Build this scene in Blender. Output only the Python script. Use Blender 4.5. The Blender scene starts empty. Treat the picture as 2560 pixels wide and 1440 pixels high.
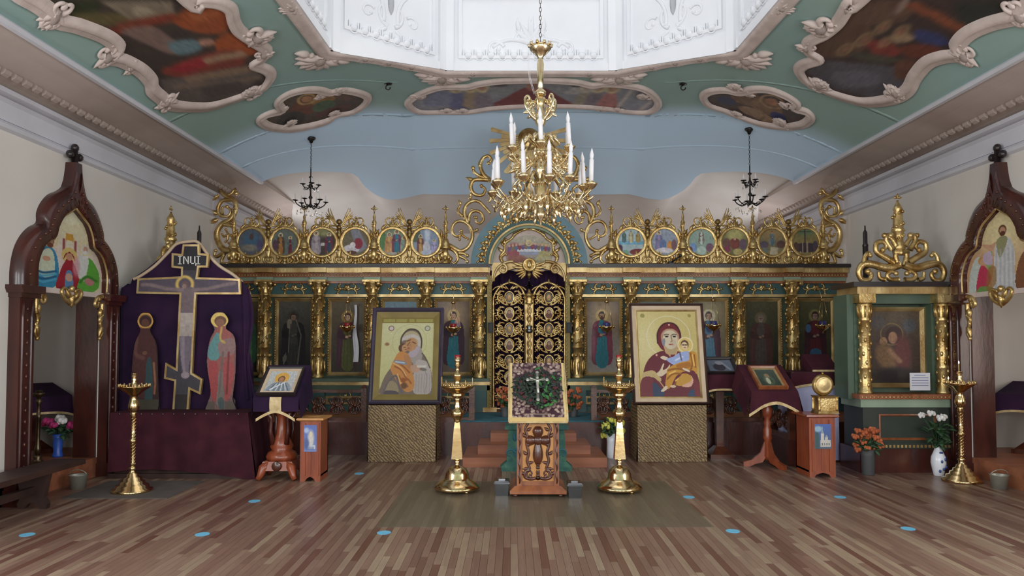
import bpy, math, random
import numpy as np
from mathutils import Vector, Matrix

random.seed(7)
rng = np.random.default_rng(7)
SC = bpy.context.scene
COL = SC.collection

# ------------------------------------------------------------------ camera
F = 1800.0                       # focal length in pixels of the 2560 px wide frame
CX, CZ = -0.24, 1.45             # camera stands a little left of the nave axis, eye height 1.45 m
PITCH = math.radians(2.15)
PPY = 781.0
cam_d = bpy.data.cameras.new('camera')
cam = bpy.data.objects.new('camera', cam_d); COL.objects.link(cam)
cam_d.sensor_width = 36; cam_d.lens = F / 2560 * 36; cam_d.shift_y = (PPY - 720) / 2560
cam_d.clip_start = .05; cam_d.clip_end = 100
cam.location = (CX, 0, CZ); cam.rotation_euler = (math.radians(90) + PITCH, 0, 0)
SC.camera = cam

# ------------------------------------------------------------------ world, exposure
SC.view_settings.view_transform = 'Standard'
SC.view_settings.look = 'None'
SC.view_settings.exposure = 0.05
SC.view_settings.gamma = 1.0
SC.view_settings.use_curve_mapping = False
w = bpy.data.worlds.new('sky'); SC.world = w; w.use_nodes = True
w.node_tree.nodes['Background'].inputs[0].default_value = (.72, .82, 1, 1)
w.node_tree.nodes['Background'].inputs[1].default_value = 1.0

def area(name, loc, rot, sx, sy, power, col):
    l = bpy.data.lights.new(name, 'AREA'); l.shape = 'RECTANGLE'; l.size = sx; l.size_y = sy
    l.energy = power; l.color = col
    o = bpy.data.objects.new(name, l); COL.objects.link(o)
    o.location = loc; o.rotation_euler = rot
    return o
R90 = math.pi / 2
# daylight coming in through the three west windows behind the camera, the side windows and the lantern of the drum
for i, x in enumerate((-2.9, 0, 2.9)):
    area('west_window_light', (x, -2.9, 2.1), (R90, 0, 0), 1.3, 2.2, 108, (.96, .98, 1))
for s in (-1, 1):
    for y in (1.0, 3.4):
        area('side_window_light', (s * 4.6, y, 2.05), (R90, 0, s * R90), 1.3, 2.0, 80, (.96, .98, 1))
area('drum_lantern_light', (0, 6.1, 7.9), (0, 0, 0), 3.4, 4.4, 50, (.95, .98, 1))
for s in (-1, 1):
    area('altar_window_light', (s * 4.6, 12.6, 2.4), (R90, 0, s * R90), 1.0, 1.6, 42, (.98, .98, 1))
    area('niche_window_light', (s * 5.45, 6.06, 1.5), (R90, 0, 0), .7, 1.2, 9 if s > 0 else 1.6, (1, .95, .88))

# ------------------------------------------------------------------ geometry helpers
cp, sp = math.cos(PITCH), math.sin(PITCH)
def _ray(px, py):
    dx = (px - 1280) / F; dy = -(py - PPY) / F
    return dx, cp - dy * sp, sp + dy * cp
def P(px, py, Y):
    d = _ray(px, py); t = Y / d[1]; return (CX + d[0] * t, Y, CZ + d[2] * t)
def PX(px, py, X):
    d = _ray(px, py); t = (X - CX) / d[0]; return (X, d[1] * t, CZ + d[2] * t)
def PF(px, py, z=0.0):
    d = _ray(px, py); t = (z - CZ) / d[2]; return (CX + d[0] * t, d[1] * t, z)

def spline(pts, n=6, closed=False):
    """Catmull-Rom through the points"""
    p = [tuple(q) for q in pts]; out = []; m = len(p)
    segs = m if closed else m - 1
    for i in range(segs):
        if closed:
            a, b, c, d = p[i - 1], p[i], p[(i + 1) % m], p[(i + 2) % m]
        else:
            a, b, c, d = p[max(i - 1, 0)], p[i], p[i + 1], p[min(i + 2, m - 1)]
        for k in range(n):
            t = k / n
            out.append(tuple(.5 * (2 * b[j] + (c[j] - a[j]) * t + (2 * a[j] - 5 * b[j] + 4 * c[j] - d[j]) * t * t
                             + (3 * b[j] - a[j] - 3 * c[j] + d[j]) * t ** 3) for j in range(len(b))))
    if not closed: out.append(p[-1])
    return out

def arc(cx, cy, r, a0, a1, n=16, ry=None):
    ry = r if ry is None else ry
    return [(cx + r * math.cos(math.radians(a0 + (a1 - a0) * i / n)), cy + ry * math.sin(math.radians(a0 + (a1 - a0) * i / n))) for i in range(n + 1)]

class MB:
    """collects faces; build() links them as one mesh object"""
    def __init__(s): s.v = []; s.f = []; s.s = []
    def add(s, vs, fs, smooth=False):
        o = len(s.v); s.v += [tuple(q) for q in vs]
        s.f += [tuple(i + o for i in f) for f in fs]; s.s += [smooth] * len(fs); return s
    def box(s, x0, x1, y0, y1, z0, z1):
        return s.add([(x0,y0,z0),(x1,y0,z0),(x1,y1,z0),(x0,y1,z0),(x0,y0,z1),(x1,y0,z1),(x1,y1,z1),(x0,y1,z1)],
                     [(0,3,2,1),(4,5,6,7),(0,1,5,4),(1,2,6,5),(2,3,7,6),(3,0,4,7)])
    def frustum(s, cx, cy, z0, z1, w0, d0, w1, d1):
        v = [(cx+a*w/2, cy+b*d/2, z) for z, w, d in ((z0,w0,d0),(z1,w1,d1)) for a, b in ((-1,-1),(1,-1),(1,1),(-1,1))]
        return s.add(v, [(3,2,1,0),(4,5,6,7),(0,1,5,4),(1,2,6,5),(2,3,7,6),(3,0,4,7)])
    def prism(s, pts, d0, d1, fn=None):
        """outline (u,v) extruded from depth d0 to d1; fn(u,v,d) -> xyz"""
        fn = fn or (lambda u, v, d: (u, d, v)); n = len(pts)
        vs = [fn(u, v, d0) for u, v in pts] + [fn(u, v, d1) for u, v in pts]
        fs = [tuple(range(n)), tuple(range(2*n-1, n-1, -1))] + [(i, (i+1) % n, n + (i+1) % n, n + i)[::-1] for i in range(n)]
        return s.add(vs, fs)
    def lathe(s, prof, n=16, c=(0,0,0), smooth=True, fn=None):
        vs = []; fs = []; m = len(prof)
        for r, z in prof:
            for k in range(n):
                a = 2 * math.pi * k / n; vs.append((c[0] + r*math.cos(a), c[1] + r*math.sin(a), c[2] + z))
        for i in range(m-1):
            for k in range(n): fs.append((i*n+k, i*n+(k+1)%n, (i+1)*n+(k+1)%n, (i+1)*n+k))
        if prof[0][0] > 1e-4: fs.append(tuple(range(n-1, -1, -1)))
        if prof[-1][0] > 1e-4: fs.append(tuple((m-1)*n + k for k in range(n)))
        if fn: vs = [fn(*q) for q in vs]
        return s.add(vs, fs, smooth)
    def tube(s, pts, rad, n=6, smooth=True):
        pts = [Vector(q) for q in pts]; m = len(pts)
        if not hasattr(rad, '__len__'): rad = [rad] * m
        vs = []; up = None
        for i in range(m):
            t = (pts[min(i+1, m-1)] - pts[max(i-1, 0)])
            if t.length < 1e-9: t = Vector((0,0,1))
            t.normalize()
            if up is None:
                up = t.orthogonal().normalized()
            else:
                up = (up - t * up.dot(t));
                up = up.normalized() if up.length > 1e-6 else t.orthogonal().normalized()
            b = t.cross(up)
            for k in range(n):
                a = 2*math.pi*k/n; vs.append(pts[i] + (up*math.cos(a) + b*math.sin(a)) * rad[i])
        fs = [(i*n+k, i*n+(k+1)%n, (i+1)*n+(k+1)%n, (i+1)*n+k) for i in range(m-1) for k in range(n)]
        fs += [tuple(range(n-1,-1,-1)), tuple((m-1)*n+k for k in range(n))]
        return s.add(vs, fs, smooth)
    def ball(s, c, rx, ry=None, rz=None, nu=8, nv=5):
        ry = rx if ry is None else ry; rz = rx if rz is None else rz
        vs = [(c[0], c[1], c[2]-rz)]; fs = []
        for j in range(1, nv):
            b = -math.pi/2 + math.pi*j/nv
            for k in range(nu):
                a = 2*math.pi*k/nu; vs.append((c[0]+rx*math.cos(b)*math.cos(a), c[1]+ry*math.cos(b)*math.sin(a), c[2]+rz*math.sin(b)))
        vs.append((c[0], c[1], c[2]+rz)); L = len(vs)-1
        for k in range(nu):
            fs.append((0, 1+(k+1)%nu, 1+k)); fs.append((L, L-nu+k, L-nu+(k+1)%nu))
        for j in range(nv-2):
            for k in range(nu):
                a = 1+j*nu+k; b = 1+j*nu+(k+1)%nu; fs.append((a, b, b+nu, a+nu))
        return s.add(vs, fs, True)
    def sweep(s, pts, prof, fn=None, closed=True, smooth=False, capped=True):
        """profile [(offset to the left of the path, depth)] swept along a 2-D path with mitred corners"""
        fn = fn or (lambda u, v, d: (u, -d, v)); n = len(pts); m = len(prof); vs = []
        for i in range(n):
            p = pts[i]
            a = pts[i-1] if (closed or i > 0) else None
            b = pts[(i+1) % n] if (closed or i < n-1) else None
            def nrm(q, r):
                dx, dy = r[0]-q[0], r[1]-q[1]; l = math.hypot(dx, dy) or 1e-9; return (-dy/l, dx/l)
            n1 = nrm(a, p) if a else None; n2 = nrm(p, b) if b else None
            if n1 is None: nx, ny = n2
            elif n2 is None: nx, ny = n1
            else:
                nx, ny = n1[0]+n2[0], n1[1]+n2[1]; l2 = (nx*nx+ny*ny)
                k = 2/max(l2, .7); nx *= k; ny *= k
            for o, d in prof: vs.append(fn(p[0]+nx*o, p[1]+ny*o, d))
        fs = []
        for i in range(n if closed else n-1):
            j = (i+1) % n
            for k in range(m-1): fs.append((i*m+k, i*m+k+1, j*m+k+1, j*m+k))
            fs.append((i*m+m-1, i*m, j*m, j*m+m-1))
        if not closed and capped: fs += [tuple(range(m)), tuple((n-1)*m + k for k in range(m-1,-1,-1))]
        return s.add(vs, fs, smooth)
    def grid(s, nu, nv, fn, smooth=True):
        vs = [fn(i/nu, j/nv) for j in range(nv+1) for i in range(nu+1)]
        fs = [(j*(nu+1)+i, j*(nu+1)+i+1, (j+1)*(nu+1)+i+1, (j+1)*(nu+1)+i) for j in range(nv) for i in range(nu)]
        return s.add(vs, fs, smooth)
    def mirror_x(s):
        o = MB(); o.v = [(-x, y, z) for x, y, z in s.v]; o.f = [f[::-1] for f in s.f]; o.s = list(s.s); return o
    def merge(s, o): return s.add_raw(o)
    def add_raw(s, o):
        k = len(s.v); s.v += o.v; s.f += [tuple(i+k for i in f) for f in o.f]; s.s += o.s; return s
    def moved(s, fn):
        o = MB(); o.v = [tuple(fn(*q)) for q in s.v]; o.f = list(s.f); o.s = list(s.s); return o
    def mesh(s, name, mat, org=(0,0,0)):
        me = bpy.data.meshes.new(name)
        ox, oy, oz = org
        me.from_pydata([(x-ox, y-oy, z-oz) for x, y, z in s.v], [], s.f)
        me.polygons.foreach_set('use_smooth', s.s)
        me.materials.append(mat); me.update(); return me

def tag(o, label, cat, group=None):
    o['label'] = label; o['category'] = cat
    if group: o['group'] = group
    return o
def thing(name, label, cat, loc, rz=0, group=None):
    o = bpy.data.objects.new(name, None); COL.objects.link(o); o.empty_display_size = .05
    o.location = loc; o.rotation_euler = (0, 0, rz); return tag(o, label, cat, group)
def clusters(m):
    """the far-apart pieces of a mesh: lists of face indices"""
    n = len(m.v); par = list(range(n))
    def find(i):
        while par[i] != i: par[i] = par[par[i]]; i = par[i]
        return i
    for f in m.f:
        a = find(f[0])
        for i in f[1:]:
            b = find(i)
            if b != a: par[b] = a
    r = np.array([find(i) for i in range(n)]); used = np.zeros(n, bool); used[[i for f in m.f for i in f]] = True
    roots, isl = np.unique(r, return_inverse=True); k = len(roots)
    if k < 2 or k > 900: return None
    v = np.array(m.v); lo = np.full((k,3), np.inf); hi = -lo
    np.minimum.at(lo, isl, v); np.maximum.at(hi, isl, v); size = (hi-lo).max(1)
    gap = np.maximum(0, np.maximum(lo[:,None]-hi[None], lo[None]-hi[:,None])); near = np.sqrt((gap**2).sum(2)) <= np.maximum(.02, .5*np.maximum(size[:,None], size[None]))
    lab = np.arange(k)
    while True:
        nl = np.where(near, lab[None], k).min(1)
        if (nl == lab).all(): break
        lab = nl
    fl = lab[isl[[f[0] for f in m.f]]]
    return [np.nonzero(fl == q)[0] for q in np.unique(fl)]
def submesh(m, idx):
    o = MB(); mp = {}
    for i in idx:
        f = []
        for q in m.f[i]:
            if q not in mp: mp[q] = len(o.v); o.v.append(m.v[q])
            f.append(mp[q])
        o.f.append(tuple(f)); o.s.append(m.s[i])
    return o
def single(n):
    if n.endswith('leaves'): return n[:-6] + 'leaf'
    if n.endswith('ss') or not n.endswith('s'): return n
    return n[:-1]
def part(m, name, mat, root, parent=None, local=False, label=None, kind=None):
    """a part of root (or, with parent, a sub-part); vertices given in world space unless local; pieces that stand apart become parts of their own"""
    cl = None if kind else clusters(m)
    ms = [m]
    if cl and 1 < len(cl) <= 90: ms = [submesh(m, c) for c in cl]; name = single(name)
    elif cl and len(cl) > 90: kind = 'stuff'
    first = None
    for q in ms:
        me = q.mesh(name, mat, (0,0,0) if local else tuple(root.location))
        o = bpy.data.objects.new(name, me); COL.objects.link(o); o.parent = parent or root
        if label: o['label'] = label
        if kind: o['kind'] = kind
        first = first or o
    return first
def solo(m, name, mat, label, cat, group=None, org=None):
    if org is None:
        a = np.array(m.v); org = ((a[:,0].min()+a[:,0].max())/2, (a[:,1].min()+a[:,1].max())/2, a[:,2].min())
    o = bpy.data.objects.new(name, m.mesh(name, mat, org)); COL.objects.link(o); o.location = org
    return tag(o, label, cat, group)
def struct(m, name, mat, parent=None):
    o = bpy.data.objects.new(name, m.mesh(name, mat)); COL.objects.link(o)
    if parent: o.parent = parent
    else: o['kind'] = 'structure'
    return o
def child(me, name, parent, loc=(0,0,0), rot=(0,0,0), scale=(1,1,1)):
    """a piece that shares its mesh with alike pieces"""
    o = bpy.data.objects.new(name, me); COL.objects.link(o); o.parent = parent
    o.location = loc; o.rotation_euler = rot; o.scale = scale; return o
def copy_tree(o, parent=None):
    c = o.copy(); COL.objects.link(c); c.parent = parent
    for ch in list(o.children): copy_tree(ch, c)
    return c

# ------------------------------------------------------------------ carved ornament
def curl(p, ang, L, turn, e=0.0, n=14):
    """planar curve: starts at p heading ang (deg), length L, turns by turn (deg); e=1 tightens into a spiral"""
    x, y = p; a = math.radians(ang); t = math.radians(turn); out = [(x, y)]; h = L / n
    for i in range(n):
        u = (i + .5) / n; k = t / L * (1 - e + 2 * e * u)
        a += k * h / 2; x += math.cos(a) * h; y += math.sin(a) * h; a += k * h / 2; out.append((x, y))
    return out
class Orn:
    """tubes, leaves and knobs in a plane; fn(u,v,d) -> xyz, d towards the viewer; mx mirrors about u=mx"""
    def __init__(s, fn, mx=None, dk=.8, n=6): s.m = MB(); s.fn = fn; s.mx = mx; s.dk = dk; s.n = n
    def path(s, pts, w0, w1=None, prof=None, d=0, ball=0):
        w1 = w0 if w1 is None else w1; m = len(pts)
        for q in ((1,) if s.mx is None else (1, -1)):
            vs = []
            for i in range(m):
                a = pts[max(i-1,0)]; b = pts[min(i+1,m-1)]; dx, dy = b[0]-a[0], b[1]-a[1]; l = math.hypot(dx,dy) or 1e-9
                nx, ny = -dy/l, dx/l; u = i/(m-1)
                r = (w0 + (w1-w0)*u) if prof is None else w0*prof(u)
                for k in range(s.n):
                    t = 2*math.pi*k/s.n; c = math.cos(t)*r; h = math.sin(t)*r*s.dk
                    U = pts[i][0] + nx*c
                    if q < 0: U = 2*s.mx - U
                    vs.append(s.fn(U, pts[i][1] + ny*c, d + h))
            n = s.n
            fs = [(i*n+k, i*n+(k+1)%n, (i+1)*n+(k+1)%n, (i+1)*n+k) for i in range(m-1) for k in range(n)] + [tuple(range(n)), tuple((m-1)*n+k for k in range(n))]
            s.m.add(vs, fs if q > 0 else [f[::-1] for f in fs], True)
        if ball: s.b(pts[-1], ball, d)
        return s
    def c(s, p, ang, L, turn, e=0, w=.02, w1=None, n=14, d=0, ball=0): return s.path(curl(p, ang, L, turn, e, n), w, w*.4 if w1 is None else w1, d=d, ball=ball)
    def leaf(s, p, ang, L, w, turn=25, d=0, n=7): return s.path(curl(p, ang, L, turn, .3, n), w, prof=lambda u: .12 + math.sin(math.pi * u ** .7) * .95, d=d)
    def b(s, p, r, d=0, ry=None):
        for q in ((1,) if s.mx is None else (1, -1)):
            U = p[0] if q > 0 else 2*s.mx - p[0]
            t = MB().ball((0,0,0), r, r*s.dk, ry or r, 7, 5)
            o = MB(); o.v = [s.fn(U + x, p[1] + z, d + y) for x, y, z in t.v]; o.f = t.f; o.s = t.s; s.m.add_raw(o)
        return s
def front(y0): return lambda u, v, d: (u, y0 - d, v)

# ------------------------------------------------------------------ materials
def srgb(c): 
    c = np.asarray(c, float) / 255.0
    return np.where(c <= .04045, c / 12.92, ((c + .055) / 1.055) ** 2.4)
def rgba(c): return tuple(srgb(c)) + (1,)
def mat(name, col, rough=.6, metal=0.0, col2=None, scale=6.0, bump=0.0, bscale=None, spec=.5, stretch=None, coat=0.0, detail=4):
    m = bpy.data.materials.new(name); m.use_nodes = True; nt = m.node_tree; b = nt.nodes['Principled BSDF']
    b.inputs['Roughness'].default_value = rough; b.inputs['Metallic'].default_value = metal
    b.inputs['Specular IOR Level'].default_value = spec
    b.inputs['Coat Weight'].default_value = coat; b.inputs['Coat Roughness'].default_value = .12
    b.inputs['Base Color'].default_value = rgba(col)
    tc = nt.nodes.new('ShaderNodeTexCoord'); mp = nt.nodes.new('ShaderNodeMapping')
    nt.links.new(tc.outputs['Object'], mp.inputs['Vector'])
    if stretch: mp.inputs['Scale'].default_value = stretch
    if col2 is not None:
        nz = nt.nodes.new('ShaderNodeTexNoise'); nz.inputs['Scale'].default_value = scale; nz.inputs['Detail'].default_value = detail
        mx = nt.nodes.new('ShaderNodeMix'); mx.data_type = 'RGBA'
        mx.inputs[6].default_value = rgba(col); mx.inputs[7].default_value = rgba(col2)
        rp = nt.nodes.new('ShaderNodeMapRange'); rp.inputs[1].default_value = .35; rp.inputs[2].default_value = .65
        nt.links.new(mp.outputs[0], nz.inputs['Vector']); nt.links.new(nz.outputs[0], rp.inputs[0])
        nt.links.new(rp.outputs[0], mx.inputs[0]); nt.links.new(mx.outputs[2], b.inputs['Base Color'])
    if bump:
        n2 = nt.nodes.new('ShaderNodeTexNoise'); n2.inputs['Scale'].default_value = bscale or scale * 3; n2.inputs['Detail'].default_value = 3
        bp = nt.nodes.new('ShaderNodeBump'); bp.inputs['Strength'].default_value = bump; bp.inputs['Distance'].default_value = .02
        nt.links.new(mp.outputs[0], n2.inputs['Vector']); nt.links.new(n2.outputs[0], bp.inputs['Height']); nt.links.new(bp.outputs[0], b.inputs['Normal'])
    return m
def paint_mat(name, rough, coat=0.0, metal=0.0):
    m = bpy.data.materials.new(name); m.use_nodes = True; nt = m.node_tree; b = nt.nodes['Principled BSDF']
    at = nt.nodes.new('ShaderNodeAttribute'); at.attribute_name = 'paint'
    nt.links.new(at.outputs['Color'], b.inputs['Base Color'])
    b.inputs['Roughness'].default_value = rough; b.inputs['Metallic'].default_value = metal
    b.inputs['Coat Weight'].default_value = coat; b.inputs['Coat Roughness'].default_value = .08; b.inputs['Specular IOR Level'].default_value = .3
    return m
M = {}
M['gold'] = mat('gilding', (226, 200, 140), .3, .8, (168, 132, 74), 9, .15, 60)
M['goldflat'] = mat('gilt_moulding', (218, 194, 140), .36, .6, (164, 130, 80), 4, .1, 40)
M['brass'] = mat('polished_brass', (232, 208, 160), .16, 1.0, (206, 172, 116), 5, .04, 20)
M['bronze'] = mat('old_bronze', (120, 104, 80), .35, .9, (80, 66, 50), 8)
M['darkiron'] = mat('dark_iron', (52, 50, 48), .4, .8)
M['steel'] = mat('stainless_steel', (120, 122, 126), .22, 1.0)
M['wall'] = mat('cream_plaster', (226, 221, 213), .85, 0, (216, 210, 202), .8, .03, 30)
M['cove'] = mat('cove_plaster', (196, 182, 174), .85, 0, (166, 150, 142), .7, .03, 20)
M['trimw'] = mat('pale_trim', (214, 214, 222), .6, 0, (204, 204, 210), 2)
M['stucco'] = mat('stucco_relief', (216, 200, 192), .8, 0, (200, 184, 176), 6, .1, 40)
M['drum'] = mat('white_plaster', (244, 246, 248), .8, 0, (236, 238, 242), 1)
M['mint'] = mat('mint_ceiling', (150, 172, 156), .8, 0, (138, 170, 168), .5, .02, 10)
M['litfold'] = mat('lit_ceiling_fold', (196, 218, 234), .8, 0, (188, 214, 226), .7, .02, 10)  # ceiling paint made paler and bluer, as the daylight makes the end fold look
M['bronzewall'] = mat('altar_plaster', (214, 209, 204), .85, 0, (190, 182, 175), .5)
M['teal'] = mat('teal_paint', (66, 100, 98), .5, 0, (56, 88, 86), 3)
M['tealblue'] = mat('arch_blue_paint', (104, 136, 146), .5, 0, (92, 124, 134), 3)
M['green'] = mat('green_paint', (88, 106, 88), .5, 0, (76, 96, 80), 3)
M['darkleaf'] = mat('dark_leaf', (34, 50, 36), .6, 0, (24, 36, 28), 20)
M['darkgreen'] = mat('dark_green_paint', (52, 60, 52), .5, 0, (44, 52, 46), 3)
M['silver'] = mat('old_silver', (176, 176, 164), .35, .6)
M['chandelier'] = mat('chandelier_gilding', (240, 226, 190), .18, .95, (216, 186, 132), 14, .05, 40)
M['palegreen'] = mat('pale_green_paint', (150, 168, 144), .5, 0, (134, 154, 132), 3)
M['maroon'] = mat('maroon_velvet', (74, 34, 44), .95, 0, (58, 26, 36), 5, .1, 80, spec=.2)
M['purple'] = mat('purple_velvet', (58, 34, 62), .95, 0, (40, 26, 52), 2.5, .1, 60, spec=.2)
M['navy'] = mat('navy_cloth', (36, 36, 62), .95, 0, (26, 26, 48), 3, spec=.2)
M['darkwood'] = mat('dark_mahogany', (82, 38, 30), .3, 0, (54, 24, 22), 5, .1, 30, coat=.4, stretch=(1,1,.35))
M['carvedwood'] = mat('carved_walnut', (96, 50, 32), .28, 0, (66, 32, 22), 8, .1, 40, coat=.5)
M['redwood'] = mat('red_varnished_wood', (156, 78, 46), .35, 0, (132, 62, 38), 6, .05, 30, coat=.3, stretch=(4,4,.6))
M['oak'] = mat('honey_oak', (196, 140, 76), .4, 0, (180, 122, 62), 5, .05, 30, coat=.2, stretch=(4,4,.6))
M['chestnut'] = mat('chestnut_wood', (156, 92, 52), .4, 0, (130, 72, 42), 6, .08, 30, coat=.3, stretch=(3,3,.6))
M['step'] = mat('step_wood', (164, 104, 74), .4, 0, (140, 84, 60), 3, .05, 20, stretch=(.4,4,4))
M['blackwood'] = mat('black_wood', (44, 34, 34), .35, 0, (32, 26, 28), 5, coat=.3)
M['benchwood'] = mat('bench_wood', (66, 44, 38), .5, 0, (48, 32, 28), 5)
M['violetframe'] = mat('dark_violet_frame', (66, 58, 78), .3, 0, (50, 44, 60), 4, coat=.5)
M['brownframe'] = mat('dark_brown_frame', (66, 42, 42), .35, 0, (50, 30, 32), 4, coat=.4)
M['creamframe'] = mat('cream_frame', (208, 186, 158), .5, 0, (196, 170, 142), 5)
M['olive'] = mat('olive_gold_mount', (140, 122, 62), .5, .2, (126, 108, 52), 5)
M['white'] = mat('white_cloth', (222, 222, 226), .9, 0, (208, 208, 216), 4)
M['lilac'] = mat('lilac_cloth', (190, 190, 222), .9, 0, (168, 170, 210), 3)
M['paper'] = mat('paper', (206, 206, 214), .8)
M['fringe'] = mat('gold_fringe', (222, 200, 156), .7, .2, (196, 170, 120), 20)
M['tealcarpet'] = mat('teal_carpet', (58, 110, 122), .95, 0, (44, 92, 106), 8)
M['sticker'] = mat('blue_vinyl', (116, 190, 222), .5, 0, (104, 180, 214), 10)
M['candle'] = mat('white_candle', (236, 234, 236), .5, 0, (226, 222, 226), 5)
M['wax'] = mat('beeswax', (214, 180, 120), .5)
M['rubber'] = mat('black_plastic', (30, 30, 32), .5)
M['grey'] = mat('grey_mat', (96, 88, 84), .8, 0, (84, 78, 74), 5)
M['greyvase'] = mat('grey_pot', (74, 74, 76), .6)
M['leafgreen'] = mat('leaf_green', (44, 78, 44), .6, 0, (30, 54, 32), 20)
M['brightleaf'] = mat('bright_leaf', (66, 132, 60), .6, 0, (40, 90, 42), 20)
M['orange'] = mat('orange_petals', (196, 112, 70), .8, 0, (168, 84, 50), 12)
M['rose'] = mat('white_petals', (232, 230, 228), .7, 0, (216, 212, 208), 12)
M['pink'] = mat('magenta_petals', (190, 50, 120), .7, 0, (160, 36, 90), 12)
M['yellow'] = mat('yellow_petals', (222, 220, 110), .7, 0, (206, 200, 80), 12)
M['darkrose'] = mat('dark_red_petals', (84, 30, 38), .7, 0, (60, 22, 30), 12)
M['blueglass'] = mat('blue_vase', (50, 90, 180), .3)
M['skinpaint'] = mat('gilt_face', (206, 170, 120), .5, .3)
M['inkwhite'] = mat('white_lettering', (214, 214, 208), .6)
M['rugreen'] = mat('green_runner_cloth', (40, 84, 80), .8, 0, (70, 112, 92), 14, .1, 40)
M['whitevase'] = mat('porcelain', (226, 230, 238), .25, 0, coat=.3)
M['cobalt'] = mat('cobalt_glaze', (50, 80, 140), .25, coat=.3)
M['redglass'] = mat('red_lamp_glass', (150, 30, 30), .2, coat=.4)
M['blueglasslamp'] = mat('blue_lamp_glass', (50, 56, 130), .2, coat=.4)
M['paint'] = paint_mat('oil_paint', .55)
M['varnish'] = paint_mat('varnished_painting', .5, .05)
M['icon'] = paint_mat('gilded_icon', .4, .08, .1)
# ------------------------------------------------------------------ painted surfaces: flat pictures held as vertex colours on a fine grid
def glass_mat(name, tint=(1,1,1), rough=.02):
    m = bpy.data.materials.new(name); m.use_nodes = True; b = m.node_tree.nodes['Principled BSDF']
    b.inputs['Base Color'].default_value = tint + (1,); b.inputs['Transmission Weight'].default_value = 1
    b.inputs['Roughness'].default_value = rough; b.inputs['IOR'].default_value = 1.5; return m
M['crystal'] = glass_mat('crystal')
def film_mat():
    m = bpy.data.materials.new('worn_clear_vinyl'); m.use_nodes = True; nt = m.node_tree; b = nt.nodes['Principled BSDF']
    b.inputs['Base Color'].default_value = rgba((132, 124, 104)); b.inputs['Roughness'].default_value = .28
    b.inputs['Alpha'].default_value = .34; return m
M['film'] = film_mat()
def brocade_mat():
    m = bpy.data.materials.new('gold_brocade'); m.use_nodes = True; nt = m.node_tree; b = nt.nodes['Principled BSDF']; N = nt.nodes.new; L = nt.links.new
    tc = N('ShaderNodeTexCoord'); mp = N('ShaderNodeMapping'); mp.inputs['Rotation'].default_value = (0, math.radians(45), 0)
    L(tc.outputs['Object'], mp.inputs[0])
    w1 = N('ShaderNodeTexWave'); w1.inputs['Scale'].default_value = 11; w1.inputs['Distortion'].default_value = 5; w1.inputs['Detail'].default_value = 2; w1.inputs['Detail Scale'].default_value = 2.5
    vo = N('ShaderNodeTexVoronoi'); vo.inputs['Scale'].default_value = 34
    L(mp.outputs[0], w1.inputs['Vector']); L(mp.outputs[0], vo.inputs['Vector'])
    mu = N('ShaderNodeMath'); mu.operation = 'MULTIPLY'; L(w1.outputs['Fac'], mu.inputs[0]); L(vo.outputs['Distance'], mu.inputs[1])
    cr = N('ShaderNodeValToRGB'); cr.color_ramp.elements[0].position = .05; cr.color_ramp.elements[1].position = .42
    cr.color_ramp.elements[0].color = rgba((96, 76, 54)); cr.color_ramp.elements[1].color = rgba((158, 134, 96))
    L(mu.outputs[0], cr.inputs[0]); L(cr.outputs[0], b.inputs['Base Color'])
    bp = N('ShaderNodeBump'); bp.inputs['Strength'].default_value = .5; bp.inputs['Distance'].default_value = .01
    L(mu.outputs[0], bp.inputs['Height']); L(bp.outputs[0], b.inputs['Normal'])
    b.inputs['Roughness'].default_value = .55; b.inputs['Metallic'].default_value = .3; return m
M['brocade'] = brocade_mat()
def plank_mat():
    m = bpy.data.materials.new('floor_plank'); m.use_nodes = True; nt = m.node_tree; b = nt.nodes['Principled BSDF']; N = nt.nodes.new; L = nt.links.new
    g = N('ShaderNodeNewGeometry'); oi = N('ShaderNodeObjectInfo')
    ad = N('ShaderNodeMath'); ad.operation = 'ADD'; L(g.outputs['Random Per Island'], ad.inputs[0]); L(oi.outputs['Random'], ad.inputs[1])
    fr = N('ShaderNodeMath'); fr.operation = 'FRACT'; L(ad.outputs[0], fr.inputs[0])
    cr = N('ShaderNodeValToRGB'); e = cr.color_ramp.elements
    e[0].position = 0; e[0].color = rgba((104, 66, 54)); e[1].position = 1; e[1].color = rgba((158, 136, 114))
    for p, c in ((.2, (118, 88, 76)), (.4, (136, 107, 91)), (.6, (127, 97, 84)), (.8, (145, 119, 101))):
        q = e.new(p); q.color = rgba(c)
    L(fr.outputs[0], cr.inputs[0])
    tc = N('ShaderNodeTexCoord'); mp = N('ShaderNodeMapping'); mp.inputs['Scale'].default_value = (30, 2.2, 1)
    L(g.outputs['Position'], mp.inputs[0])
    nz = N('ShaderNodeTexNoise'); nz.inputs['Scale'].default_value = 2; nz.inputs['Detail'].default_value = 4; L(mp.outputs[0], nz.inputs['Vector'])
    mr = N('ShaderNodeMapRange'); mr.inputs[1].default_value = .3; mr.inputs[2].default_value = .7; mr.inputs[3].default_value = .84; mr.inputs[4].default_value = 1.1; L(nz.outputs[0], mr.inputs[0])
    mx = N('ShaderNodeVectorMath'); mx.operation = 'SCALE'; L(cr.outputs[0], mx.inputs[0]); L(mr.outputs[0], mx.inputs['Scale'])
    L(mx.outputs[0], b.inputs['Base Color'])
    b.inputs['Roughness'].default_value = .34; b.inputs['Specular IOR Level'].default_value = .5; return m
M['plank'] = plank_mat()
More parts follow.
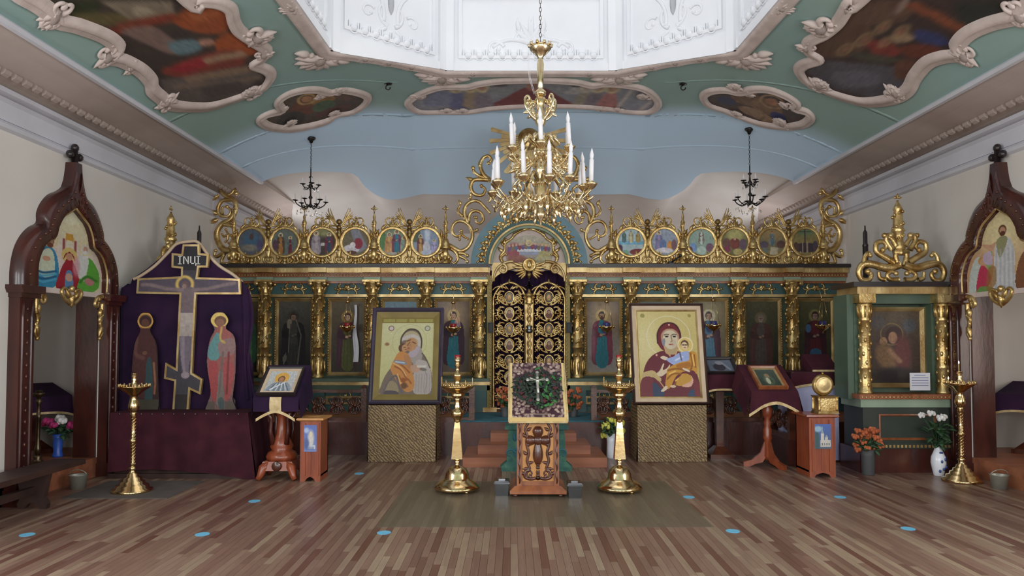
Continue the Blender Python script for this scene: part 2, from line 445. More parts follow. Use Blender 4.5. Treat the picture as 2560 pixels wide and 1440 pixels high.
def vault_mat():
    """mint paint; daylight on the end fold is put into the colour as pale blue"""
    m = bpy.data.materials.new('vault_paint_lit_fold'); m.use_nodes = True; nt = m.node_tree; b = nt.nodes['Principled BSDF']; N = nt.nodes.new; L = nt.links.new
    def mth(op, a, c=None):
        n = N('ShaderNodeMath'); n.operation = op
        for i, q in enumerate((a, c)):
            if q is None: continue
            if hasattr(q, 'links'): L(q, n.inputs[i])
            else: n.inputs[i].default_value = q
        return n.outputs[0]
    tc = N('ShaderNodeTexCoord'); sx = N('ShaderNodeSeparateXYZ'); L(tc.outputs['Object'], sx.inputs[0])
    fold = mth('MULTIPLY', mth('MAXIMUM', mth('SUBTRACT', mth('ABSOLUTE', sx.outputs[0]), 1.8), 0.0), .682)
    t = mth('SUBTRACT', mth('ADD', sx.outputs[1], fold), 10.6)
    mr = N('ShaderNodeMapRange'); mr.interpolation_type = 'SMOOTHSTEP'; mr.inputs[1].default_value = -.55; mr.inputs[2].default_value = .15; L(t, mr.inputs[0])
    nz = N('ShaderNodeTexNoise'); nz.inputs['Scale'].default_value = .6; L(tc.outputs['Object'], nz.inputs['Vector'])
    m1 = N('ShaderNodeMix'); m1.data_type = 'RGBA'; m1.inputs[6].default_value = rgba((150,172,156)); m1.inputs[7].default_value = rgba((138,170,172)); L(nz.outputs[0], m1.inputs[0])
    m2 = N('ShaderNodeMix'); m2.data_type = 'RGBA'; m2.inputs[7].default_value = rgba((190,216,236)); L(m1.outputs[2], m2.inputs[6]); L(mr.outputs[0], m2.inputs[0])  # pale blue mixed in over the fold, painted-in daylight
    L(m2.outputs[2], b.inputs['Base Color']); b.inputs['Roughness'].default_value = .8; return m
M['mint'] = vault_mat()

class Cv:
    """a small canvas, u to the right and v upwards, both 0..1; colours in sRGB 0..255"""
    def __init__(s, w, h, bg=(120,110,90), bg2=None):
        s.w, s.h = w, h; s.U, s.V = np.meshgrid((np.arange(w)+.5)/w, (np.arange(h)+.5)/h); s.asp = w/h
        s.a = np.zeros((h, w, 3)); s.a[:] = bg
        if bg2 is not None: s.a += (np.array(bg2, float) - np.array(bg, float)) * s.V[..., None]
    def blend(s, m, col): s.a = s.a * (1 - m[..., None]) + np.array(col, float) * m[..., None]; return s
    def ell(s, x, y, rx, ry, col, rot=0, soft=.12, alpha=1):
        c, q = math.cos(math.radians(rot)), math.sin(math.radians(rot)); dx = (s.U-x)*s.asp; dy = s.V-y
        X = (dx*c + dy*q)/(rx*s.asp); Y = (-dx*q + dy*c)/ry
        d = np.sqrt(X*X+Y*Y); return s.blend(np.clip((1-d)/soft+.5, 0, 1)*alpha, col)
    def ring(s, x, y, rx, ry, wd, col, alpha=1):
        d = np.sqrt(((s.U-x)/rx)**2+((s.V-y)/ry)**2); return s.blend(np.clip(1.4-np.abs(d-1)/wd, 0, 1)*alpha, col)
    def poly(s, pts, col, alpha=1):
        ins = np.zeros(s.U.shape, bool); n = len(pts)
        for i in range(n):
            x0, y0 = pts[i]; x1, y1 = pts[(i+1) % n]
            if y0 == y1: continue
            c = ((y0 > s.V) != (y1 > s.V)) & (s.U < (x1-x0)*(s.V-y0)/(y1-y0)+x0); ins ^= c
        return s.blend(ins*float(alpha), col)
    def smooth(s, pts, col, alpha=1, n=5): return s.poly(spline(pts, n, True), col, alpha)
    def line(s, pts, wd, col, alpha=1):
        m = np.zeros(s.U.shape)
        for (x0, y0), (x1, y1) in zip(pts[:-1], pts[1:]):
            ax, ay = (x1-x0)*s.asp, y1-y0; l2 = ax*ax+ay*ay+1e-9
            t = np.clip(((s.U-x0)*s.asp*ax+(s.V-y0)*ay)/l2, 0, 1)
            d = np.hypot((s.U-x0)*s.asp-t*ax, (s.V-y0)-t*ay); m = np.maximum(m, np.clip(1.5-d/wd, 0, 1))
        return s.blend(m*alpha, col)
    def blur(s, r=2, n=2):
        for _ in range(n):
            for ax in (0, 1):
                p = np.pad(s.a, [(r, r) if k == ax else (0, 0) for k in range(3)], mode='edge'); L = s.a.shape[ax]
                s.a = sum(np.take(p, range(k, k+L), axis=ax) for k in range(2*r+1)) / (2*r+1)
        return s
    def rect(s, x0, x1, y0, y1, col, alpha=1): return s.poly([(x0,y0),(x1,y0),(x1,y1),(x0,y1)], col, alpha)
    def grain(s, amt=.06, cell=3):
        r = rng.normal(0, 1, (s.h//cell+2, s.w//cell+2)); r = np.kron(r, np.ones((cell, cell)))[:s.h, :s.w]
        r = (r + np.roll(r, 1, 0) + np.roll(r, 1, 1) + np.roll(r, 2, 0)) / 2; s.a *= (1 + .4*amt*r)[..., None]; return s
    def saint(s, x, y0, h, robe, cloak, halo=(206,170,90), skin=(170,124,92), hair=(66,44,36), w=1.0, under=None, book=None, beard=False, wide=.15):
        """standing figure, feet at y0, total height h"""
        k = h / s.asp * w
        X = lambda a: x + a*k
        Y = lambda b: y0 + b*h
        if halo is not None: s.ell(x, Y(.90), .115*k, .115*h*w, halo)
        s.smooth([(X(-wide),Y(.72)),(X(-.06),Y(.81)),(X(.06),Y(.81)),(X(wide),Y(.72)),(X(wide*1.15),Y(.35)),(X(wide*.95),Y(.02)),(X(-wide*.95),Y(.02)),(X(-wide*1.15),Y(.35))], cloak)
        s.smooth([(X(-.05),Y(.79)),(X(.05),Y(.79)),(X(.085),Y(.5)),(X(.10),Y(.0)),(X(-.10),Y(.0)),(X(-.08),Y(.5))], robe)
        for q in (-.05, .0, .05): s.line([(X(q),Y(.55)),(X(q*1.5),Y(.03))], .006*h, np.array(robe)*.72, .6)
        s.line([(X(-wide*.8),Y(.7)),(X(-wide*.9),Y(.1))], .008*h, np.array(cloak)*1.3, .5)
        if under is not None: s.smooth([(X(-.09),Y(.3)),(X(.09),Y(.3)),(X(.1),Y(.0)),(X(-.1),Y(.0))], under)
        s.smooth([(X(-wide),Y(.66)),(X(-.02),Y(.56)),(X(.0),Y(.51)),(X(-.06),Y(.50)),(X(-wide*1.05),Y(.54))], np.array(cloak)*.85)
        s.smooth([(X(wide),Y(.66)),(X(.04),Y(.58)),(X(.02),Y(.53)),(X(.08),Y(.52)),(X(wide*1.05),Y(.54))], np.array(cloak)*.9)
        s.ell(X(-.015), Y(.545), .03*k, .022*h, skin); s.ell(X(.04), Y(.565), .028*k, .02*h, skin)
        if book is not None: s.poly([(X(.03),Y(.56)),(X(.12),Y(.6)),(X(.13),Y(.69)),(X(.05),Y(.66))], book)
        s.ell(x, Y(.905), .062*k, .072*h, hair); s.ell(x, Y(.892), .045*k, .058*h, skin)
        s.smooth([(X(-.06),Y(.9)),(X(-.03),Y(.955)),(X(.03),Y(.955)),(X(.06),Y(.9)),(X(.03),Y(.93)),(X(-.03),Y(.93))], hair)
        if beard: s.ell(x, Y(.853), .035*k, .035*h, np.array(hair)*1.2)
        if h > .3:
            for q in (-.018, .018): s.ell(X(q), Y(.897), .01*k, .007*h, (40,28,26))
            s.line([(x,Y(.895)),(X(.003),Y(.875))], .004*h, np.array(skin)*.7)
            s.line([(X(-.012),Y(.862)),(X(.012),Y(.862))], .004*h, (120,60,50))
        return s

def paint_mesh(name, cv, fn, mt, root=None, parent=None, poly=None, back=None, label=None, org=None):
    """a grid carrying the canvas; fn(U,V) arrays -> xyz arrays; poly clips it; back(U,V) gives a rear face for boards"""
    h, w = cv.h, cv.w
    X, Y, Z = fn(*np.meshgrid(np.linspace(0,1,w+1), np.linspace(0,1,h+1)))
    pts = np.stack([np.broadcast_to(X,(h+1,w+1)), np.broadcast_to(Y,(h+1,w+1)), np.broadcast_to(Z,(h+1,w+1))], -1).reshape(-1,3).astype(float)
    i, j = np.meshgrid(np.arange(w), np.arange(h)); a = (j*(w+1)+i).ravel()
    quads = np.stack([a, a+1, a+w+2, a+w+1], -1); cols = cv.a.reshape(-1,3)
    if poly is not None:
        n = len(poly); U = cv.U.ravel(); V = cv.V.ravel(); ins = np.zeros(U.shape, bool)
        for q in range(n):
            x0, y0 = poly[q]; x1, y1 = poly[(q+1) % n]
            if y0 == y1: continue
            ins ^= ((y0 > V) != (y1 > V)) & (U < (x1-x0)*(V-y0)/(y1-y0)+x0)
        quads = quads[ins]; cols = cols[ins]
    used, inv = np.unique(quads.ravel(), return_inverse=True); pts = pts[used]; quads = inv.reshape(-1,4)
    if root is not None: pts = pts - np.array(root.location)
    elif org is not None: pts = pts - np.array(org)
    me = bpy.data.meshes.new(name); nq = len(quads)
    me.vertices.add(len(pts)); me.vertices.foreach_set('co', pts.ravel())
    me.loops.add(nq*4); me.loops.foreach_set('vertex_index', quads.ravel().astype(np.int32))
    me.polygons.add(nq); me.polygons.foreach_set('loop_start', np.arange(0, nq*4, 4, dtype=np.int32)); me.polygons.foreach_set('loop_total', np.full(nq, 4, np.int32))
    me.update(calc_edges=True); me.validate()
    at = me.attributes.new('paint', 'FLOAT_COLOR', 'CORNER')
    c = np.ones((nq, 4, 4)); c[:, :, :3] = srgb(np.clip(cols, 0, 255))[:, None, :]
    at.data.foreach_set('color', c.ravel().astype(np.float32))
    me.materials.append(mt)
    o = bpy.data.objects.new(name, me); COL.objects.link(o)
    if root is not None: o.parent = parent or root
    elif org is not None: o.location = org
    if label: o['label'] = label
    return o
def flat(x0, x1, y, z0, z1): return lambda U, V: (x0+(x1-x0)*U, y+0*U, z0+(z1-z0)*V)
# ================================================================== THE ROOM
WX = 4.65                                    # half width of the nave
ZE, XE = 3.80, 4.0                           # spring line of the vault
def zceil(X, Y):
    t = min(abs(X)/XE, 1); g = 1 - t**3.45; z = ZE + 1.05*g
    yk = 10.6 if abs(X) < 1.8 else 10.6 - 1.5*(abs(X)-1.8)/2.2
    if Y > yk: z -= .458 * g**1.5 * (Y-yk)
    return max(z, 3.72)
def yend(X):
    a = abs(X)
    if a < 2.25: return 12.5
    if a < 2.75: return 11.5 + 1.0*math.sqrt(max(0, 1-((a-2.25)/.5)**2))
    return 11.5 - .8*(a-2.75)/1.25
def chit(px, py):
    """where the ray through a pixel meets the vault"""
    d = _ray(px, py); t = 2.0
    while t < 14:
        x, y, z = CX+d[0]*t, d[1]*t, CZ+d[2]*t
        if z > zceil(x, y): break
        t += .01
    return (x, y)
cfn = lambda u, v, d: (u, v, zceil(u, v) - d)
DRUM = [(1.085,9.0),(2.3,8.0),(2.4,4.2),(1.085,3.2),(-1.085,3.2),(-2.4,4.2),(-2.3,8.0),(-1.085,9.0)]

# floor --------------------------------------------------------------
fl = struct(MB().box(-WX-.2, WX+.2, -3.2, 9.3, -.12, -.022), 'floor', mat('floor_base', (70, 46, 36), .6))
PW, GAP = .05, .0016
def plank_geo(m, x, y0, y1, dz=0.0): m.box(x+GAP/2, x+PW-GAP/2, y0+GAP/2, y1-GAP/2, -.022, dz)
cands = []; ncol = int(2*WX/PW)
for c in range(ncol):
    x = -WX + c*PW; y = -3 - random.random()*.8
    while y < 9.2:
        L = random.choice((.45, .6, .6, .75, .9)); y1 = min(y+L, 9.2)
        a = max(y, -3)
        if y1 - a > .02: cands.append((x, a, y1))
        y = y1
def vis(c):
    x, a, b = c; yy = min(max((a+b)/2, 4.42), 20)
    if b < 4.42: return 1e9
    px = 1280 + (x+PW/2-CX)*F/yy
    if not -10 < px < 2570: return 1e9
    return yy - .4*min(.9, b-max(a,4.42))
cands.sort(key=vis)
pm = {}
for x, a, b in cands[:300]:
    L = round(b-a, 3)
    if L not in pm:
        m = MB(); m.box(GAP/2, PW-GAP/2, GAP/2, L-GAP/2, -.022, 0); pm[L] = m.mesh('plank', M['plank'])
    child(pm[L], 'plank', fl, (x, a, 0))
m = MB()
for x, a, b in cands[300:]: plank_geo(m, x, a, b)
o = struct(m, 'planks', M['plank'], fl); o['kind'] = 'stuff'

# walls ----------------------------------------------------------------
def holed(m, a0, a1, b0, b1, holes, put):
    As = sorted({a0, a1, *[h[0] for h in holes], *[h[1] for h in holes]}); Bs = sorted({b0, b1, *[h[2] for h in holes], *[h[3] for h in holes]})
    for i in range(len(As)-1):
        for j in range(len(Bs)-1):
            ca, cb = (As[i]+As[i+1])/2, (Bs[j]+Bs[j+1])/2
            if not any(h[0] < ca < h[1] and h[2] < cb < h[3] for h in holes): put(As[i], As[i+1], Bs[j], Bs[j+1])
AY, AHW = 7.10, .60                          # arch centre and half opening
side_holes = [(.35,1.65,1.05,3.05),(2.75,4.05,1.05,3.05),(12.1,13.1,1.6,3.2),(AY-AHW,AY+AHW,-.02,1.93)]
for s, nm in ((-1,'wall_left'),(1,'wall_right')):
    m = MB()
    holed(m, -3.2, 14.6, -.02, 3.62, side_holes, lambda a,b,c,d: m.box(*sorted((s*WX, s*(WX+.22))), a, b, c, d))
    struct(m, nm, M['wall'])
m = MB(); holed(m, -WX-.2, WX+.2, -.02, 5.2, [(x-.65,x+.65,1.0,3.2) for x in (-2.9,0,2.9)], lambda a,b,c,d: m.box(a,b,-3.2,-3.0,c,d))
struct(m, 'wall_front', M['wall'])
struct(MB().box(-WX-.2, WX+.2, 14.4, 14.6, -.02, 4.2), 'wall_back', M['wall'])
# windows (outside the frame): frame bars and glass
wn = 0
def window(fn, w, h):
    global wn; wn += 1
    m = MB()
    for a, b, c, d in ((0,.06,0,h),(w-.06,w,0,h),(0,w,0,.06),(0,w,h-.06,h),(w/2-.02,w/2+.02,0,h),(0,w,h*.62,h*.62+.04)):
        m.prism([(a,c),(b,c),(b,d),(a,d)], .0, .06, fn)
    struct(m, 'window_%d' % wn, M['trimw'])
for x in (-2.9, 0, 2.9): window(lambda u,v,d,x=x: (x-.65+u, -3.18+d, 1.0+v), 1.3, 2.2)
for s in (-1, 1):
    for y in (.35, 2.75): window(lambda u,v,d,s=s,y=y: (s*(WX+.2-d), y+u, 1.05+v), 1.3, 2.0)
    window(lambda u,v,d,s=s: (s*(WX+.2-d), 12.1+u, 1.6+v), 1.0, 1.6)

# vault with the octagonal opening --------------------------------------
def ray_oct(a):
    dx, dy = math.cos(a), math.sin(a); best = 1e9
    for i in range(8):
        (x0,y0),(x1,y1) = DRUM[i], DRUM[(i+1)%8]; ex, ey = x1-x0, y1-y0; den = dx*ey-dy*ex
        if abs(den) < 1e-9: continue
        t = (x0*ey-(y0-6.1)*ex)/den; u = (x0*dy-(y0-6.1)*dx)/den
        if t > 0 and -1e-6 <= u <= 1+1e-6: best = min(best, t)
    return best
def ray_out(a, r0):
    dx, dy = math.cos(a), math.sin(a); t = r0
    while True:
        x, y = dx*t, 6.1+dy*t
        if abs(x) > XE or y < -3 or y > yend(x): return t
        t += .01
angs = sorted(set([2*math.pi*i/300 for i in range(300)] + [math.atan2(y-6.1, x) % (2*math.pi) for x, y in DRUM]))
NR = 44; mm = MB(); mb = MB(); vs = []; fs = []; back = []
for a in angs:
    r0 = ray_oct(a); r1 = ray_out(a, r0)
    for k in range(NR+1):
        r = r0 + (r1-r0)*k/NR; x, y = r*math.cos(a), 6.1+r*math.sin(a); vs.append((x, y, zceil(x, y)))
na = len(angs); f1, f2 = [], []
for i in range(na):
    j = (i+1) % na
    for k in range(NR):
        f = (i*(NR+1)+k, i*(NR+1)+k+1, j*(NR+1)+k+1, j*(NR+1)+k)
        cx = sum(vs[q][0] for q in f)/4; cy = sum(vs[q][1] for q in f)/4
        yk = 10.6 if abs(cx) < 1.8 else 10.6 - 1.5*(abs(cx)-1.8)/2.2
        f1.append(f)
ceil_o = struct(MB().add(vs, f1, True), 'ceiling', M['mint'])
# thin ribs (joints of the vault boarding) following the folds
for off, wd in ((-1.35, .035), (0.0, .045), (.75, .035)):
    pts = []
    for i in range(61):
        x = -XE + .02 + (2*XE-.04)*i/60; yk = (10.6 if abs(x) < 1.8 else 10.6 - 1.5*(abs(x)-1.8)/2.2) + off
        if yk < yend(x) - .05 and not (abs(x) < 1.6 and off < -1): pts.append((x, yk))
        else:
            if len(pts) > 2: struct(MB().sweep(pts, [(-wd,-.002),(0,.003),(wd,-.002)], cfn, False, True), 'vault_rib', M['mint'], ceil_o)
            pts = []
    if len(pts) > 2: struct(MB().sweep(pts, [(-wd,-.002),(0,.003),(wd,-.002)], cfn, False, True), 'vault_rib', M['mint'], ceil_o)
# plaster over the altar, behind the vault
m = MB()
def altar(u, v):
    x = -WX + 2*WX*u; y0 = yend(max(-XE, min(XE, x))) - .03 if abs(x) < XE else 10.3
    z0 = zceil(max(-XE,min(XE,x)), y0) + .03 if abs(x) < XE else 3.86
    e = (abs(x)/WX)**8; zb = 3.55
    return (x, y0+(14.45-y0)*v, (z0-.0)*(1-v**2.2)+zb*v**2.2 - .0*e)
m.grid(60, 14, altar); struct(m, 'ceiling_altar', M['bronzewall'])
# coves, cornice bands and dentils along the side walls
dm = MB().prism([(0,0),(.035,-.02),(.05,-.06),(.035,-.1),(0,-.12)], 0, .075, lambda u,v,d: (u, d, v)).mesh('dentil', M['cove'])
for s, n in ((-1, 1), (1, 2)):
    prof = [(WX, 3.60),(4.61,3.62),(4.56,3.64),(4.5,3.655),(4.35,3.70),(4.2,3.75),(4.06,3.785),(4.0,3.80),(4.0,3.9),(WX,3.9)]
    m = MB(); m.prism([(s*a, b) for a, b in prof], -3, 14.45); 
    cv_ = struct(m, 'trim_%d' % n, M['cove'])
    m = MB().prism([(s*a, b) for a, b in ((4.02,3.775),(3.97,3.772),(3.955,3.80),(3.975,3.825),(4.02,3.82))], -3, 10.7); struct(m, 'cove_bead', M['trimw'], cv_)
    b_ = struct(MB().prism([(s*a, b) for a, b in ((WX,3.53),(4.56,3.56),(4.56,3.60),(4.6,3.605),(WX,3.61))], -3, 14.45), 'cornice_lip', M['trimw'], cv_)
    struct(MB().prism([(s*a, b) for a, b in ((WX,3.26),(4.615,3.28),(4.605,3.31),(4.63,3.34),(WX,3.35))], -3, 14.45), 'picture_rail', M['trimw'], cv_)
    struct(MB().prism([(s*a, b) for a, b in ((WX,3.35),(4.64,3.35),(4.63,3.5),(4.6,3.53),(WX,3.53))], -3, 14.45), 'frieze', M['trimw'], cv_)
    for i in range(70): child(dm, 'dentil', cv_, (s*4.46, 5.2+i*.13, 3.70), (0, math.radians(8)*s, 0), (-s, 1, .6))

# drum --------------------------------------------------------------------
dr = None
def rim_z(x, y): return zceil(x, y)
m = MB()
for i in range(8):
    (x0,y0),(x1,y1) = DRUM[i], DRUM[(i+1)%8]; N = 10
    for k in range(N):
        a = (x0+(x1-x0)*k/N, y0+(y1-y0)*k/N); b = (x0+(x1-x0)*(k+1)/N, y0+(y1-y0)*(k+1)/N)
        m.add([(a[0],a[1],rim_z(*a)-.01),(b[0],b[1],rim_z(*b)-.01),(b[0],b[1],8.1),(a[0],a[1],8.1)], [(0,1,2,3)])
m.add([(x,y,8.1) for x, y in DRUM], [tuple(range(8))])
dr = struct(m, 'wall_drum', M['drum'])
eggm = None
for i in (7, 0, 6, 1, 5, 2):
    (x0,y0),(x1,y1) = DRUM[i], DRUM[(i+1)%8]; L = math.hypot(x1-x0, y1-y0); tx, ty = (x1-x0)/L, (y1-y0)/L
    nx, ny = -ty, tx
    if nx*(0-x0)+ny*(6.1-y0) < 0: nx, ny = -nx, -ny
    zb = max(rim_z(x0,y0), rim_z(x1,y1))
    fn = lambda u, v, d: (x0+tx*u+nx*d, y0+ty*u+ny*d, zb+v)
    # corner pilaster, base band, panel moulding
    za, zd = rim_z(x0,y0)-zb, rim_z(x1,y1)-zb
    struct(MB().prism([(-.0,za),(.11,za),(.11,3),(0,3)], 0, .05, fn), 'drum_pilaster', M['drum'], dr)
    struct(MB().prism([(L-.11,zd),(L,zd),(L,3),(L-.11,3)], 0, .05, fn), 'drum_pilaster', M['drum'], dr)
    struct(MB().prism([(.11,za),(L-.11,zd),(L-.11,.10),(.11,.10)], 0, .035, fn), 'drum_base_band', M['drum'], dr)
    struct(MB().sweep([(.17,.16),(L-.17,.16),(L-.17,.98),(.17,.98)], [(0,0),(0,.03),(.04,.03),(.04,0)], fn), 'drum_panel_moulding', M['drum'], dr)
    ne = max(3, int((L-.44)/.14)); eg = MB()
    e0 = MB().ball((0,0,0), .05, .03, .045, 8, 5); e1 = MB().prism(arc(0,0,.065,180,360,8)+[(.065,.08),(.05,.08)]+arc(0,0,.05,360,180,8)+[(-.05,.08),(-.065,.08)], 0, .025)
    for k in range(ne):
        u = .22 + (L-.44)*(k+.5)/ne
        q = MB(); q.add_raw(e0.moved(lambda x,y,z: fn(u+x, .2+z, .02+y))); q.add_raw(e1.moved(lambda x,y,z: fn(u+x, .2+z, y)))
        struct(q, 'egg_and_dart', M['drum'], dr)
    # relief of shell and scrolls
    c = L/2
    og = Orn(fn, c, .6)
    if i in (7, 6, 1, 5, 2, 0):
        up = 1 if i == 7 else 0
        if up:
            og.c((c+.02,.36), 25, .5, -70, .3, .03, .02); og.c((c+.34,.32), 60, .45, -330, .5, .025, .012, ball=.03)
            for a in (90, 68, 46, 24): og.leaf((c+.0,.36), a, .36-.002*abs(90-a), .035, -10)
            og.c((c+.2,.42), 100, .3, 250, .5, .02, .01, ball=.02); og.leaf((c+.14,.5), 70, .2, .03)
        else:
            og.c((c+.05,.36), 20, .3, 120, .3, .028, .015); og.c((c+.22,.52), 40, .34, -300, .5, .022, .01, ball=.025)
            og.c((c+.1,.40), 100, .4, -60, .2, .03, .02); og.leaf((c,.5), 90, .4, .04, 0); og.leaf((c+.05,.34), -40, .14, .025); og.b((c,.62), .03); og.b((c+.06,.74), .025)
    struct(og.m, 'drum_relief', M['drum'], dr)
# stucco wreath around the opening
m = MB(); pts = []
for i in range(8):
    (x0,y0),(x1,y1) = DRUM[i], DRUM[(i+1)%8]
    for k in range(12): pts.append((x0+(x1-x0)*k/12, y0+(y1-y0)*k/12))
rim = struct(MB().sweep(pts, [(-.02,-.02),(-.02,.02),(.01,.045),(.05,.03),(.08,.05),(.12,.03),(.13,-.01)], cfn, True, True), 'trim_3', M['stucco'])
# (offset sign: the path runs clockwise seen from above)
def clump(x, y, ang, sc):
    og = Orn(lambda u, v, d: cfn(x+(u*math.cos(ang)-v*math.sin(ang))*sc, y+(u*math.sin(ang)+v*math.cos(ang))*sc, .02+d*sc), 0, 1.0)
    og.c((.02,.0), 20, .34, 200, .5, .045, .02, ball=.05); og.c((.1,.08), 60, .3, -260, .5, .04, .02, ball=.04)
    for a in (90, 62, 35, 8): og.leaf((.02,.06), a, .34, .06, 18)
    og.b((0,.1), .09); og.leaf((.22,.02), -10, .22, .05, 30); og.b((.14,.2), .05)
    return og.m
for i in range(8):
    x, y = DRUM[i]; a = math.atan2(y-6.1, x)
    if y > 5: struct(clump(x*1.03, 6.1+(y-6.1)*1.03, a-R90, .85 if i in (0,7,1,6) else .6), 'stucco_cluster', M['stucco'], rim)
    (x1,y1) = DRUM[(i+1)%8]
    for t in ((.3,.5,.7) if i != 7 else (.16,.84)):
        mx_, my_ = x+(x1-x)*t, y+(y1-y)*t
        if my_ > 5.6:
            aa = math.atan2(y1-y, x1-x); aa = aa if math.cos(aa+R90-math.atan2(my_-6.1, mx_)) > 0 else aa+math.pi
            struct(clump(mx_, my_, aa, .42), 'stucco_cluster', M['stucco'], rim)

# solea with steps, teal carpet ---------------------------------------------
SZ = .41
sol = struct(MB().box(-WX, WX, 9.15, 14.4, 0, SZ), 'floor_solea', M['step'])
st = struct(MB().box(-.80, .84, 8.23, 9.15, 0, .108), 'floor_steps', M['step'])
struct(MB().box(-.64, .68, 8.49, 9.15, .108, .212), 'step', M['step'], st)
struct(MB().box(-.50, .54, 8.79, 9.15, .212, .312), 'step', M['step'], st)
struct(MB().box(-3.3, 3.3, 9.10, 9.15, 0, SZ), 'step_riser', M['darkwood'], sol)
# ================================================================== PAINTED CARTOUCHES OF THE VAULT
def cartouche(px, label, cv, knobs, mirror_y=None, wd=.055):
    pts = [chit(*p) for p in px]
    if mirror_y is not None: pts = pts + [(x, 2*mirror_y-y) for x, y in reversed(pts)]
    out = spline(pts, 5, True)
    ar = sum(out[i-1][0]*out[i][1]-out[i][0]*out[i-1][1] for i in range(len(out)))
    if ar < 0: out = out[::-1]; 
    xs = [p[0] for p in out]; ys = [p[1] for p in out]; x0, x1, y0, y1 = min(xs), max(xs), min(ys), max(ys)
    cx, cy = (x0+x1)/2, (y0+y1)/2
    t = thing('ceiling_painting', label, 'ceiling painting', (cx, cy, zceil(cx, cy)-.06), group='stucco framed paintings on the vault')
    part(MB().sweep(out, [(-wd,-.02),(-wd,.02),(-wd*.6,.05),(-wd*.1,.035),(wd*.2,.06),(wd*.8,.045),(wd,.01),(wd,-.02)], cfn, True, True), 'frame', M['stucco'], t)
    poly = [((x-x0)/(x1-x0), (y1-y)/(y1-y0)) for x, y in out]
    if callable(cv):
        def q(*p):
            r = [chit(*e) for e in p]; return [((x-x0)/(x1-x0), (y1-y)/(y1-y0)) for x, y in r]
        cv = cv(q)
    zv = np.vectorize(zceil)
    def fn(U, V):
        X = x0+(x1-x0)*U; Y = y1-(y1-y0)*V; return X, Y, zv(X, Y)-.012
    paint_mesh('painting', cv, fn, M['paint'], t, poly=poly)
    for kx, ky, sc, in_ in knobs:
        x, y = chit(kx, ky); sc = sc*1.75; a = math.atan2(cy-y, cx-x) - R90 + (math.pi if in_ < 0 else 0)
        og = Orn(lambda u, v, d: cfn(x+(u*math.cos(a)-v*math.sin(a))*sc, y+(u*math.sin(a)+v*math.cos(a))*sc, .03+d*sc), 0, 1.0)
        og.c((.03,-.02), 15, .34, 230, .5, .06, .03, ball=.06); og.c((.05,-.05), -20, .3, -240, .5, .05, .02, ball=.05)
        for aa in (90, 55, 20): og.leaf((0,-.02), aa, .26, .055, 20)
        og.b((0,.02), .09)
        part(og.m, 'stucco_cluster', M['stucco'], t)
    return t
# left: dark scene with orange cloaks, a red bed and grey steps
def left_scene(q):
    c = Cv(150, 210, (66,56,52))
    c.poly(q((60,-2),(260,-2),(240,32),(150,40)),(52,56,40)).poly(q((180,30),(330,26),(350,58),(220,62)),(92,82,54)).poly(q((250,-2),(430,-2),(440,40),(330,50)),(120,108,92))
    c.smooth(q((330,20),(370,12),(380,30),(345,36)),(150,138,118)).smooth(q((300,50),(430,36),(450,52),(320,66)),(112,70,54))
    c.smooth(q((445,30),(500,2),(560,6),(577,40),(562,78),(500,80),(438,56)),(146,76,46)).smooth(q((470,30),(520,14),(550,30),(500,52)),(164,92,58))
    c.smooth(q((538,100),(580,78),(636,112),(642,132),(600,138),(548,128)),(156,80,46)).poly(q((270,66),(430,28),(452,42),(300,82)),(120,56,42))
    c.smooth(q((300,72),(380,60),(436,96),(475,104),(440,132),(395,120),(335,92)),(120,98,90)).smooth(q((420,106),(484,94),(504,120),(450,134)),(100,122,128)).smooth(q((498,96),(530,94),(534,108),(505,112)),(168,124,106))
    c.smooth(q((404,172),(480,140),(560,122),(612,130),(602,162),(500,182),(440,188)),(124,58,48)).smooth(q((430,168),(520,138),(540,150),(470,176)),(144,44,52)).line(q((515,150),(560,138),(610,132)),.012,(160,136,104)).smooth(q((520,142),(548,136),(552,146),(526,152)),(158,124,100)).smooth(q((584,126),(608,124),(612,136),(590,138)),(164,128,104))
    c.poly(q((398,196),(480,186),(640,158),(662,182),(600,236),(500,256),(420,246)),(96,86,82)).line(q((470,196),(560,180),(640,168)),.014,(136,112,92)).line(q((440,215),(560,206),(650,190)),.01,(120,102,90)).poly(q((500,215),(600,200),(620,225),(520,245)),(80,72,70))
    return c.blur(1,2).grain(.05)
LL = [(118,18),(150,45),(197,59),(267,87),(296,116),(282,137),(309,146),(351,169),(377,197),(382,219),(402,239),(427,256),(478,263),(534,259),(605,236),(655,217),(677,191),(669,172),(636,157),(657,141),(666,121),(633,98),(599,73),(585,51),(576,17),(548,3),(506,-3),(470,-6)]
cartouche(LL, 'large painting with an orange cloaked figure in a white scalloped stucco frame, left vault', left_scene, [(645,85,.42,-1),(272,132,.3,-1),(420,248,.3,1),(630,226,.34,1),(660,130,.26,-1),(140,30,.3,-1),(330,160,.2,-1)], 5.35, .06)
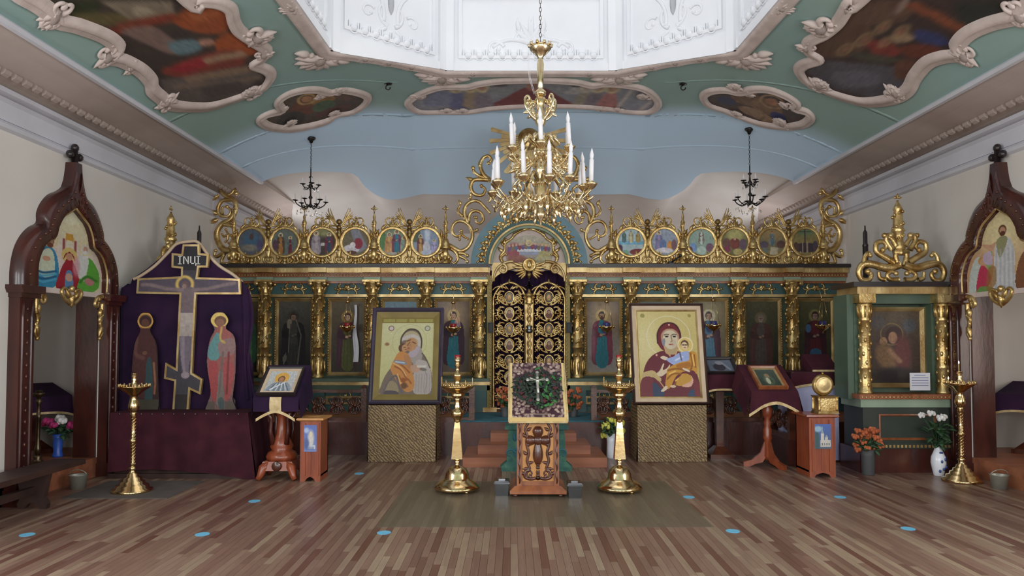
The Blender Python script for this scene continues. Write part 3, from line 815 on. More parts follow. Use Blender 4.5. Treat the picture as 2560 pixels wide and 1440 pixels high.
def right_scene(q):
    c = Cv(150, 210, (64,51,48))
    c.poly(q((2130,-2),(2300,-2),(2260,50),(2110,70)),(92,70,58)).poly(q((2380,-2),(2560,-2),(2540,40),(2400,60)),(50,50,46)).poly(q((2250,10),(2290,0),(2430,70),(2400,84)),(120,70,50)).line(q((2262,-2),(2250,20)),.014,(130,110,100))
    c.smooth(q((2030,110),(2120,60),(2180,70),(2150,130),(2060,140)),(88,66,54)).smooth(q((2290,70),(2340,78),(2380,104),(2330,112),(2290,96)),(58,62,98))
    c.smooth(q((2160,100),(2220,100),(2250,130),(2200,140)),(118,56,50)).smooth(q((2230,84),(2276,78),(2284,96),(2240,104)),(140,116,92)).smooth(q((2120,128),(2200,134),(2260,148),(2180,154)),(74,70,60)).smooth(q((2250,112),(2330,108),(2350,132),(2270,140)),(100,56,46))
    for x, y, r in ((2160,96,15),(2112,120,15),(2213,101,12),(2206,66,13),(2252,74,13)):
        u, v = q((x,y))[0]; c.ring(u,v,.042*r/14,.022*r/14,.25,(150,126,92),.7); c.ell(u,v,.026,.014,(132,94,76))
    c.poly(q((2010,170),(2060,148),(2250,165),(2270,215),(2190,245),(2060,215)),(84,80,86)).smooth(q((2080,180),(2180,175),(2200,205),(2110,215)),(100,98,106)).smooth(q((2240,150),(2290,150),(2270,190),(2240,190)),(96,66,54))
    return c.blur(1,2).grain(.05)
RL = [(2554,20),(2537,37),(2473,53),(2419,79),(2391,110),(2400,131),(2360,135),(2318,152),(2287,186),(2270,219),(2239,239),(2191,250),(2149,249),(2093,233),(2054,217),(2014,197),(1997,174),(2009,157),(2046,143),(2020,124),(2023,101),(2059,82),(2093,53),(2110,28),(2124,6),(2150,-6)]
cartouche(RL, 'large dark painting of haloed figures in a white scalloped stucco frame, right vault', right_scene, [(2052,60,.42,-1),(2408,128,.3,-1),(2235,225,.3,1),(2045,205,.34,1),(2015,112,.26,-1),(2545,25,.3,-1)], 5.35, .06)
c = Cv(90, 60, (70,60,54), (84,72,60))
c.ell(.45,.55,.2,.22,(104,60,42)).ell(.6,.6,.14,.16,(138,104,60)).ell(.55,.4,.12,.14,(70,90,66)).ell(.46,.72,.05,.08,(164,118,84)).ell(.8,.55,.1,.2,(92,70,58)).ell(.2,.4,.14,.2,(52,50,46)).ell(.6,.2,.2,.1,(84,56,52)).ring(.46,.72,.08,.12,.2,(170,140,90)); c.grain(.08)
cartouche([(651,295),(674,281),(705,273),(696,253),(719,233),(758,222),(797,221),(826,228),(854,222),(893,228),(918,239),(913,256),(882,276),(842,284),(820,298),(767,312),(719,318),(674,312)],
   'small dark oval painting with a brown robed figure and scalloped stucco frame', c, [(706,268,.2,1),(800,236,.2,1),(850,222,.26,-1),(838,278,.22,1),(725,304,.24,1)])
c = Cv(90, 60, (78,66,62), (66,58,58))
c.ell(.4,.55,.16,.2,(112,86,66)).ell(.62,.55,.16,.2,(120,92,70)).ell(.4,.74,.05,.08,(166,118,88)).ell(.62,.72,.06,.09,(150,104,80)).ring(.62,.72,.11,.16,.15,(150,120,90)).ell(.78,.45,.08,.1,(50,54,96)).ell(.25,.3,.1,.12,(58,62,84)).ell(.6,.25,.2,.12,(138,112,88)); c.grain(.08)
cartouche([(1758,239),(1775,225),(1814,222),(1848,228),(1885,219),(1927,222),(1969,239),(1991,256),(1986,267),(2017,276),(2026,292),(2003,307),(1952,312),(1896,304),(1840,284),(1814,273),(1772,259)],
   'small dark oval painting with two faces and scalloped stucco frame', c, [(1838,212,.26,-1),(1872,229,.2,1),(1965,258,.22,1),(1840,280,.24,1),(1955,303,.3,1)])
c = Cv(200, 60, (140,142,152), (128,130,134))
c.smooth([(.34,.12),(.40,.5),(.47,.78),(.53,.78),(.60,.5),(.66,.12)],(116,60,64)).ell(.5,.82,.03,.16,(150,112,98)).line(spline([(.36,.2),(.42,.12),(.58,.12),(.66,.25)],4),.03,(150,90,84)).smooth([(.33,.02),(.36,.14),(.64,.14),(.68,.02)],(74,72,100))
def ang(x, robe, k=1):
    c.smooth([(x-.035*k,.15),(x-.025*k,.55),(x,.72),(x+.025*k,.55),(x+.04*k,.15)], robe); c.ring(x,.78,.022,.13,.3,(196,180,140)); c.ell(x,.77,.014,.09,(170,130,110))
for x, r in ((.2,(104,106,138)),(.255,(150,132,112)),(.30,(128,120,130)),(.70,(144,138,124)),(.745,(120,112,120)),(.80,(166,112,108))): ang(x, r)
c.smooth([(.06,.3),(.12,.7),(.18,.6),(.16,.25)],(124,128,150)).smooth([(.62,.6),(.7,.95),(.76,.8),(.7,.6)],(170,166,160),.7).line([(.88,.95),(.85,.2)],.025,(180,172,164)).line([(.97,.5),(.94,.1)],.025,(176,168,160)).ell(.66,.85,.025,.06,(70,66,70)).ell(.37,.85,.03,.06,(84,80,84)); c.blur(1,1).grain(.05)
cartouche([(1021,259),(1030,244),(1056,229),(1105,214),(1165,214),(1199,206),(1255,199),(1349,197),(1435,201),(1480,210),(1517,206),(1592,214),(1630,232),(1645,259),(1622,276),(1574,276),(1517,268),(1442,262),(1330,261),(1236,266),(1172,276),(1105,276),(1049,276)],
   'long wide ceiling painting with a red robed figure, behind the gilt chandelier', c, [(1045,236,.28,1),(1612,236,.28,1),(1115,272,.24,1),(1155,272,.24,1),(1505,268,.24,1),(1545,270,.24,1)])
# two small iron hooks in the vault
for px, py, lab in ((970,209,'small iron ceiling hook left of the long painting'),(1708,210,'small iron ceiling hook right of the long painting')):
    x, y = chit(px, py); z = zceil(x, y)
    m = MB().lathe([(.05,0),(.05,-.012),(.02,-.02),(.0,-.02)], 10, (x,y,z+.004)).tube([(x+.03*math.cos(a),y,z-.05+.03*math.sin(a)) for a in [i*.6+1.57 for i in range(9)]], .008, 5)
    solo(m, 'ceiling_hook', M['darkiron'], lab, 'hook', 'hooks in the vault', (x,y,z-.05))
# ================================================================== ICONOSTASIS
YI = 10.5
K = YI / F
def xi(px): return (px - 1280.5) * K + CX
def zi(py): return P(1280, py, YI)[2]
COLX = [.715 + .78*k for k in range(5)]
Z_BASE, Z_CAP0, Z_CAP1, Z_CORN = zi(945), zi(735), zi(701), zi(662)
scr = thing('icon_screen', 'green and gold carved icon screen spanning the nave behind the steps', 'icon screen', (0, YI, SZ))
m = MB()
for s in (-1, 1):
    a, b = sorted((s*.56, s*(WX-.01)))
    m.box(a, b, 10.64, 10.74, SZ, zi(700))            # backing of the bays
part(m, 'backing_board', M['green'], scr)
m = MB()
for s in (-1, 1):
    a, b = sorted((s*.56, s*(WX-.01)))
    m.box(a, b, 10.5, 10.64, SZ, zi(974)); m.box(a, b, 10.46, 10.64, SZ, SZ+.07)
dado = part(m, 'dado', M['teal'], scr)
for k in range(4):
    for s in (-1, 1):
        xc = s*(COLX[k]+COLX[k+1])/2
        part(MB().sweep([(xc-.28,SZ+.1),(xc+.28,SZ+.1),(xc+.28,zi(990)),(xc-.28,zi(990))], [(0,0),(0,.015),(.03,.015),(.03,0)], front(10.5)), 'dado_panel_moulding', M['goldflat'], scr, dado)
        og = Orn(front(10.5), xc, .7); z = (SZ+.1+zi(990))/2
        og.c((xc+.02,z), 20, .2, 200, .5, .014, .006, ball=.012); og.leaf((xc,z), 90, .1, .02); og.c((xc+.02,z), -30, .16, -200, .5, .012, .006)
        part(og.m, 'dado_ornament', M['gold'], scr, dado)
for s in (-1, 1):
    a, b = sorted((s*.56, s*(WX-.01)))
    for nm, y0, za, zb, mt in (('base_rail', 10.42, zi(975), zi(962), 'green'), ('base_moulding', 10.40, zi(962), zi(953), 'goldflat'), ('base_shelf', 10.36, zi(953), zi(945), 'green'),
                               ('frieze', 10.58, zi(735), zi(708), 'teal'), ('lower_frieze_moulding', 10.55, zi(742), zi(735), 'goldflat'), ('upper_frieze_moulding', 10.52, zi(708), zi(702), 'chestnut'),
                               ('architrave', 10.50, zi(702), zi(693), 'palegreen'), ('cornice_soffit', 10.46, zi(693), zi(683), 'chestnut'), ('cornice_band', 10.40, zi(683), zi(671), 'goldflat'), ('cornice_cap', 10.34, zi(671), zi(662), 'blackwood')):
        part(MB().box(a, b, y0, 10.66, za, zb), nm, M[mt], scr)
# broken-forward pieces of the entablature over the columns, bead rows
bead = MB().ball((0,0,0), .016, .012, .016, 6, 4).mesh('bead', M['goldflat'])
for s in (-1, 1):
    for x in COLX:
        x *= s
        part(MB().box(x-.12, x+.12, 10.44, 10.56, zi(702), zi(693)), 'architrave_block', M['palegreen'], scr)
        part(MB().box(x-.13, x+.13, 10.36, 10.46, zi(683), zi(671)), 'cornice_block', M['goldflat'], scr)
    bm = MB(); bt = MB()
    x = .6
    while x < WX-.06:
        bm.ball((s*x, 10.455, zi(688.5)), .014, .012, .016, 6, 4); bt.ball((s*x, 10.35, zi(669)), .010, .01, .010, 5, 4); x += .042
    part(bm, 'bead_row', M['goldflat'], scr, kind='stuff'); part(bt, 'bead_row', M['goldflat'], scr, kind='stuff')
    fm = MB(); x = .62
    while x < WX-.06: fm.box(s*x-.012, s*x+.012, 10.392, 10.402, zi(681), zi(673)); x += .055
    part(fm, 'cornice_flutes', M['goldflat'], scr, kind='stuff')
    for k in range(5):
        xc = s*(COLX[k]+.39)
        og = Orn(front(10.57), xc, .8); z = zi(722)
        og.c((xc+.01,z-.01), 30, .17, -120, .3, .02, .011, ball=.018); og.c((xc+.05,z+.01), -20, .14, 200, .6, .018, .01, ball=.015); og.leaf((xc+.04,z), 120, .06, .018); og.leaf((xc+.16,z-.01), 40, .05, .014)
        og.leaf((xc,z), 60, .08, .024); og.leaf((xc+.08,z), 20, .08, .02); og.b((xc,z+.01), .03); og.leaf((xc+.12,z-.005), -10, .06, .016)
        part(og.m, 'frieze_ornament', M['gold'], scr)
# one carved column, then copies
def column_geo():
    zb, zr, zt, zc = Z_BASE, zi(868), Z_CAP0, Z_CAP1
    sh = MB().lathe([(.085,zb),(.09,zb+.02),(.078,zb+.04),(.072,zb+.07),(.076,zb+.25),(.072,zr-.02),(.088,zr-.01),(.088,zr+.01),(.072,zr+.03),(.074,zr+.3),(.066,zt-.03),(.08,zt-.02),(.08,zt)], 14)
    orn = MB()
    for t in range(3):                      # vine winding up the upper shaft, leaves on the lower drum
        pts = []; 
        for i in range(25):
            u = i/24; a = 2*math.pi*(t/3 + 1.15*u); z = zr+.05+(zt-zr-.1)*u; pts.append((.078*math.cos(a), .078*math.sin(a), z))
        orn.tube(pts, .011, 5)
        for i in range(1, 24, 2):
            a = math.atan2(pts[i][1], pts[i][0]) + .35; orn.ball((.084*math.cos(a), .084*math.sin(a), pts[i][2]+.012), .02, .02, .028, 6, 4)
    for t in range(8):
        a = 2*math.pi*t/8
        orn.tube([(.08*math.cos(a), .08*math.sin(a), zb+.06), (.098*math.cos(a), .098*math.sin(a), zb+.14), (.092*math.cos(a), .092*math.sin(a), zb+.22), (.1*math.cos(a+.2), .1*math.sin(a+.2), zb+.27)], [.008,.02,.016,.006], 5)
        orn.ball((.086*math.cos(a+.4), .086*math.sin(a+.4), zb+.33), .02, .02, .03, 6, 4)
    cap = MB().lathe([(.078,zt),(.07,zt+.03),(.08,zt+.1),(.1,zt+.15),(.105,zc-.03)], 12).box(-.125,.125,-.115,.115,zc-.03,zc)
    lv = MB()
    for t in range(8):
        a = 2*math.pi*t/8; c_, s_ = math.cos(a), math.sin(a)
        lv.tube([(.075*c_,.075*s_,zt+.02),(.085*c_,.085*s_,zt+.07),(.108*c_,.108*s_,zt+.1),(.115*c_,.115*s_,zt+.085)], [.012,.024,.018,.006], 5)
    for sx in (-1, 1):
        for sy in (-1, 1): lv.lathe([(0,-.02),(.03,-.02),(.034,0),(.03,.02),(0,.02)], 10, (0,0,0), True, lambda x,y,z,sx=sx,sy=sy: (sx*.1+x, sy*.095+z, zc-.055+y))
    return sh, orn, cap, lv
geo = column_geo()
cm = [g.mesh(n, M['gold']) for g, n in zip(geo, ('shaft','vine_carving','capital','capital_leaves'))]
for s in (-1, 1):
    for x in COLX:
        o = child(cm[0], 'column', scr, (s*x, 10.47-YI, -SZ))
        child(cm[1], 'vine_carving', o); c2 = child(cm[2], 'capital', o); child(cm[3], 'capital_leaves', o)
        part(MB().box(s*x-.11, s*x+.11, 10.41, 10.5, SZ, zi(975)), 'column_pedestal', M['teal'], scr)
# door jambs: flat olive-gold pilasters with studs
for s in (-1, 1):
    j = part(MB().box(*sorted((s*.535, s*.60)), 10.42, 10.60, SZ, zi(690)), 'door_jamb', M['olive'], scr)
    st_ = MB()
    for k in range(34): st_.ball((s*.55, 10.418, SZ+.06+k*.057), .012, .008, .016, 6, 4)
    part(st_, 'jamb_studs', M['goldflat'], scr, j)
    part(MB().box(*sorted((s*.46, s*.66)), 10.4, 10.6, SZ, SZ+.06), 'jamb_plinth', M['goldflat'], scr)

# ---- framed saints -----------------------------------------------------
IZ0, IZ1, IHW = zi(931), zi(753), .235
def saint_icon(x, label, cv):
    z0, z1 = IZ0-.055, IZ1+.055; a, b = x-IHW-.055, x+IHW+.055
    t = thing('saint_icon', label, 'icon', (x, 10.6, z0), group='saints in the bays of the icon screen')
    fr = part(MB().sweep([(a,z0),(b,z0),(b,z1),(a,z1)], [(0,0),(0,.05),(.02,.06),(.035,.04),(.055,.02),(.055,0)], front(10.63)), 'frame', M['goldflat'], t)
    bd = MB()
    n = 30
    for k in range(n):
        for q in (a+.018, b-.018): bd.ball((q, 10.63-.058, z0+.04+(z1-z0-.08)*k/(n-1)), .013, .01, .016, 6, 4)
    part(bd, 'carved_beading', M['gold'], t, fr)
    paint_mesh('painting', cv, flat(x-IHW, x+IHW, 10.622, IZ0, IZ1), M['varnish'], t)
    return t
def scv(bg, bg2): return Cv(54, 116, bg, bg2)
def glow(c, g, y=.78): return c.ell(.5, y, .42, .26, g, 0, 1.2, .7)
BX = [COLX[k]+.39 for k in range(5)]
saint_icon(-BX[4], 'icon of a green robed saint with white collar, half behind the crucifixion cloth', scv((60,58,48),(96,84,58)).saint(.66,.12,.74,(96,140,100),(70,110,84),None,(180,170,160),wide=.17).line([(.4,.8),(.4,.2)],.02,(180,190,190),.6).grain(.05))
saint_icon(-BX[3], 'dark icon of an armoured saint in a black and white lined cloak', scv((40,40,38),(92,88,80)).saint(.46,.1,.76,(64,64,62),(44,40,42),(70,66,60),(140,116,100),wide=.2,w=1.0).smooth([(.28,.74),(.40,.74),(.36,.62),(.26,.64)],(132,122,108)).line([(.34,.66),(.31,.28)],.008,(130,122,108),.7).line([(.54,.74),(.70,.52),(.60,.12)],.009,(140,132,118),.7).poly([(.12,.2),(.24,.28),(.26,.18),(.16,.1)],(110,110,102)).rect(.36,.58,.4,.68,(78,76,70),.6).grain(.05))
saint_icon(-BX[2], 'icon of a saint in green tunic and plum cloak beside a hanging white towel', scv((60,54,48),(98,86,66)).saint(.5,.06,.80,(88,92,48),(76,46,56),(150,120,60),(196,160,128),wide=.17).grain(.05))
saint_icon(-BX[1], 'blue topped icon mostly hidden behind the violet framed Madonna', scv((70,70,72),(104,130,140)).saint(.5,.06,.80,(80,96,110),(90,56,60)).grain(.05))
c = glow(scv((98,84,72),(92,76,70)), (178,150,110)); c.saint(.5,.1,.78,(40,110,120),(58,34,48),(190,164,110),(186,146,116),(58,34,40),wide=.18,under=(36,104,116)); c.ell(.62,.66,.1,.09,(150,130,150)).ell(.64,.74,.07,.05,(196,160,128)); c.grain(.04)
saint_icon(-BX[0], 'icon of a veiled woman holding a child, left of the gilt doors', c)
c = glow(scv((150,142,134),(88,74,66)), (190,160,112)); c.saint(.46,.1,.78,(44,116,128),(116,52,70),(196,168,112),(176,134,104),(60,40,34),wide=.17,under=(40,108,120),book=(206,214,222),beard=True).ell(.56,.62,.12,.08,(70,60,120),0,.4); c.grain(.04)
saint_icon(BX[0], 'icon of a bearded man in teal robe with open book, right of the gilt doors', c)
saint_icon(BX[1], 'icon mostly hidden behind the tilted framed Madonna on the right pedestal', scv((70,70,66),(104,110,100)).saint(.5,.06,.80,(80,96,110),(90,56,60)).grain(.05))
c = glow(scv((120,112,88),(108,98,74)), (172,158,118)); c.saint(.5,.06,.82,(66,118,146),(74,34,52),(200,190,160),(176,140,116),(60,40,36),wide=.18,under=(60,112,138)).ell(.52,.62,.1,.06,(40,44,110),0,.4); c.grain(.04)
saint_icon(BX[2], 'icon of a woman with long hair in light blue dress and dark mantle', c)
saint_icon(BX[3], 'dark olive icon of a bishop in brown vestments with grey beard', scv((40,44,34),(78,74,50)).saint(.47,.08,.76,(76,66,62),(78,48,42),(100,88,60),(126,100,86),(110,100,92),wide=.19,beard=True).grain(.05))
saint_icon(BX[4], 'dark icon of a woman in crimson over a blue dress beside the icon case', scv((48,50,38),(86,84,54)).saint(.52,.06,.82,(92,36,44),(66,34,42),(120,112,70),(146,120,108),(56,36,34),wide=.17,under=(54,96,124)).ell(.3,.62,.09,.06,(70,100,136)).grain(.05))

# ---- towel on the third icon, hanging oil lamps -------------------------
x = -BX[2]
t = MB()
for k, (dx, w) in enumerate(((.12,.05),(.17,.045))):
    top = (x+.10, 10.56, zi(762)); 
    t.grid(3, 12, lambda u, v: (x+.125+ .012*math.sin(9*v+k)+ (u-.5)*(.03+.03*v)+.03*v*k, 10.55-.01*k-.008*math.sin(u*6), zi(762)+(zi(905)-zi(762))*v))
solo(t, 'hanging_towel', M['white'], 'narrow white towel hanging down the front of the third icon', 'towel', org=(x+.13, 10.55, zi(905)))
def oil_lamp(px, py, label, y=10.22, gl='redglass'):
    X, _, Z = P(px, py, y); top = zi(722)+.02
    t = thing('hanging_oil_lamp', label, 'oil lamp', (X, y, Z-.09), group='oil lamps before the icon screen')
    part(MB().lathe([(.0,-.09),(.012,-.085),(.008,-.06),(.03,-.045),(.07,-.02),(.09,.01),(.1,.03),(.085,.032),(.07,.02)], 14, (X,y,Z)), 'bowl', M['brass'], t)
    part(MB().lathe([(.03,.01),(.045,.04),(.05,.085),(.046,.085),(.0,.05)], 12, (X,y,Z)), 'glass_cup', M[gl], t)
    c = MB()
    for a in (0, 2.09, 4.19): c.tube([(X+.09*math.cos(a),y+.09*math.sin(a),Z+.03),(X+.02*math.cos(a),y+.02*math.sin(a),Z+.38)], .003, 4)
    c.tube([(X,y,Z+.38),(X,y+.12,top),(X,10.44,top+.08)], .0035, 4); c.lathe([(.0,.36),(.03,.37),(.035,.39),(.0,.41)], 8, (X,y,Z))
    part(c, 'chains', M['brass'], t)
    o = MB()
    for k in range(6): a = k*1.047; o.ball((X+.098*math.cos(a),y+.098*math.sin(a),Z+.03), .016, .016, .022, 6, 4)
    part(o, 'rim_ornaments', M['brass'], t)
oil_lamp(868,822,'gilt hanging oil lamp before the saint in green tunic and plum cloak')
oil_lamp(1133,824,'gilt hanging oil lamp before the veiled woman with the child')
oil_lamp(1517,822,'gilt hanging oil lamp before the bearded man in teal robe', gl='blueglasslamp')
oil_lamp(1784,818,'gilt hanging oil lamp before the woman in light blue dress', gl='blueglasslamp')
oil_lamp(2057,818,'gilt hanging oil lamp before the long haired woman in crimson', gl='blueglasslamp')

# ---- gilded crests on the cornice ----------------------------------------
MED = [1.495, 1.975, 2.515, 3.005, 3.55, 4.03]
ZM = zi(607); Z0 = Z_CORN
def crest_geo():
    """carving around two medallions, local: u=0 between them, v=0 on the cornice"""
    zc = ZM - Z0; h = .24
    fn = front(0)
    base = Orn(fn, 0, .9)
    for u in (.02, .14, .30, .40):
        base.c((u,.02), 10, .2, 300, .5, .018, .009, ball=.02, n=12)
    base.c((.24,.0), 90, .1, 0, 0, .03, .018); base.b((.24,.06), .035); base.c((.29,.03), 80, .13, 250, .4, .02, .012, ball=.022)
    base.leaf((.12,.06), 60, .16, .028); base.leaf((.37,.05), 100, .15, .028); base.leaf((.45,.02), 110, .2, .024, -20); base.path([(-.0,.005),(.5,.005)], .014)
    body = Orn(fn, 0, .9)
    body.path(spline([(.0,.10),(.015,.22),(.01,.34),(.06,.46),(.14,.56)], 4), .03, .016); body.leaf((0,.16), 90, .18, .03, 0); body.leaf((.01,.3), 70, .2, .03, -20)
    body.leaf((.0,.42), 90, .14, .035, 0); body.c((.03,.5), 10, .22, 60, .2, .02, .012)
    for a in (15, 45, -20, -50): 
        q = math.radians(a); body.leaf((h+.24*math.cos(q), zc+.24*math.sin(q)), a+70, .14, .024, 40)
    body.leaf((.46,.25), 80, .2, .022, 20); body.b((.475,.36), .022); body.b((.06,.4), .025)
    body.path([(.0,.555),(.12,.57),(.2,.55)], .016, .01)
    crown = Orn(fn, 0, .9)
    for a, l in ((90,.16),(60,.12),(120,.12),(35,.1),(145,.1)): crown.leaf((h,zc+.2), a, l, .026, 15 if a < 90 else -15)
    crown.c((h+.04,zc+.22), 20, .24, 220, .6, .018, .009, ball=.018); crown.c((h-.04,zc+.22), 160, .22, -220, .6, .018, .009, ball=.018); crown.b((h,zc+.24), .032); crown.b((h,zc+.36), .018)
    ang = Orn(fn, 0, 1.0)
    ang.b((0,.62), .045); ang.b((0,.54), .04); ang.leaf((0,.5), 270, .16, .035, 0)
    wing = Orn(fn, 0, .7)
    for i in range(6): wing.leaf((.035+.014*i,.56+.022*i), (66,57,47,36,24,10)[i], (.29,.25,.21,.17,.13,.09)[i], .0125, 8)
    wing.path(spline([(.02,.54),(.08,.6),(.13,.7),(.16,.82)],4), .016, .006)
    return base, body, crown, ang, wing
g = crest_geo()
gm = {n: o.m.mesh(n, M['gold']) for n, o in zip(('base_scrolls','stem_carving','crown_leaves','cherub','cherub_wings'), g)}
ring = MB()
ring.sweep(arc(0,0,.205,0,360,36)[:-1], [(-.03,0),(-.028,.02),(-.012,.035),(.004,.02),(.016,.028),(.016,0)], front(0), True, True)
ringm = ring.mesh('medallion_ring', M['gold'])
def med_cv(kind):
    c = Cv(46, 46, (96,104,110), (130,136,140))
    sk = (190,150,124)
    def fig(x, y, h, robe, cloak, hl=True): c.saint(x, y, h, robe, cloak, (206,196,160) if hl else None, sk, wide=.17)
    if kind == 0: c.a[:] = (88,92,100); c.ell(.5,.55,.3,.3,(70,100,124),0,.8).ell(.45,.3,.3,.12,(130,124,112),0,.6).ell(.5,.7,.08,.12,(86,66,64)).ell(.8,.4,.1,.2,(84,76,110),0,.6)
    if kind == 1: c.a[:] = (104,112,104); fig(.35,.08,.75,(168,118,60),(90,70,60)); fig(.7,.1,.62,(110,46,60),(96,110,110)); c.ell(.15,.4,.08,.2,(90,60,80))
    if kind == 2: c.a[:] = (74,62,58); c.ell(.5,.9,.4,.2,(140,140,96),0,.8); fig(.28,.05,.85,(176,164,168),(150,140,150)); fig(.75,.1,.75,(60,80,100),(110,52,70)); c.rect(.45,.58,.38,.48,(206,200,196))
    if kind == 3: c.a[:] = (112,104,84); c.poly([(.3,.95),(.6,1),(.95,.3),(.6,.1)],(140,146,168),.7).ell(.35,.25,.3,.16,(206,200,206)).ell(.6,.45,.16,.2,(140,52,66)).ell(.4,.4,.1,.1,(220,214,214)).ell(.35,.12,.2,.07,(92,58,48))
    if kind == 4: c.a[:] = (126,140,116); c.ell(.1,.6,.14,.4,(90,130,84)); fig(.38,.05,.8,(206,160,104),(190,140,90)); fig(.65,.1,.85,(60,120,140),(120,70,90)); fig(.9,.1,.6,(130,160,140),(140,150,140)); c.rect(0,1,0,.12,(168,164,156))
    if kind == 5: c.a[:] = (136,150,172); c.ell(.1,.8,.2,.3,(84,100,84)); c.ell(.55,.8,.1,.3,(190,200,216),0,.8); fig(.3,.12,.65,(186,150,96),(120,70,60)); c.ell(.52,.3,.13,.24,(196,196,206)).ell(.6,.12,.3,.1,(180,188,206)); fig(.8,.1,.5,(170,160,196),(150,150,190))
    if kind == 6: c.a[:] = (168,188,192); c.rect(0,1,.42,.54,(116,170,196)); fig(.25,.5,.4,(90,120,120),(80,110,110),False); fig(.5,.5,.42,(196,190,150),(160,150,120),False); fig(.76,.5,.4,(170,150,90),(150,130,80),False); c.ell(.75,.14,.3,.12,(120,52,52)).ell(.1,.25,.1,.16,(84,60,80)).ell(.3,.1,.14,.12,(120,160,140))
    if kind == 7: c.a[:] = (150,160,176); fig(.3,.2,.7,(140,130,170),(120,120,160)); c.ell(.45,.4,.12,.2,(100,120,160)).ell(.7,.35,.1,.2,(204,140,70)).ell(.2,.1,.2,.12,(196,170,84)).ell(.85,.4,.1,.2,(120,90,100)).ell(.5,.2,.3,.1,(206,200,206))
    if kind == 8: c.a[:] = (146,168,156); fig(.5,.45,.5,(190,204,196),(130,110,100),False); c.ell(.2,.3,.12,.18,(120,150,196)).ell(.8,.3,.14,.16,(124,92,110)).ell(.5,.2,.16,.16,(176,196,186)).ell(.1,.2,.08,.14,(110,60,70))
    if kind == 9: c.a[:] = (116,112,76); c.ell(.5,.75,.3,.3,(176,170,110),0,.9); c.ell(.5,.45,.2,.2,(124,66,60)).ell(.2,.45,.14,.2,(110,78,72)).ell(.8,.42,.14,.2,(104,84,96)).ell(.2,.2,.14,.16,(130,60,84)).ell(.6,.15,.16,.12,(186,170,110)).ell(.5,.62,.05,.06,sk)
    if kind == 10: c.a[:] = (124,112,80); c.ell(.5,.8,.34,.2,(150,126,84),0,.8); fig(.5,.4,.5,(90,110,120),(110,120,120),False); c.ell(.2,.4,.16,.14,(92,80,92)).ell(.82,.42,.16,.14,(92,66,60)).poly([(.4,.05),(.7,.05),(.72,.3),(.45,.34)],(176,164,140)).ell(.2,.2,.16,.1,(110,116,110))
    if kind == 11: c.a[:] = (128,116,72); c.ell(.5,.95,.4,.2,(96,116,86),0,.8); c.rect(.46,.5,.2,1,(56,46,38)).rect(.28,.72,.86,.9,(56,46,38)); c.ell(.5,.3,.46,.18,(64,52,60)); c.rect(.36,.42,.1,.5,(150,128,110)).rect(.53,.59,.1,.5,(150,128,110)); c.ell(.15,.3,.1,.2,(84,60,50)).ell(.85,.35,.1,.2,(76,66,76))
    return c.grain(.06)
crest_lab = {(-1,0):'gilded crest with the two medallions nearest the arch, left side',(-1,1):'gilded crest with a white clad figure medallion, second left of the arch',(-1,2):'gilded crest with two dark blue medallions beside the left end scroll',
             (1,0):'gilded crest with the two medallions nearest the arch, right side',(1,1):'gilded crest with pale green and olive medallions, second right of the arch',(1,2):'gilded crest with crucifix medallion beside the right end scroll'}
circ = [(.5+.5*math.cos(a), .5+.5*math.sin(a)) for a in np.linspace(0, 2*math.pi, 48, endpoint=False)]
for s in (-1, 1):
    for p in range(3):
        xa, xb = MED[2*p], MED[2*p+1]; xc = s*(xa+xb)/2
        t = thing('gilded_crest', crest_lab[(s,p)], 'crest', (xc, 10.44, Z0), group='gilded crests on the icon screen')
        for n in ('base_scrolls','stem_carving','crown_leaves'): child(gm[n], n, t)
        ch = child(gm['cherub'], 'cherub', t); child(gm['cherub_wings'], 'cherub_wings', ch)
        bk = MB(); bk.prism([(-.47,0),(.47,0),(.42,.1),(.0,.2),(-.42,.1)], .02, .035); 
        part(bk, 'carved_back', M['goldflat'], t, local=True)
        for q in (-1, 1):
            o = child(ringm, 'medallion_ring', t, (q*.243, 0, ZM-Z0))
            xm = xc+q*.243
            idx = (5-2*p if q > 0 else 4-2*p) if s < 0 else (6+2*p+(1 if q > 0 else 0))
            paint_mesh('medallion_painting', med_cv(idx), flat(xm-.2, xm+.2, 10.432, ZM-.2, ZM+.2), M['varnish'], t, poly=circ)
            part(MB().lathe([(.0,0),(.215,0),(.215,.02),(0,.02)], 24, (0,0,0), False, lambda x,y,z,q=q: (q*.243+x, .012+z, ZM-Z0+y)), 'medallion_back', M['goldflat'], t, local=True)
# finials with little crosses between the crests
def finial_geo():
    m = MB().lathe([(.07,0),(.075,.03),(.05,.06),(.06,.12),(.035,.2),(.075,.22),(.08,.25),(.06,.27),(.07,.29),(.05,.32),(.04,.36),(.02,.38),(.03,.42),(.018,.45),(.028,.5),(.018,.54),(.03,.58),(.036,.61),(.016,.65),(.022,.69),(.01,.73),(.01,.76)], 10)
    sp_ = MB()
    for i in range(20): a = i*.9; sp_.ball((.03*math.cos(a), .03*math.sin(a), .17+.022*i), .016, .016, .018, 6, 4)
    for i in range(8): a = i*.785; sp_.ball((.07*math.cos(a), .07*math.sin(a), .08+.02*(i%3)), .026, .026, .045, 6, 4)
    cr = Orn(front(0), 0, .8)
    for a in (90, 0, 270): cr.leaf((0,.81), a, .055, .014, 0)
    cr.b((0,.81), .016)
    return m, sp_, cr.m
fg = finial_geo(); fmz = [o.mesh(n, M['gold']) for o, n in zip(fg, ('baluster','bead_spiral','cross'))]
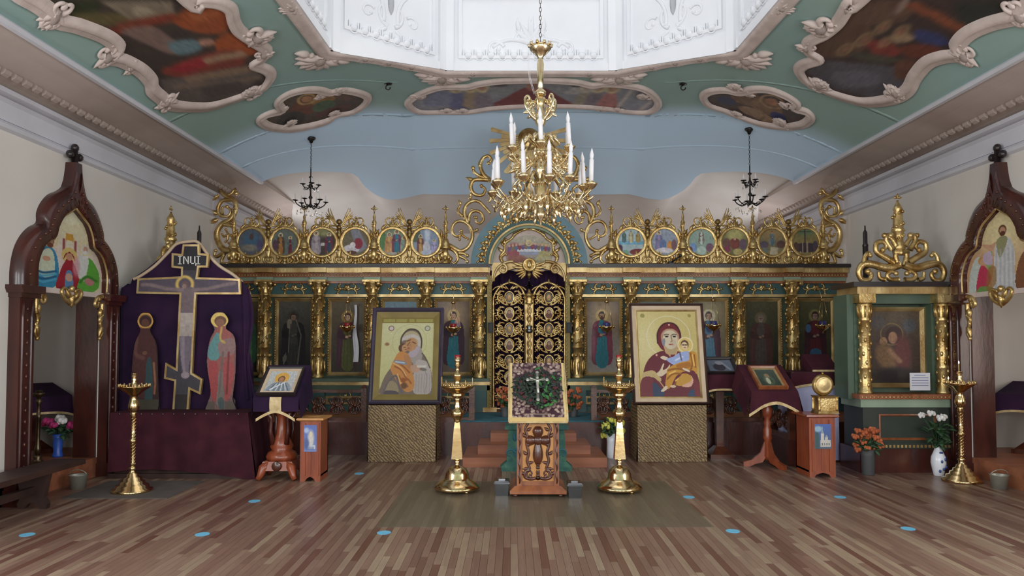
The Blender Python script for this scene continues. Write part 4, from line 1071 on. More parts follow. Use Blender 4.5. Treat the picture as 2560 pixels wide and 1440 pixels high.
fl_lab = {(-1,0):'gilt cross finial beside the left foot of the arch',(-1,1):'gilt cross finial, second left of the arch',(-1,2):'gilt cross finial, third left of the arch, under the small left chandelier',(-1,3):'gilt finial next to the left end scroll',
          (1,0):'gilt cross finial beside the right foot of the arch',(1,1):'gilt cross finial, second right of the arch',(1,2):'gilt cross finial, third right of the arch, under the small right chandelier',(1,3):'gilt finial next to the right end scroll'}
for s in (-1, 1):
    for k, x in enumerate((1.205, 2.245, 3.26, 4.285)):
        t = thing('cross_finial', fl_lab[(s,k)], 'finial', (s*x, 10.42, Z0), group='cross finials on the icon screen')
        for me, n in zip(fmz, ('baluster','bead_spiral','cross')): child(me, n, t)
# tall S-scrolls at both ends (traced from the left one)
def Tz(pts, ox, oy, sc): return [(xi(ox+a/sc), zi(oy+b/sc)) for a, b in pts]
def end_scroll(s):
    T = lambda pts: Tz(pts, 280, 440, 3.43)
    og = Orn(front(10.5), None, .9)
    og.path(spline(T([(1010,640),(950,630),(900,560),(890,480),(930,415),(1000,375),(1040,310),(1045,230),(1005,190),(950,165),(910,110),(935,50)]),5), .05, .03)
    og.path(spline(T([(1020,200),(930,215),(893,280),(915,335),(980,345),(1005,300),(975,265)]),5), .035, .018, ball=.03)
    og.path(spline(T([(950,415),(1020,430),(1052,490),(1035,560),(985,575)]),5), .035, .018)
    og.path(spline(T([(990,500),(950,520),(935,500)]),4), .022, .012, ball=.02); og.path(spline(T([(1040,520),(990,500),(965,460)]),4), .025, .012, ball=.02); og.path(spline(T([(985,500),(980,545),(965,565)]),4), .022, .012, ball=.02)
    og.path(spline(T([(935,330),(930,275),(965,260)]),4), .025, .012); og.path(spline(T([(960,170),(1010,150),(1040,110),(1050,150)]),4), .025, .018, ball=.035)
    for a, b, an in ((905,110,100),(930,60,40),(915,75,70),(900,370,200),(895,330,150),(960,60,0),(905,160,210)): 
        q = T([(a,b)])[0]; og.leaf(q, an, .16, .035, 20)
    og.path(spline(T([(950,650),(900,690),(870,680),(880,640)]),4), .03, .018, ball=.03); og.path(spline(T([(1000,640),(1060,600),(1110,610)]),4), .03, .02)
    og.path(spline(T([(1100,620),(1040,660),(1030,720),(1080,730),(1085,690)]),4), .022, .012, ball=.02); og.path(spline(T([(960,660),(930,740),(990,750)]),4), .03, .02)
    m = og.m if s < 0 else og.m.mirror_x()
    return m
for s in (-1, 1):
    m = end_scroll(s)
    if s > 0: pass
    solo(m, 'end_scroll', M['gold'], 'tall openwork gilt S-scroll at the %s end of the icon screen' % ('left' if s < 0 else 'right'), 'carving', 'end scrolls of the icon screen')

# ---- arch over the royal doors ---------------------------------------------
ZA = zi(662); 
ar = thing('door_arch', 'blue and gold arch with last supper painting above the gilt doors', 'arch', (0, 10.5, ZA))
def ringpart(r0, r1, y0, y1, name, mt, par=None):
    return part(MB().prism(arc(0.01,ZA,r1,0,180,40)+arc(0.01,ZA,r0,180,0,40), y0, y1), name, M[mt], ar, par)
ringpart(.64, .852, 10.44, 10.6, 'blue_arch_band', 'tealblue'); ringpart(.585, .64, 10.42, 10.6, 'grey_arch_band', 'teal'); ringpart(.565, .59, 10.38, 10.6, 'gilt_arch_rib', 'goldflat'); ringpart(.535, .565, 10.44, 10.6, 'inner_arch_band', 'palegreen')
og = Orn(front(10.44), .01, .9)
for k in range(12):
    a = 5 + 7.4*k; q = math.radians(a); r = .70
    cx_, cz_ = .01+r*math.cos(q), ZA+r*math.sin(q)
    og.b((cx_, cz_), .04); og.c((.01+.64*math.cos(q-.05), ZA+.64*math.sin(q-.05)), a+60, .17, 60 if k%2 else -60, .2, .018, .01)
    og.c((.01+.76*math.cos(q-.06), ZA+.76*math.sin(q-.06)), a+120, .16, 70, .3, .016, .008, ball=.014)
part(og.m, 'vine_carving', M['gold'], ar)
part(MB().prism(arc(0.01,ZA,.54,0,180,32), 10.56, 10.6), 'tympanum', M['stucco'], ar)
c = Cv(96, 60, (150,144,140), (186,178,160))
c.ell(.5,.5,.2,.16,(116,116,150),0,.5).ell(.2,.4,.16,.3,(150,86,92),0,.4).ell(.8,.4,.16,.3,(170,160,110),0,.4).rect(.26,.74,.40,.50,(206,208,214)).rect(.3,.7,.28,.4,(150,156,176)).ell(.25,.14,.2,.14,(150,100,90),0,.4).ell(.8,.12,.18,.12,(176,168,130),0,.4)
for i, x in enumerate((.1,.17,.24,.31,.38,.44,.5,.57,.63,.7,.77,.84,.9)):
    c.ell(x,.60-.25*abs(x-.5),.035,.10,[(110,90,130),(130,110,90),(96,110,140),(140,70,80)][i%4]); c.ell(x,.70-.25*abs(x-.5),.022,.045,(200,164,136))
c.ring(.5,.7,.05,.09,.3,(210,196,140)); c.grain(.06)
paint_mesh('last_supper_painting', c, flat(-.35, .37, 10.55, zi(657), zi(585)), M['varnish'], ar, poly=spline([(.02,.3),(.1,.05),(.5,.02),(.9,.05),(.98,.3),(.95,.65),(.78,.88),(.5,.97),(.22,.88),(.05,.65)],6,True))
og = Orn(front(10.54), .01, .9)
og.path(spline([(.40,zi(655)),(.43,zi(640)),(.37,zi(625)),(.36,zi(607)),(.28,zi(597)),(.20,zi(583)),(.08,zi(573)),(.01,zi(572))],5), .022, .016)
for u, v, a in ((.42,652,80),(.38,630,30),(.37,612,80),(.25,592,120),(.12,576,150),(.06,568,60),(.44,645,130)): og.leaf((u, zi(v)), a, .12, .024, 30)
og.c((.40,zi(650)), 40, .2, 220, .5, .016, .008, ball=.018); og.c((.36,zi(615)), 20, .18, 200, .5, .016, .008, ball=.016); og.c((.15,zi(580)), 80, .14, -220, .5, .014, .008, ball=.014); og.b((.01,zi(568)), .03)
og.path(spline([(.0,zi(662)),(.1,zi(668)),(.2,zi(662)),(.33,zi(652))],5), .016, .012)
part(og.m, 'tympanum_scrolls', M['gold'], ar)
# cherub medallion with wings, volutes closing the door opening
zc = zi(664)
md = part(MB().lathe([(.0,.03),(.07,.03),(.085,.045),(.1,.03),(.1,0),(0,0)], 20, (0,0,0), True, lambda x,y,z: (.01+x, 10.40-z, zc+y)), 'cherub_medallion', M['gold'], ar)
f = MB().ball((.01,10.37,zc), .045, .03, .058, 10, 8).ball((.01,10.345,zc-.005), .01, .012, .016, 6, 4).ball((.01,10.385,zc+.02), .055, .03, .05, 10, 6); part(f, 'face', M['gold'], ar, md)
og = Orn(front(10.42), .01, .7)
for i in range(6): og.leaf((.06,zc-.02-.018*i), 10-14*i, .22-.02*i, .022, 18)
og.leaf((.01,zc-.1), 270, .1, .03, 0)
part(og.m, 'wings', M['gold'], ar, md)
og = Orn(front(10.42), .01, .9)
og.path(spline([(.24,zi(655)),(.34,zi(657)),(.45,zi(668)),(.51,zi(685)),(.525,zi(705))],5), .022, .014)
og.path(curl((.40,zi(661)), 190, .36, 400, .45, 18), .022, .012, ball=.022)
part(og.m, 'volutes', M['goldflat'], ar)
part(MB().prism([(-.535,zi(700)),(-.535,ZA+.03),(.555,ZA+.03),(.555,zi(700))]+[(.01+.545*math.cos(a), zi(712)+.26*math.sin(a)) for a in np.linspace(0, math.pi, 24)], 10.5, 10.62), 'door_head', M['goldflat'], ar)
# flanking openwork scrolls (traced on the left, mirrored)
def flank():
    og = Orn(front(10.46), .01, .9)
    A = lambda pts: [(xi(820+a/6), zi(480+b/6)) for a, b in pts]; B = lambda pts: [(xi(1130+a/3.6), zi(240+b/3.6)) for a, b in pts]
    og.path(spline(A([(1690,810),(1790,795),(1900,850),(1990,890),(2095,840),(2160,720),(2165,600),(2115,505),(2020,445),(1925,455),(1865,530),(1875,625),(1935,670),(2005,640),(2000,590)]),5), .034, .018, ball=.03)
    og.path(spline(A([(2110,480),(2050,350),(2060,225),(2150,150),(2260,150),(2350,230),(2440,330)]),5), .032, .02)
    og.path(spline(A([(2110,450),(2125,340),(2200,290),(2290,315),(2335,400),(2290,475),(2225,455),(2225,390)]),5), .028, .014, ball=.026)
    og.path(spline(A([(1700,820),(1730,870),(1700,960),(1640,1040)]),4), .028, .02); og.path(spline(A([(1760,850),(1850,860),(1930,930),(1950,1010),(1900,1075),(1850,1050),(1850,1000)]),5), .028, .014, ball=.026)
    og.path(spline(A([(1960,920),(2040,930),(2090,960)]),4), .028, .018, ball=.03); og.path(spline(A([(1960,960),(2060,1010),(2090,1050)]),4), .024, .014, ball=.028); og.path(spline(A([(2160,600),(2210,590),(2235,575)]),4), .022, .016, ball=.028)
    og.path(spline(A([(2000,640),(2050,680),(2100,710)]),4), .02, .012, ball=.022); og.path(spline(A([(1980,660),(1975,720)]),4), .018, .012, ball=.022)
    og.path(spline(A([(2030,380),(1970,330),(1950,270),(1990,200)]),4), .026, .014); og.leaf(A([(2000,210)])[0], 110, .1, .025, 20)
    og.path(spline(B([(350,770),(285,715),(255,640),(275,570),(325,545),(355,580),(330,610)]),5), .036, .02, ball=.03); og.path(spline(B([(340,750),(260,730),(200,690),(190,655)]),4), .03, .02, ball=.035)
    og.path(spline(B([(340,760),(200,760),(170,830),(205,890),(275,895),(300,845),(265,815)]),5), .036, .018, ball=.03); og.path(spline(B([(330,860),(350,920),(330,960)]),4), .03, .02)
    og.path(spline(B([(170,880),(165,920)]),3), .025, .02, ball=.03); og.leaf(B([(200,770)])[0], 150, .14, .03, 20); og.leaf(B([(260,660)])[0], 110, .12, .03, -20)
    for u, v in ((2200,385),(2160,270)): og.b(A([(u,v)])[0], .022)
    return og.m
part(flank(), 'flanking_scrolls', M['gold'], ar)
# sunburst above
zs = zi(350)
sb = thing('sunburst', 'gilt sunburst of radiating rays high behind the chandelier', 'carving', (.01, 10.47, zs-.3))
part(MB().lathe([(.0,.05),(.1,.045),(.16,.02),(.17,0),(0,0)], 20, (0,0,0), True, lambda x,y,z: (.01+x, 10.46-z, zs+y)), 'disc', M['gold'], sb)
rm = MB()
for k in range(25):
    a = math.radians(165 + 210*k/24); l = (.60, .42)[k % 2] * (1 if 190 < math.degrees(a) < 350 else .95); w_ = .03
    r = MB().prism([(.14,-w_*.5),(l,-w_),(l+.015,0),(l,w_),(.14,w_*.5)], 10.45, 10.475)
    part(r.moved(lambda x,y,z: (.01+x*math.cos(a)-z*math.sin(a), y, zs+x*math.sin(a)+z*math.cos(a))), 'ray', M['goldflat'], sb)
part(MB().tube([(.01,10.52,zs),(.01,10.52,ZA+.8)], .025, 8), 'support_post', M['gold'], sb)

# ---- curtain and royal doors -------------------------------------------------
m = MB().grid(60, 6, lambda u, v: (-.62+1.26*u, 10.80+.03*math.sin(u*60), SZ+.02+(zi(675)-SZ)*v)); solo(m, 'altar_curtain', M['purple'], 'dark purple curtain hanging behind the openwork gilt doors', 'curtain')
def door_leaf(s):
    x0, x1 = .055, .525; xc = (x0+x1)/2
    zt = zi(706); z0 = SZ+.03
    lab = 'openwork gilt door leaf with cherubs and oval icons, %s leaf' % ('left' if s < 0 else 'right')
    t = thing('royal_door', lab, 'door', (s*xc+.01, 10.55, z0), group='leaves of the gilt double door')
    S = lambda m: m if s > 0 else m.mirror_x()
    Q = lambda m: S(m).moved(lambda x,y,z: (x+.01, y, z))
    fn = front(10.55)
    top = [(x0,z0),(x1,z0),(x1,zi(745))]+spline([(x1-.02,zi(735)),(xc+.13,zi(716)),(xc-.02,zt),(x0+.07,zi(718)),(x0,zi(742))],4)
    og = Orn(fn, None, .9); og.path(top+[top[0]], .018)
    part(Q(og.m), 'leaf_frame', M['gold'], t)
    zs_ = [zi(743), zi(783), zi(822), zi(862), zi(903), zi(943), zi(984)]
    og = Orn(fn, xc, .9); lat = og
    for i, z in enumerate(zs_):
        h = (zs_[i]-zs_[i+1]) if i < 6 else .23
        og.c((xc+.09, z-.06), -10, .26, 300, .5, .016, .007, ball=.015, n=12); og.c((xc+.07, z+.08), 30, .24, -280, .5, .015, .007, ball=.014, n=12)
        og.c((xc+.02, z-.115), 10, .2, 60, .2, .015, .008); og.leaf((xc+.13, z+.02), 20, .09, .018); og.leaf((xc+.12,z-.02), -40, .1, .018, -20); og.leaf((xc+.16,z-.1), 40, .07, .016); og.b((xc+.21,z), .014); og.b((xc+.2,z-.1), .013)
        og.leaf((xc+.01,z+.115), 40, .08, .014); og.c((xc+.2,z+.05), 200, .12, -160, .4, .012, .006); og.c((xc+.21,z-.04), 150, .12, 170, .4, .012, .006)
    og.c((xc+.04,zi(722)), 40, .24, -100, .2, .018, .01); og.leaf((xc,zt-.03), 90, .09, .022, 0); og.leaf((xc+.1,zi(722)), 60, .08, .018)
    part(Q(og.m), 'scroll_lattice', M['gold'], t)
    for i, z in enumerate(zs_):
        rr = Orn(fn, None, 1.0); rr.path(arc(xc, z, .068, 0, 360, 20, .085), .014)
        r_ = part(Q(rr.m), 'medallion_ring', M['gold'], t)
        if i % 2 == 0:
            f = MB().ball((xc,10.54,z-.005), .04, .03, .055, 10, 7).ball((xc,10.51,z-.01), .009, .012, .014, 6, 4); part(Q(f), 'cherub_face', M['skinpaint'], t, r_)
            wg = Orn(fn, xc, .7)
            for k in range(4): wg.leaf((xc+.06,z-.02-.012*k), 25-18*k, .11-.012*k, .014, 15)
            part(Q(wg.m), 'cherub_wings', M['gold'], t, r_)
            part(Q(MB().lathe([(0,0),(.062,0),(.062,.01),(0,.01)], 16, (0,0,0), False, lambda x,y,z_,z=z: (xc+x, 10.575+z_, z+y*1.25))), 'medallion_back', M['blackwood'], t, r_)
        else:
            c = Cv(26, 32, (190,170,130), (206,190,150)); c.ell(.5,.25,.4,.36,(110,70,60)).ell(.5,.62,.22,.22,(90,60,46)).ell(.5,.6,.15,.16,(176,130,100))
            X = s*xc+.01
            paint_mesh('oval_icon', c, flat(X-.062, X+.062, 10.545, z-.078, z+.078), M['varnish'], t, r_, poly=circ)
    return t
door_leaf(-1); door_leaf(1)
# twisted post between the leaves with its cross
pc = thing('door_post', 'gilt twisted post with a small cross between the two door leaves', 'post', (.01, 10.5, SZ))
zt = zi(748)
part(MB().box(-.04,.06,10.47,10.55,SZ,zt), 'post_core', M['goldflat'], pc)
tw = MB()
for q in (0, math.pi): tw.tube([(.01+.022*math.cos(a+q), 10.465+.012*math.sin(a+q), SZ+.02+(zt-SZ-.1)*i/90) for i, a in enumerate(np.linspace(0, 40, 91))], .016, 5)
part(tw, 'twisted_rope', M['gold'], pc)
part(MB().lathe([(.05,0),(.06,.02),(.05,.05),(.065,.08),(.05,.11),(.07,.125),(.075,.14),(.03,.17),(.02,.2),(.014,.23)], 12, (.01,10.49,zt-.08)), 'post_capital', M['gold'], pc)
og = Orn(front(10.49), .01, .6); og.path([(.01,zi(728)),(.01,zi(703))], .014); og.path([(-.03,zi(714)),(.05,zi(714))], .012); og.path([(-.015,zi(709)),(.035,zi(709))], .009)
for q in ((.01,zi(702)),(-.035,zi(714)),(.055,zi(714))): og.b(q, .014)
part(og.m, 'cross', M['bronze'], pc)
part(MB().lathe([(.04,0),(.05,.02),(.05,.05),(.035,.07),(.05,.09),(.04,.11)], 12, (.01,10.47,zi(833))), 'door_lock', M['steel'], pc)
for px, lab in ((1227,'small dark electric box on the left door jamb'),(1422,'small dark electric box on the right door jamb')):
    X, _, Z = P(px, 819, 10.4); m = MB().box(X-.04,X+.04,10.36,10.42,Z-.075,Z+.075).sweep([(X-.04,Z-.075),(X+.04,Z-.075),(X+.04,Z+.075),(X-.04,Z+.075)], [(0,0),(0,.012),(.01,.012),(.014,0)], front(10.36)).box(X-.018,X+.018,10.352,10.36,Z-.04,Z+.04)
    solo(m, 'electric_box', M['rubber'], lab, 'box', 'electric boxes on the door jambs')
X, _, Z = P(1690, 655, 10.3); m = MB().tube([(X-.05,10.36,Z_CORN+.02),(X+.05,10.3,Z_CORN+.1)], .012, 6).ball((X+.06,10.29,Z_CORN+.11), .025).box(X-.09,X-.02,10.35,10.42,Z_CORN,Z_CORN+.035)
solo(m, 'small_lamp', M['rubber'], 'small black spot lamp lying on the cornice right of the arch', 'lamp')
# ================================================================== LIGHT FITTINGS
ch = thing('main_chandelier', 'large gilt two-tier chandelier with white candle bulbs hanging below the drum', 'chandelier', (0, 6.0, 2.36))
CY = 6.0
zz = lambda py: P(1280, py, CY)[2]
S_ = lambda prof: [(r, zz(y)) for r, y in prof]
part(MB().lathe(S_([(.0,566),(.008,560),(.012,552),(.03,545),(.045,535),(.03,525),(.02,518),(.04,510),(.05,500),(.045,490),(.055,470),(.05,462),(.03,456),(.025,445),(.045,432),(.05,420),(.04,408),(.02,400),(.022,392),(.05,386),(.055,378),(.03,370),(.024,358),(.06,345),(.02,330),(.022,318),(.045,308),(.05,295),(.03,280),(.035,262),(.05,250),(.03,242)]), 16, (0,CY,0)), 'stem', M['chandelier'], ch)
part(MB().lathe(S_([(.02,242),(.046,238),(.048,230),(.02,222),(.026,220),(.026,196),(.03,160),(.022,150),(.026,142),(.06,132),(.093,122),(.09,116),(.06,112),(.03,108),(.012,104)]), 16, (0,CY,0)), 'upper_stem', M['chandelier'], ch)
og = MB()
for i in range(10):
    a = i*.628; r = .09
    og.tube([(r*math.cos(a),CY+r*math.sin(a),zz(118)),(r*1.1*math.cos(a),CY+r*1.1*math.sin(a),zz(112)),(r*.9*math.cos(a),CY+r*.9*math.sin(a),zz(108))],[.014,.012,.004],5)
part(og, 'top_cup_leaves', M['chandelier'], ch)
c = MB(); z = zz(104); k = 0
while z < 8.05:
    pts = [(.009*math.cos(t)*(1 if k%2 else 0), CY+.009*math.cos(t)*(0 if k%2 else 1), z+.022+.022*math.sin(t)) for t in np.linspace(0, 2*math.pi, 9)]
    c.tube(pts, .0028, 4); z += .036; k += 1
part(c, 'hanging_chain', M['bronze'], ch)
c = MB(); 
for q in (-.035, -.045): c.tube([(q-.06,CY,zz(135)),(q-.062,CY,zz(160)),(q-.05,CY,zz(195)),(q-.01,CY,zz(236))], .002, 4)
part(c, 'electric_cable', M['trimw'], ch)
def rad(a): return lambda u, v, d: (u*math.cos(a)-d*math.sin(a), CY+u*math.sin(a)+d*math.cos(a), v)
for i in range(6):                                            # crown brackets on the stem
    og = Orn(rad(i*math.pi/3+.3), None, .6)
    og.path(spline([(.03,zz(300)),(.08,zz(290)),(.13,zz(268)),(.135,zz(250)),(.11,zz(243)),(.09,zz(254)),(.11,zz(262))],4), .016, .008, ball=.012)
    for a, u, y in ((60,.1,285),(100,.12,265),(20,.08,278),(140,.09,262),(75,.06,288),(-30,.1,280)): og.leaf((u,zz(y)), a, .06, .015, 20)
    part(og.m, 'crown_bracket', M['chandelier'], ch)
candle_m = MB().lathe([(.019,0),(.018,.185),(.012,.19),(.015,.205),(.017,.225),(.008,.26),(.0,.285)], 10).mesh('candle_bulb', M['candle'])
cup_m = MB().lathe([(.006,-.05),(.024,-.04),(.048,-.012),(.054,.0),(.05,.004),(.024,.0),(.023,.02),(.019,.02)], 12).mesh('candle_cup', M['chandelier'])
def arm(a, r, z, zh, rh):
    og = Orn(rad(a), None, .8)
    og.path(spline([(rh,zh),(rh+(r-rh)*.35,zh-.09),(rh+(r-rh)*.7,zh-.08),(r,z-.05)],6), .012, .009)
    og.path(curl((rh+(r-rh)*.3,zh-.07), 60, .22, -300, .4, 12), .010, .005, ball=.01); og.path(curl((rh+(r-rh)*.55,zh-.09), -60, .2, 300, .4, 12), .010, .005, ball=.01)
    for t_, an in ((.2,70),(.4,-80),(.6,60),(.75,-70),(.9,20),(.5,100)): og.leaf((rh+(r-rh)*t_, zh-.07), an, .07, .014, 25)
    p_ = part(og.m, 'arm', M['chandelier'], ch)
    o = child(cup_m, 'candle_cup', p_, (r*math.cos(a), r*math.sin(a), z-2.36)); child(candle_m, 'candle_bulb', p_, (r*math.cos(a), r*math.sin(a), z+.01-2.36), (random.uniform(-.05,.05), random.uniform(-.05,.05), 0))
for i in range(12): arm(i*math.pi/6+.12, .44 if i%2 else .37, zz(470) if i%2 else zz(462), zz(490), .045)
for i in range(6): arm(i*math.pi/3+.5, .27, zz(378), zz(392), .045)
fe = MB()                                                     # swags and pendants between the arms
for i in range(12):
    a0 = i*math.pi/6+.12; a1 = a0+math.pi/6
    fe.tube([((.36+.03*math.sin(math.pi*t))*math.cos(a0+(a1-a0)*t), CY+(.36+.03*math.sin(math.pi*t))*math.sin(a0+(a1-a0)*t), zz(500)-.09*math.sin(math.pi*t)) for t in np.linspace(0,1,7)], .007, 5)
    fe.lathe([(.0,-.1),(.012,-.07),(.02,-.04),(.01,0)], 6, (.33*math.cos(a0), CY+.33*math.sin(a0), zz(520)))
    fe.tube([(.10*math.cos(a0),CY+.10*math.sin(a0),zz(500)),(.2*math.cos(a0),CY+.2*math.sin(a0),zz(528)),(.3*math.cos(a0),CY+.3*math.sin(a0),zz(505))], .01, 5)
    fe.tube([(.05*math.cos(a0),CY+.05*math.sin(a0),zz(360)),(.12*math.cos(a0),CY+.12*math.sin(a0),zz(345)),(.17*math.cos(a0),CY+.17*math.sin(a0),zz(365))], [.014,.02,.006], 5)
    fe.tube([(.06*math.cos(a0),CY+.06*math.sin(a0),zz(455)),(.16*math.cos(a0),CY+.16*math.sin(a0),zz(440)),(.24*math.cos(a0),CY+.24*math.sin(a0),zz(470))], [.014,.018,.006], 5)
part(fe, 'swags_and_pendants', M['chandelier'], ch)
for i in range(10):
    a = i*.628; og = Orn(rad(a), None, .7)
    for u, y, an in ((.12,410,60),(.17,400,100),(.2,420,-40),(.22,500,-60),(.28,515,-80),(.15,520,-90),(.2,480,60)): og.leaf((u,zz(y)), an, .09, .018, 30)
    part(og.m, 'leaf_spray', M['chandelier'], ch)

def small_chandelier(px, py, label):
    x, y = chit(px, py); zt = zceil(x, y); k = y/F
    zq = lambda v: P(1280, v, y)[2]
    dy = py-345
    zb = zq(520+dy*.3)
    t = thing('small_chandelier', label, 'chandelier', (x, y, zb-.1), group='small crystal chandeliers')
    part(MB().lathe([(.0,zt-.075),(.02,zt-.07),(.03,zt-.04),(.062,zt-.01),(.062,zt+.01),(0,zt+.01)], 14, (x,y,0)), 'ceiling_rose', M['darkiron'], t)
    zh = zq(425+dy*.3)
    c = MB(); z = zh; kk = 0
    while z < zt-.06:
        c.tube([(x+(.009*math.cos(a) if kk%2 else 0), y+(0 if kk%2 else .009*math.cos(a)), z+.018+.02*math.sin(a)) for a in np.linspace(0,2*math.pi,8)], .0032, 4); z += .033; kk += 1
    part(c, 'hanging_chain', M['darkiron'], t)
    part(MB().lathe([(.0,zb),(.02,zb+.01),(.035,zb+.03),(.015,zb+.06),(.012,zb+.12),(.03,zb+.15),(.012,zb+.18),(.012,zb+.28),(.035,zb+.31),(.014,zb+.35),(.01,zb+.42),(.03,zb+.44),(.008,zb+.46),(.008,zh+.02)], 12, (x,y,0)), 'stem', M['darkiron'], t)
    for n, r, h, zz0, cl in ((6,.21,zb+.10,zb+.04,.11),(4,.11,zb+.34,zb+.30,.09)):
        for i in range(n):
            a = 2*math.pi*i/n+.4; f = lambda u,v,d: (x+u*math.cos(a)-d*math.sin(a), y+u*math.sin(a)+d*math.cos(a), v)
            og = Orn(f, None, 1); og.path(spline([(.015,zz0),(r*.5,zz0-.035),(r*.85,zz0),(r,h-.02)],5), .009, .007); og.path(curl((r*.4,zz0-.02), 60, .1, -280, .4, 9), .006, .004)
            p_ = part(og.m, 'arm', M['darkiron'], t)
            part(MB().lathe([(.006,-.02),(.04,-.006),(.042,0),(.01,0)], 10, (x+r*math.cos(a),y+r*math.sin(a),h)), 'candle_cup', M['darkiron'], t, p_)
            part(MB().lathe([(.009,0),(.009,cl*.65),(.007,cl*.7),(.008,cl*.8),(.0,cl)], 8, (x+r*math.cos(a),y+r*math.sin(a),h)), 'candle_bulb', M['candle'], t, p_)
    cr = MB()
    for i in range(26):
        a = i*2.4; r = .06+.15*((i*7)%10)/10; z = zb-.02-.16*(1-r/.25)*random.random()-.02
        cr.lathe([(.0,-.022),(.009,-.008),(.007,.004),(0,.014)], 5, (x+r*math.cos(a), y+r*math.sin(a), z), False)
        if i < 12: cr.lathe([(.0,-.022),(.008,-.008),(.006,.004),(0,.014)], 5, (x+.1*math.cos(a), y+.1*math.sin(a), zb+.24+.04*random.random()), False)
    part(cr, 'crystal_drops', M['crystal'], t, kind='stuff')
small_chandelier(778, 345, 'small dark crystal chandelier on a chain, left of the big gilt one')
small_chandelier(1873, 322, 'small dark crystal chandelier on a chain, right of the big gilt one')

# ================================================================== CENTRE: LECTERN
LX, LY = .0, 6.72
lc = thing('lectern', 'carved honey wooden lectern with a raised cross panel between the two brass candle stands', 'lectern', (LX, LY+.15, 0))
hw = .19; yb = LY+.38
part(MB().box(-hw,hw,LY,yb,.10,.80), 'body', M['chestnut'], lc)
part(MB().frustum(0,LY+.19,.03,.06,.52,.50,.52,.50).frustum(0,LY+.19,.06,.10,.52,.50,.42,.42), 'plinth', M['chestnut'], lc)
for sx in (-1,1):
    for y in (LY-.02, yb+.02): part(MB().lathe([(.02,0),(.028,.01),(.02,.03)], 8, (sx*.21,y,0)), 'foot', M['darkwood'], lc)
part(MB().box(-.145,.145,LY-.008,LY+.0,.14,.76), 'front_panel', M['oak'], lc)
for sx in (-1,1):
    c = part(MB().box(*sorted((sx*.15,sx*.195)),LY-.02,LY+.02,.10,.80), 'corner_post', M['chestnut'], lc)
    rp = MB().tube([(sx*.172+.006*math.sin(i*.9), LY-.022+.006*math.cos(i*.9), .12+.66*i/40) for i in range(41)], .008, 5); part(rp, 'rope_carving', M['carvedwood'], lc, c)
og = Orn(front(LY-.010), None, .6)
def petal(p, ang, L, w): og.path(curl(p, ang, L, 0, 0, 10), w, prof=lambda u: .45+.65*math.sin(math.pi*min(1,(.05+.93*u)**1.6)))
zc = .515
petal((0,zc), 90, .13, .046); petal((0,zc), 0, .115, .044); petal((0,zc), 180, .115, .044); petal((0,zc+.02), 270, .24, .044); og.b((0,zc), .05)
part(og.m, 'carved_cross', M['carvedwood'], lc)
og = Orn(front(LY-.010), 0, .8)
og.path(spline([(.02,.17),(.07,.16),(.12,.18),(.11,.23),(.08,.26),(.10,.33),(.085,.40),(.105,.48),(.10,.56),(.12,.62),(.09,.68),(.11,.74)],4), .016, .011)
for u, v, a in ((.1,.22,120),(.09,.3,150),(.1,.38,40),(.1,.46,130),(.11,.54,50),(.1,.6,130),(.1,.68,120),(.06,.16,60),(.12,.2,30),(.06,.73,200),(.11,.72,60),(.09,.26,-20)): og.leaf((u,v), a, .055, .016, 25)
for v in (.15,.18,.21,.25,.28,.31): og.leaf((0,v), 60, .035, .012, 20)
og.b((0,.17), .022); og.b((0,.32), .012); og.c((.1,.18), 60, .12, 260, .5, .012, .007, ball=.01)
part(og.m, 'carved_vine', M['carvedwood'], lc)
desk = [(LY-.10,.74),(LY+.34,1.20),(LY+.34,1.16),(LY+.30,.80),(LY,.78)]
part(MB().prism(desk, -.24, .24, lambda u,v,d: (d,u,v)), 'sloping_desk', M['chestnut'], lc)
# cloth over the desk
sl = lambda t: (LY-.10+.44*t, .74+.46*t)
cl = thing('lectern_cloth', 'dark floral cloth with gold border spread over the sloping lectern top', 'cloth', (0, LY-.12, .70))
def clo(u, v):
    x = -.268+.536*u
    if v < .12: y, z = LY-.122, .695+.075*v/.12
    else: t = (v-.12)/.88; y, z = sl(t); y -= .016; z += .02
    return (x*(1+.01*math.sin(v*9)), y-.004*math.sin(u*25)*(v<.15), z)
c = Cv(120, 140, (62,36,46))
for i in range(420):
    x, y = rng.random(), rng.random(); a = rng.random()*180; edge = max(abs(x-.5), abs(y-.55))
    if edge > .22: c.ell(x,y,.03,.018,[(150,130,120),(176,156,140),(110,84,80),(134,110,104)][i%4],a,.4)
for i in range(60): c.ell(.5+.3*(rng.random()-.5),.5+.3*(rng.random()-.5),.03,.02,(54,28,38),rng.random()*90,.4)
c.rect(0,.055,0,1,(214,188,128)).rect(.945,1,0,1,(214,188,128)).rect(0,1,0,.07,(206,178,116)).line([(.3,.13),(.7,.13)],.012,(190,176,150),.8)
g_ = MB()
def cf(U, V):
    o = np.array([clo(a, b) for a, b in zip(U.ravel(), V.ravel())]).reshape(U.shape+(3,)); return o[...,0], o[...,1], o[...,2]
paint_mesh('floral_cloth', c, cf, M['paint'], cl)
part(MB().tube([(-.268,)+clo(0,t)[1:] for t in (0,.06,.12,.5,1)], .008, 5).tube([(.268,)+clo(0,t)[1:] for t in (0,.06,.12,.5,1)], .008, 5).tube([(-.268,LY-.124,.695),(.268,LY-.124,.695)], .011, 5), 'gold_fringe', M['fringe'], cl)
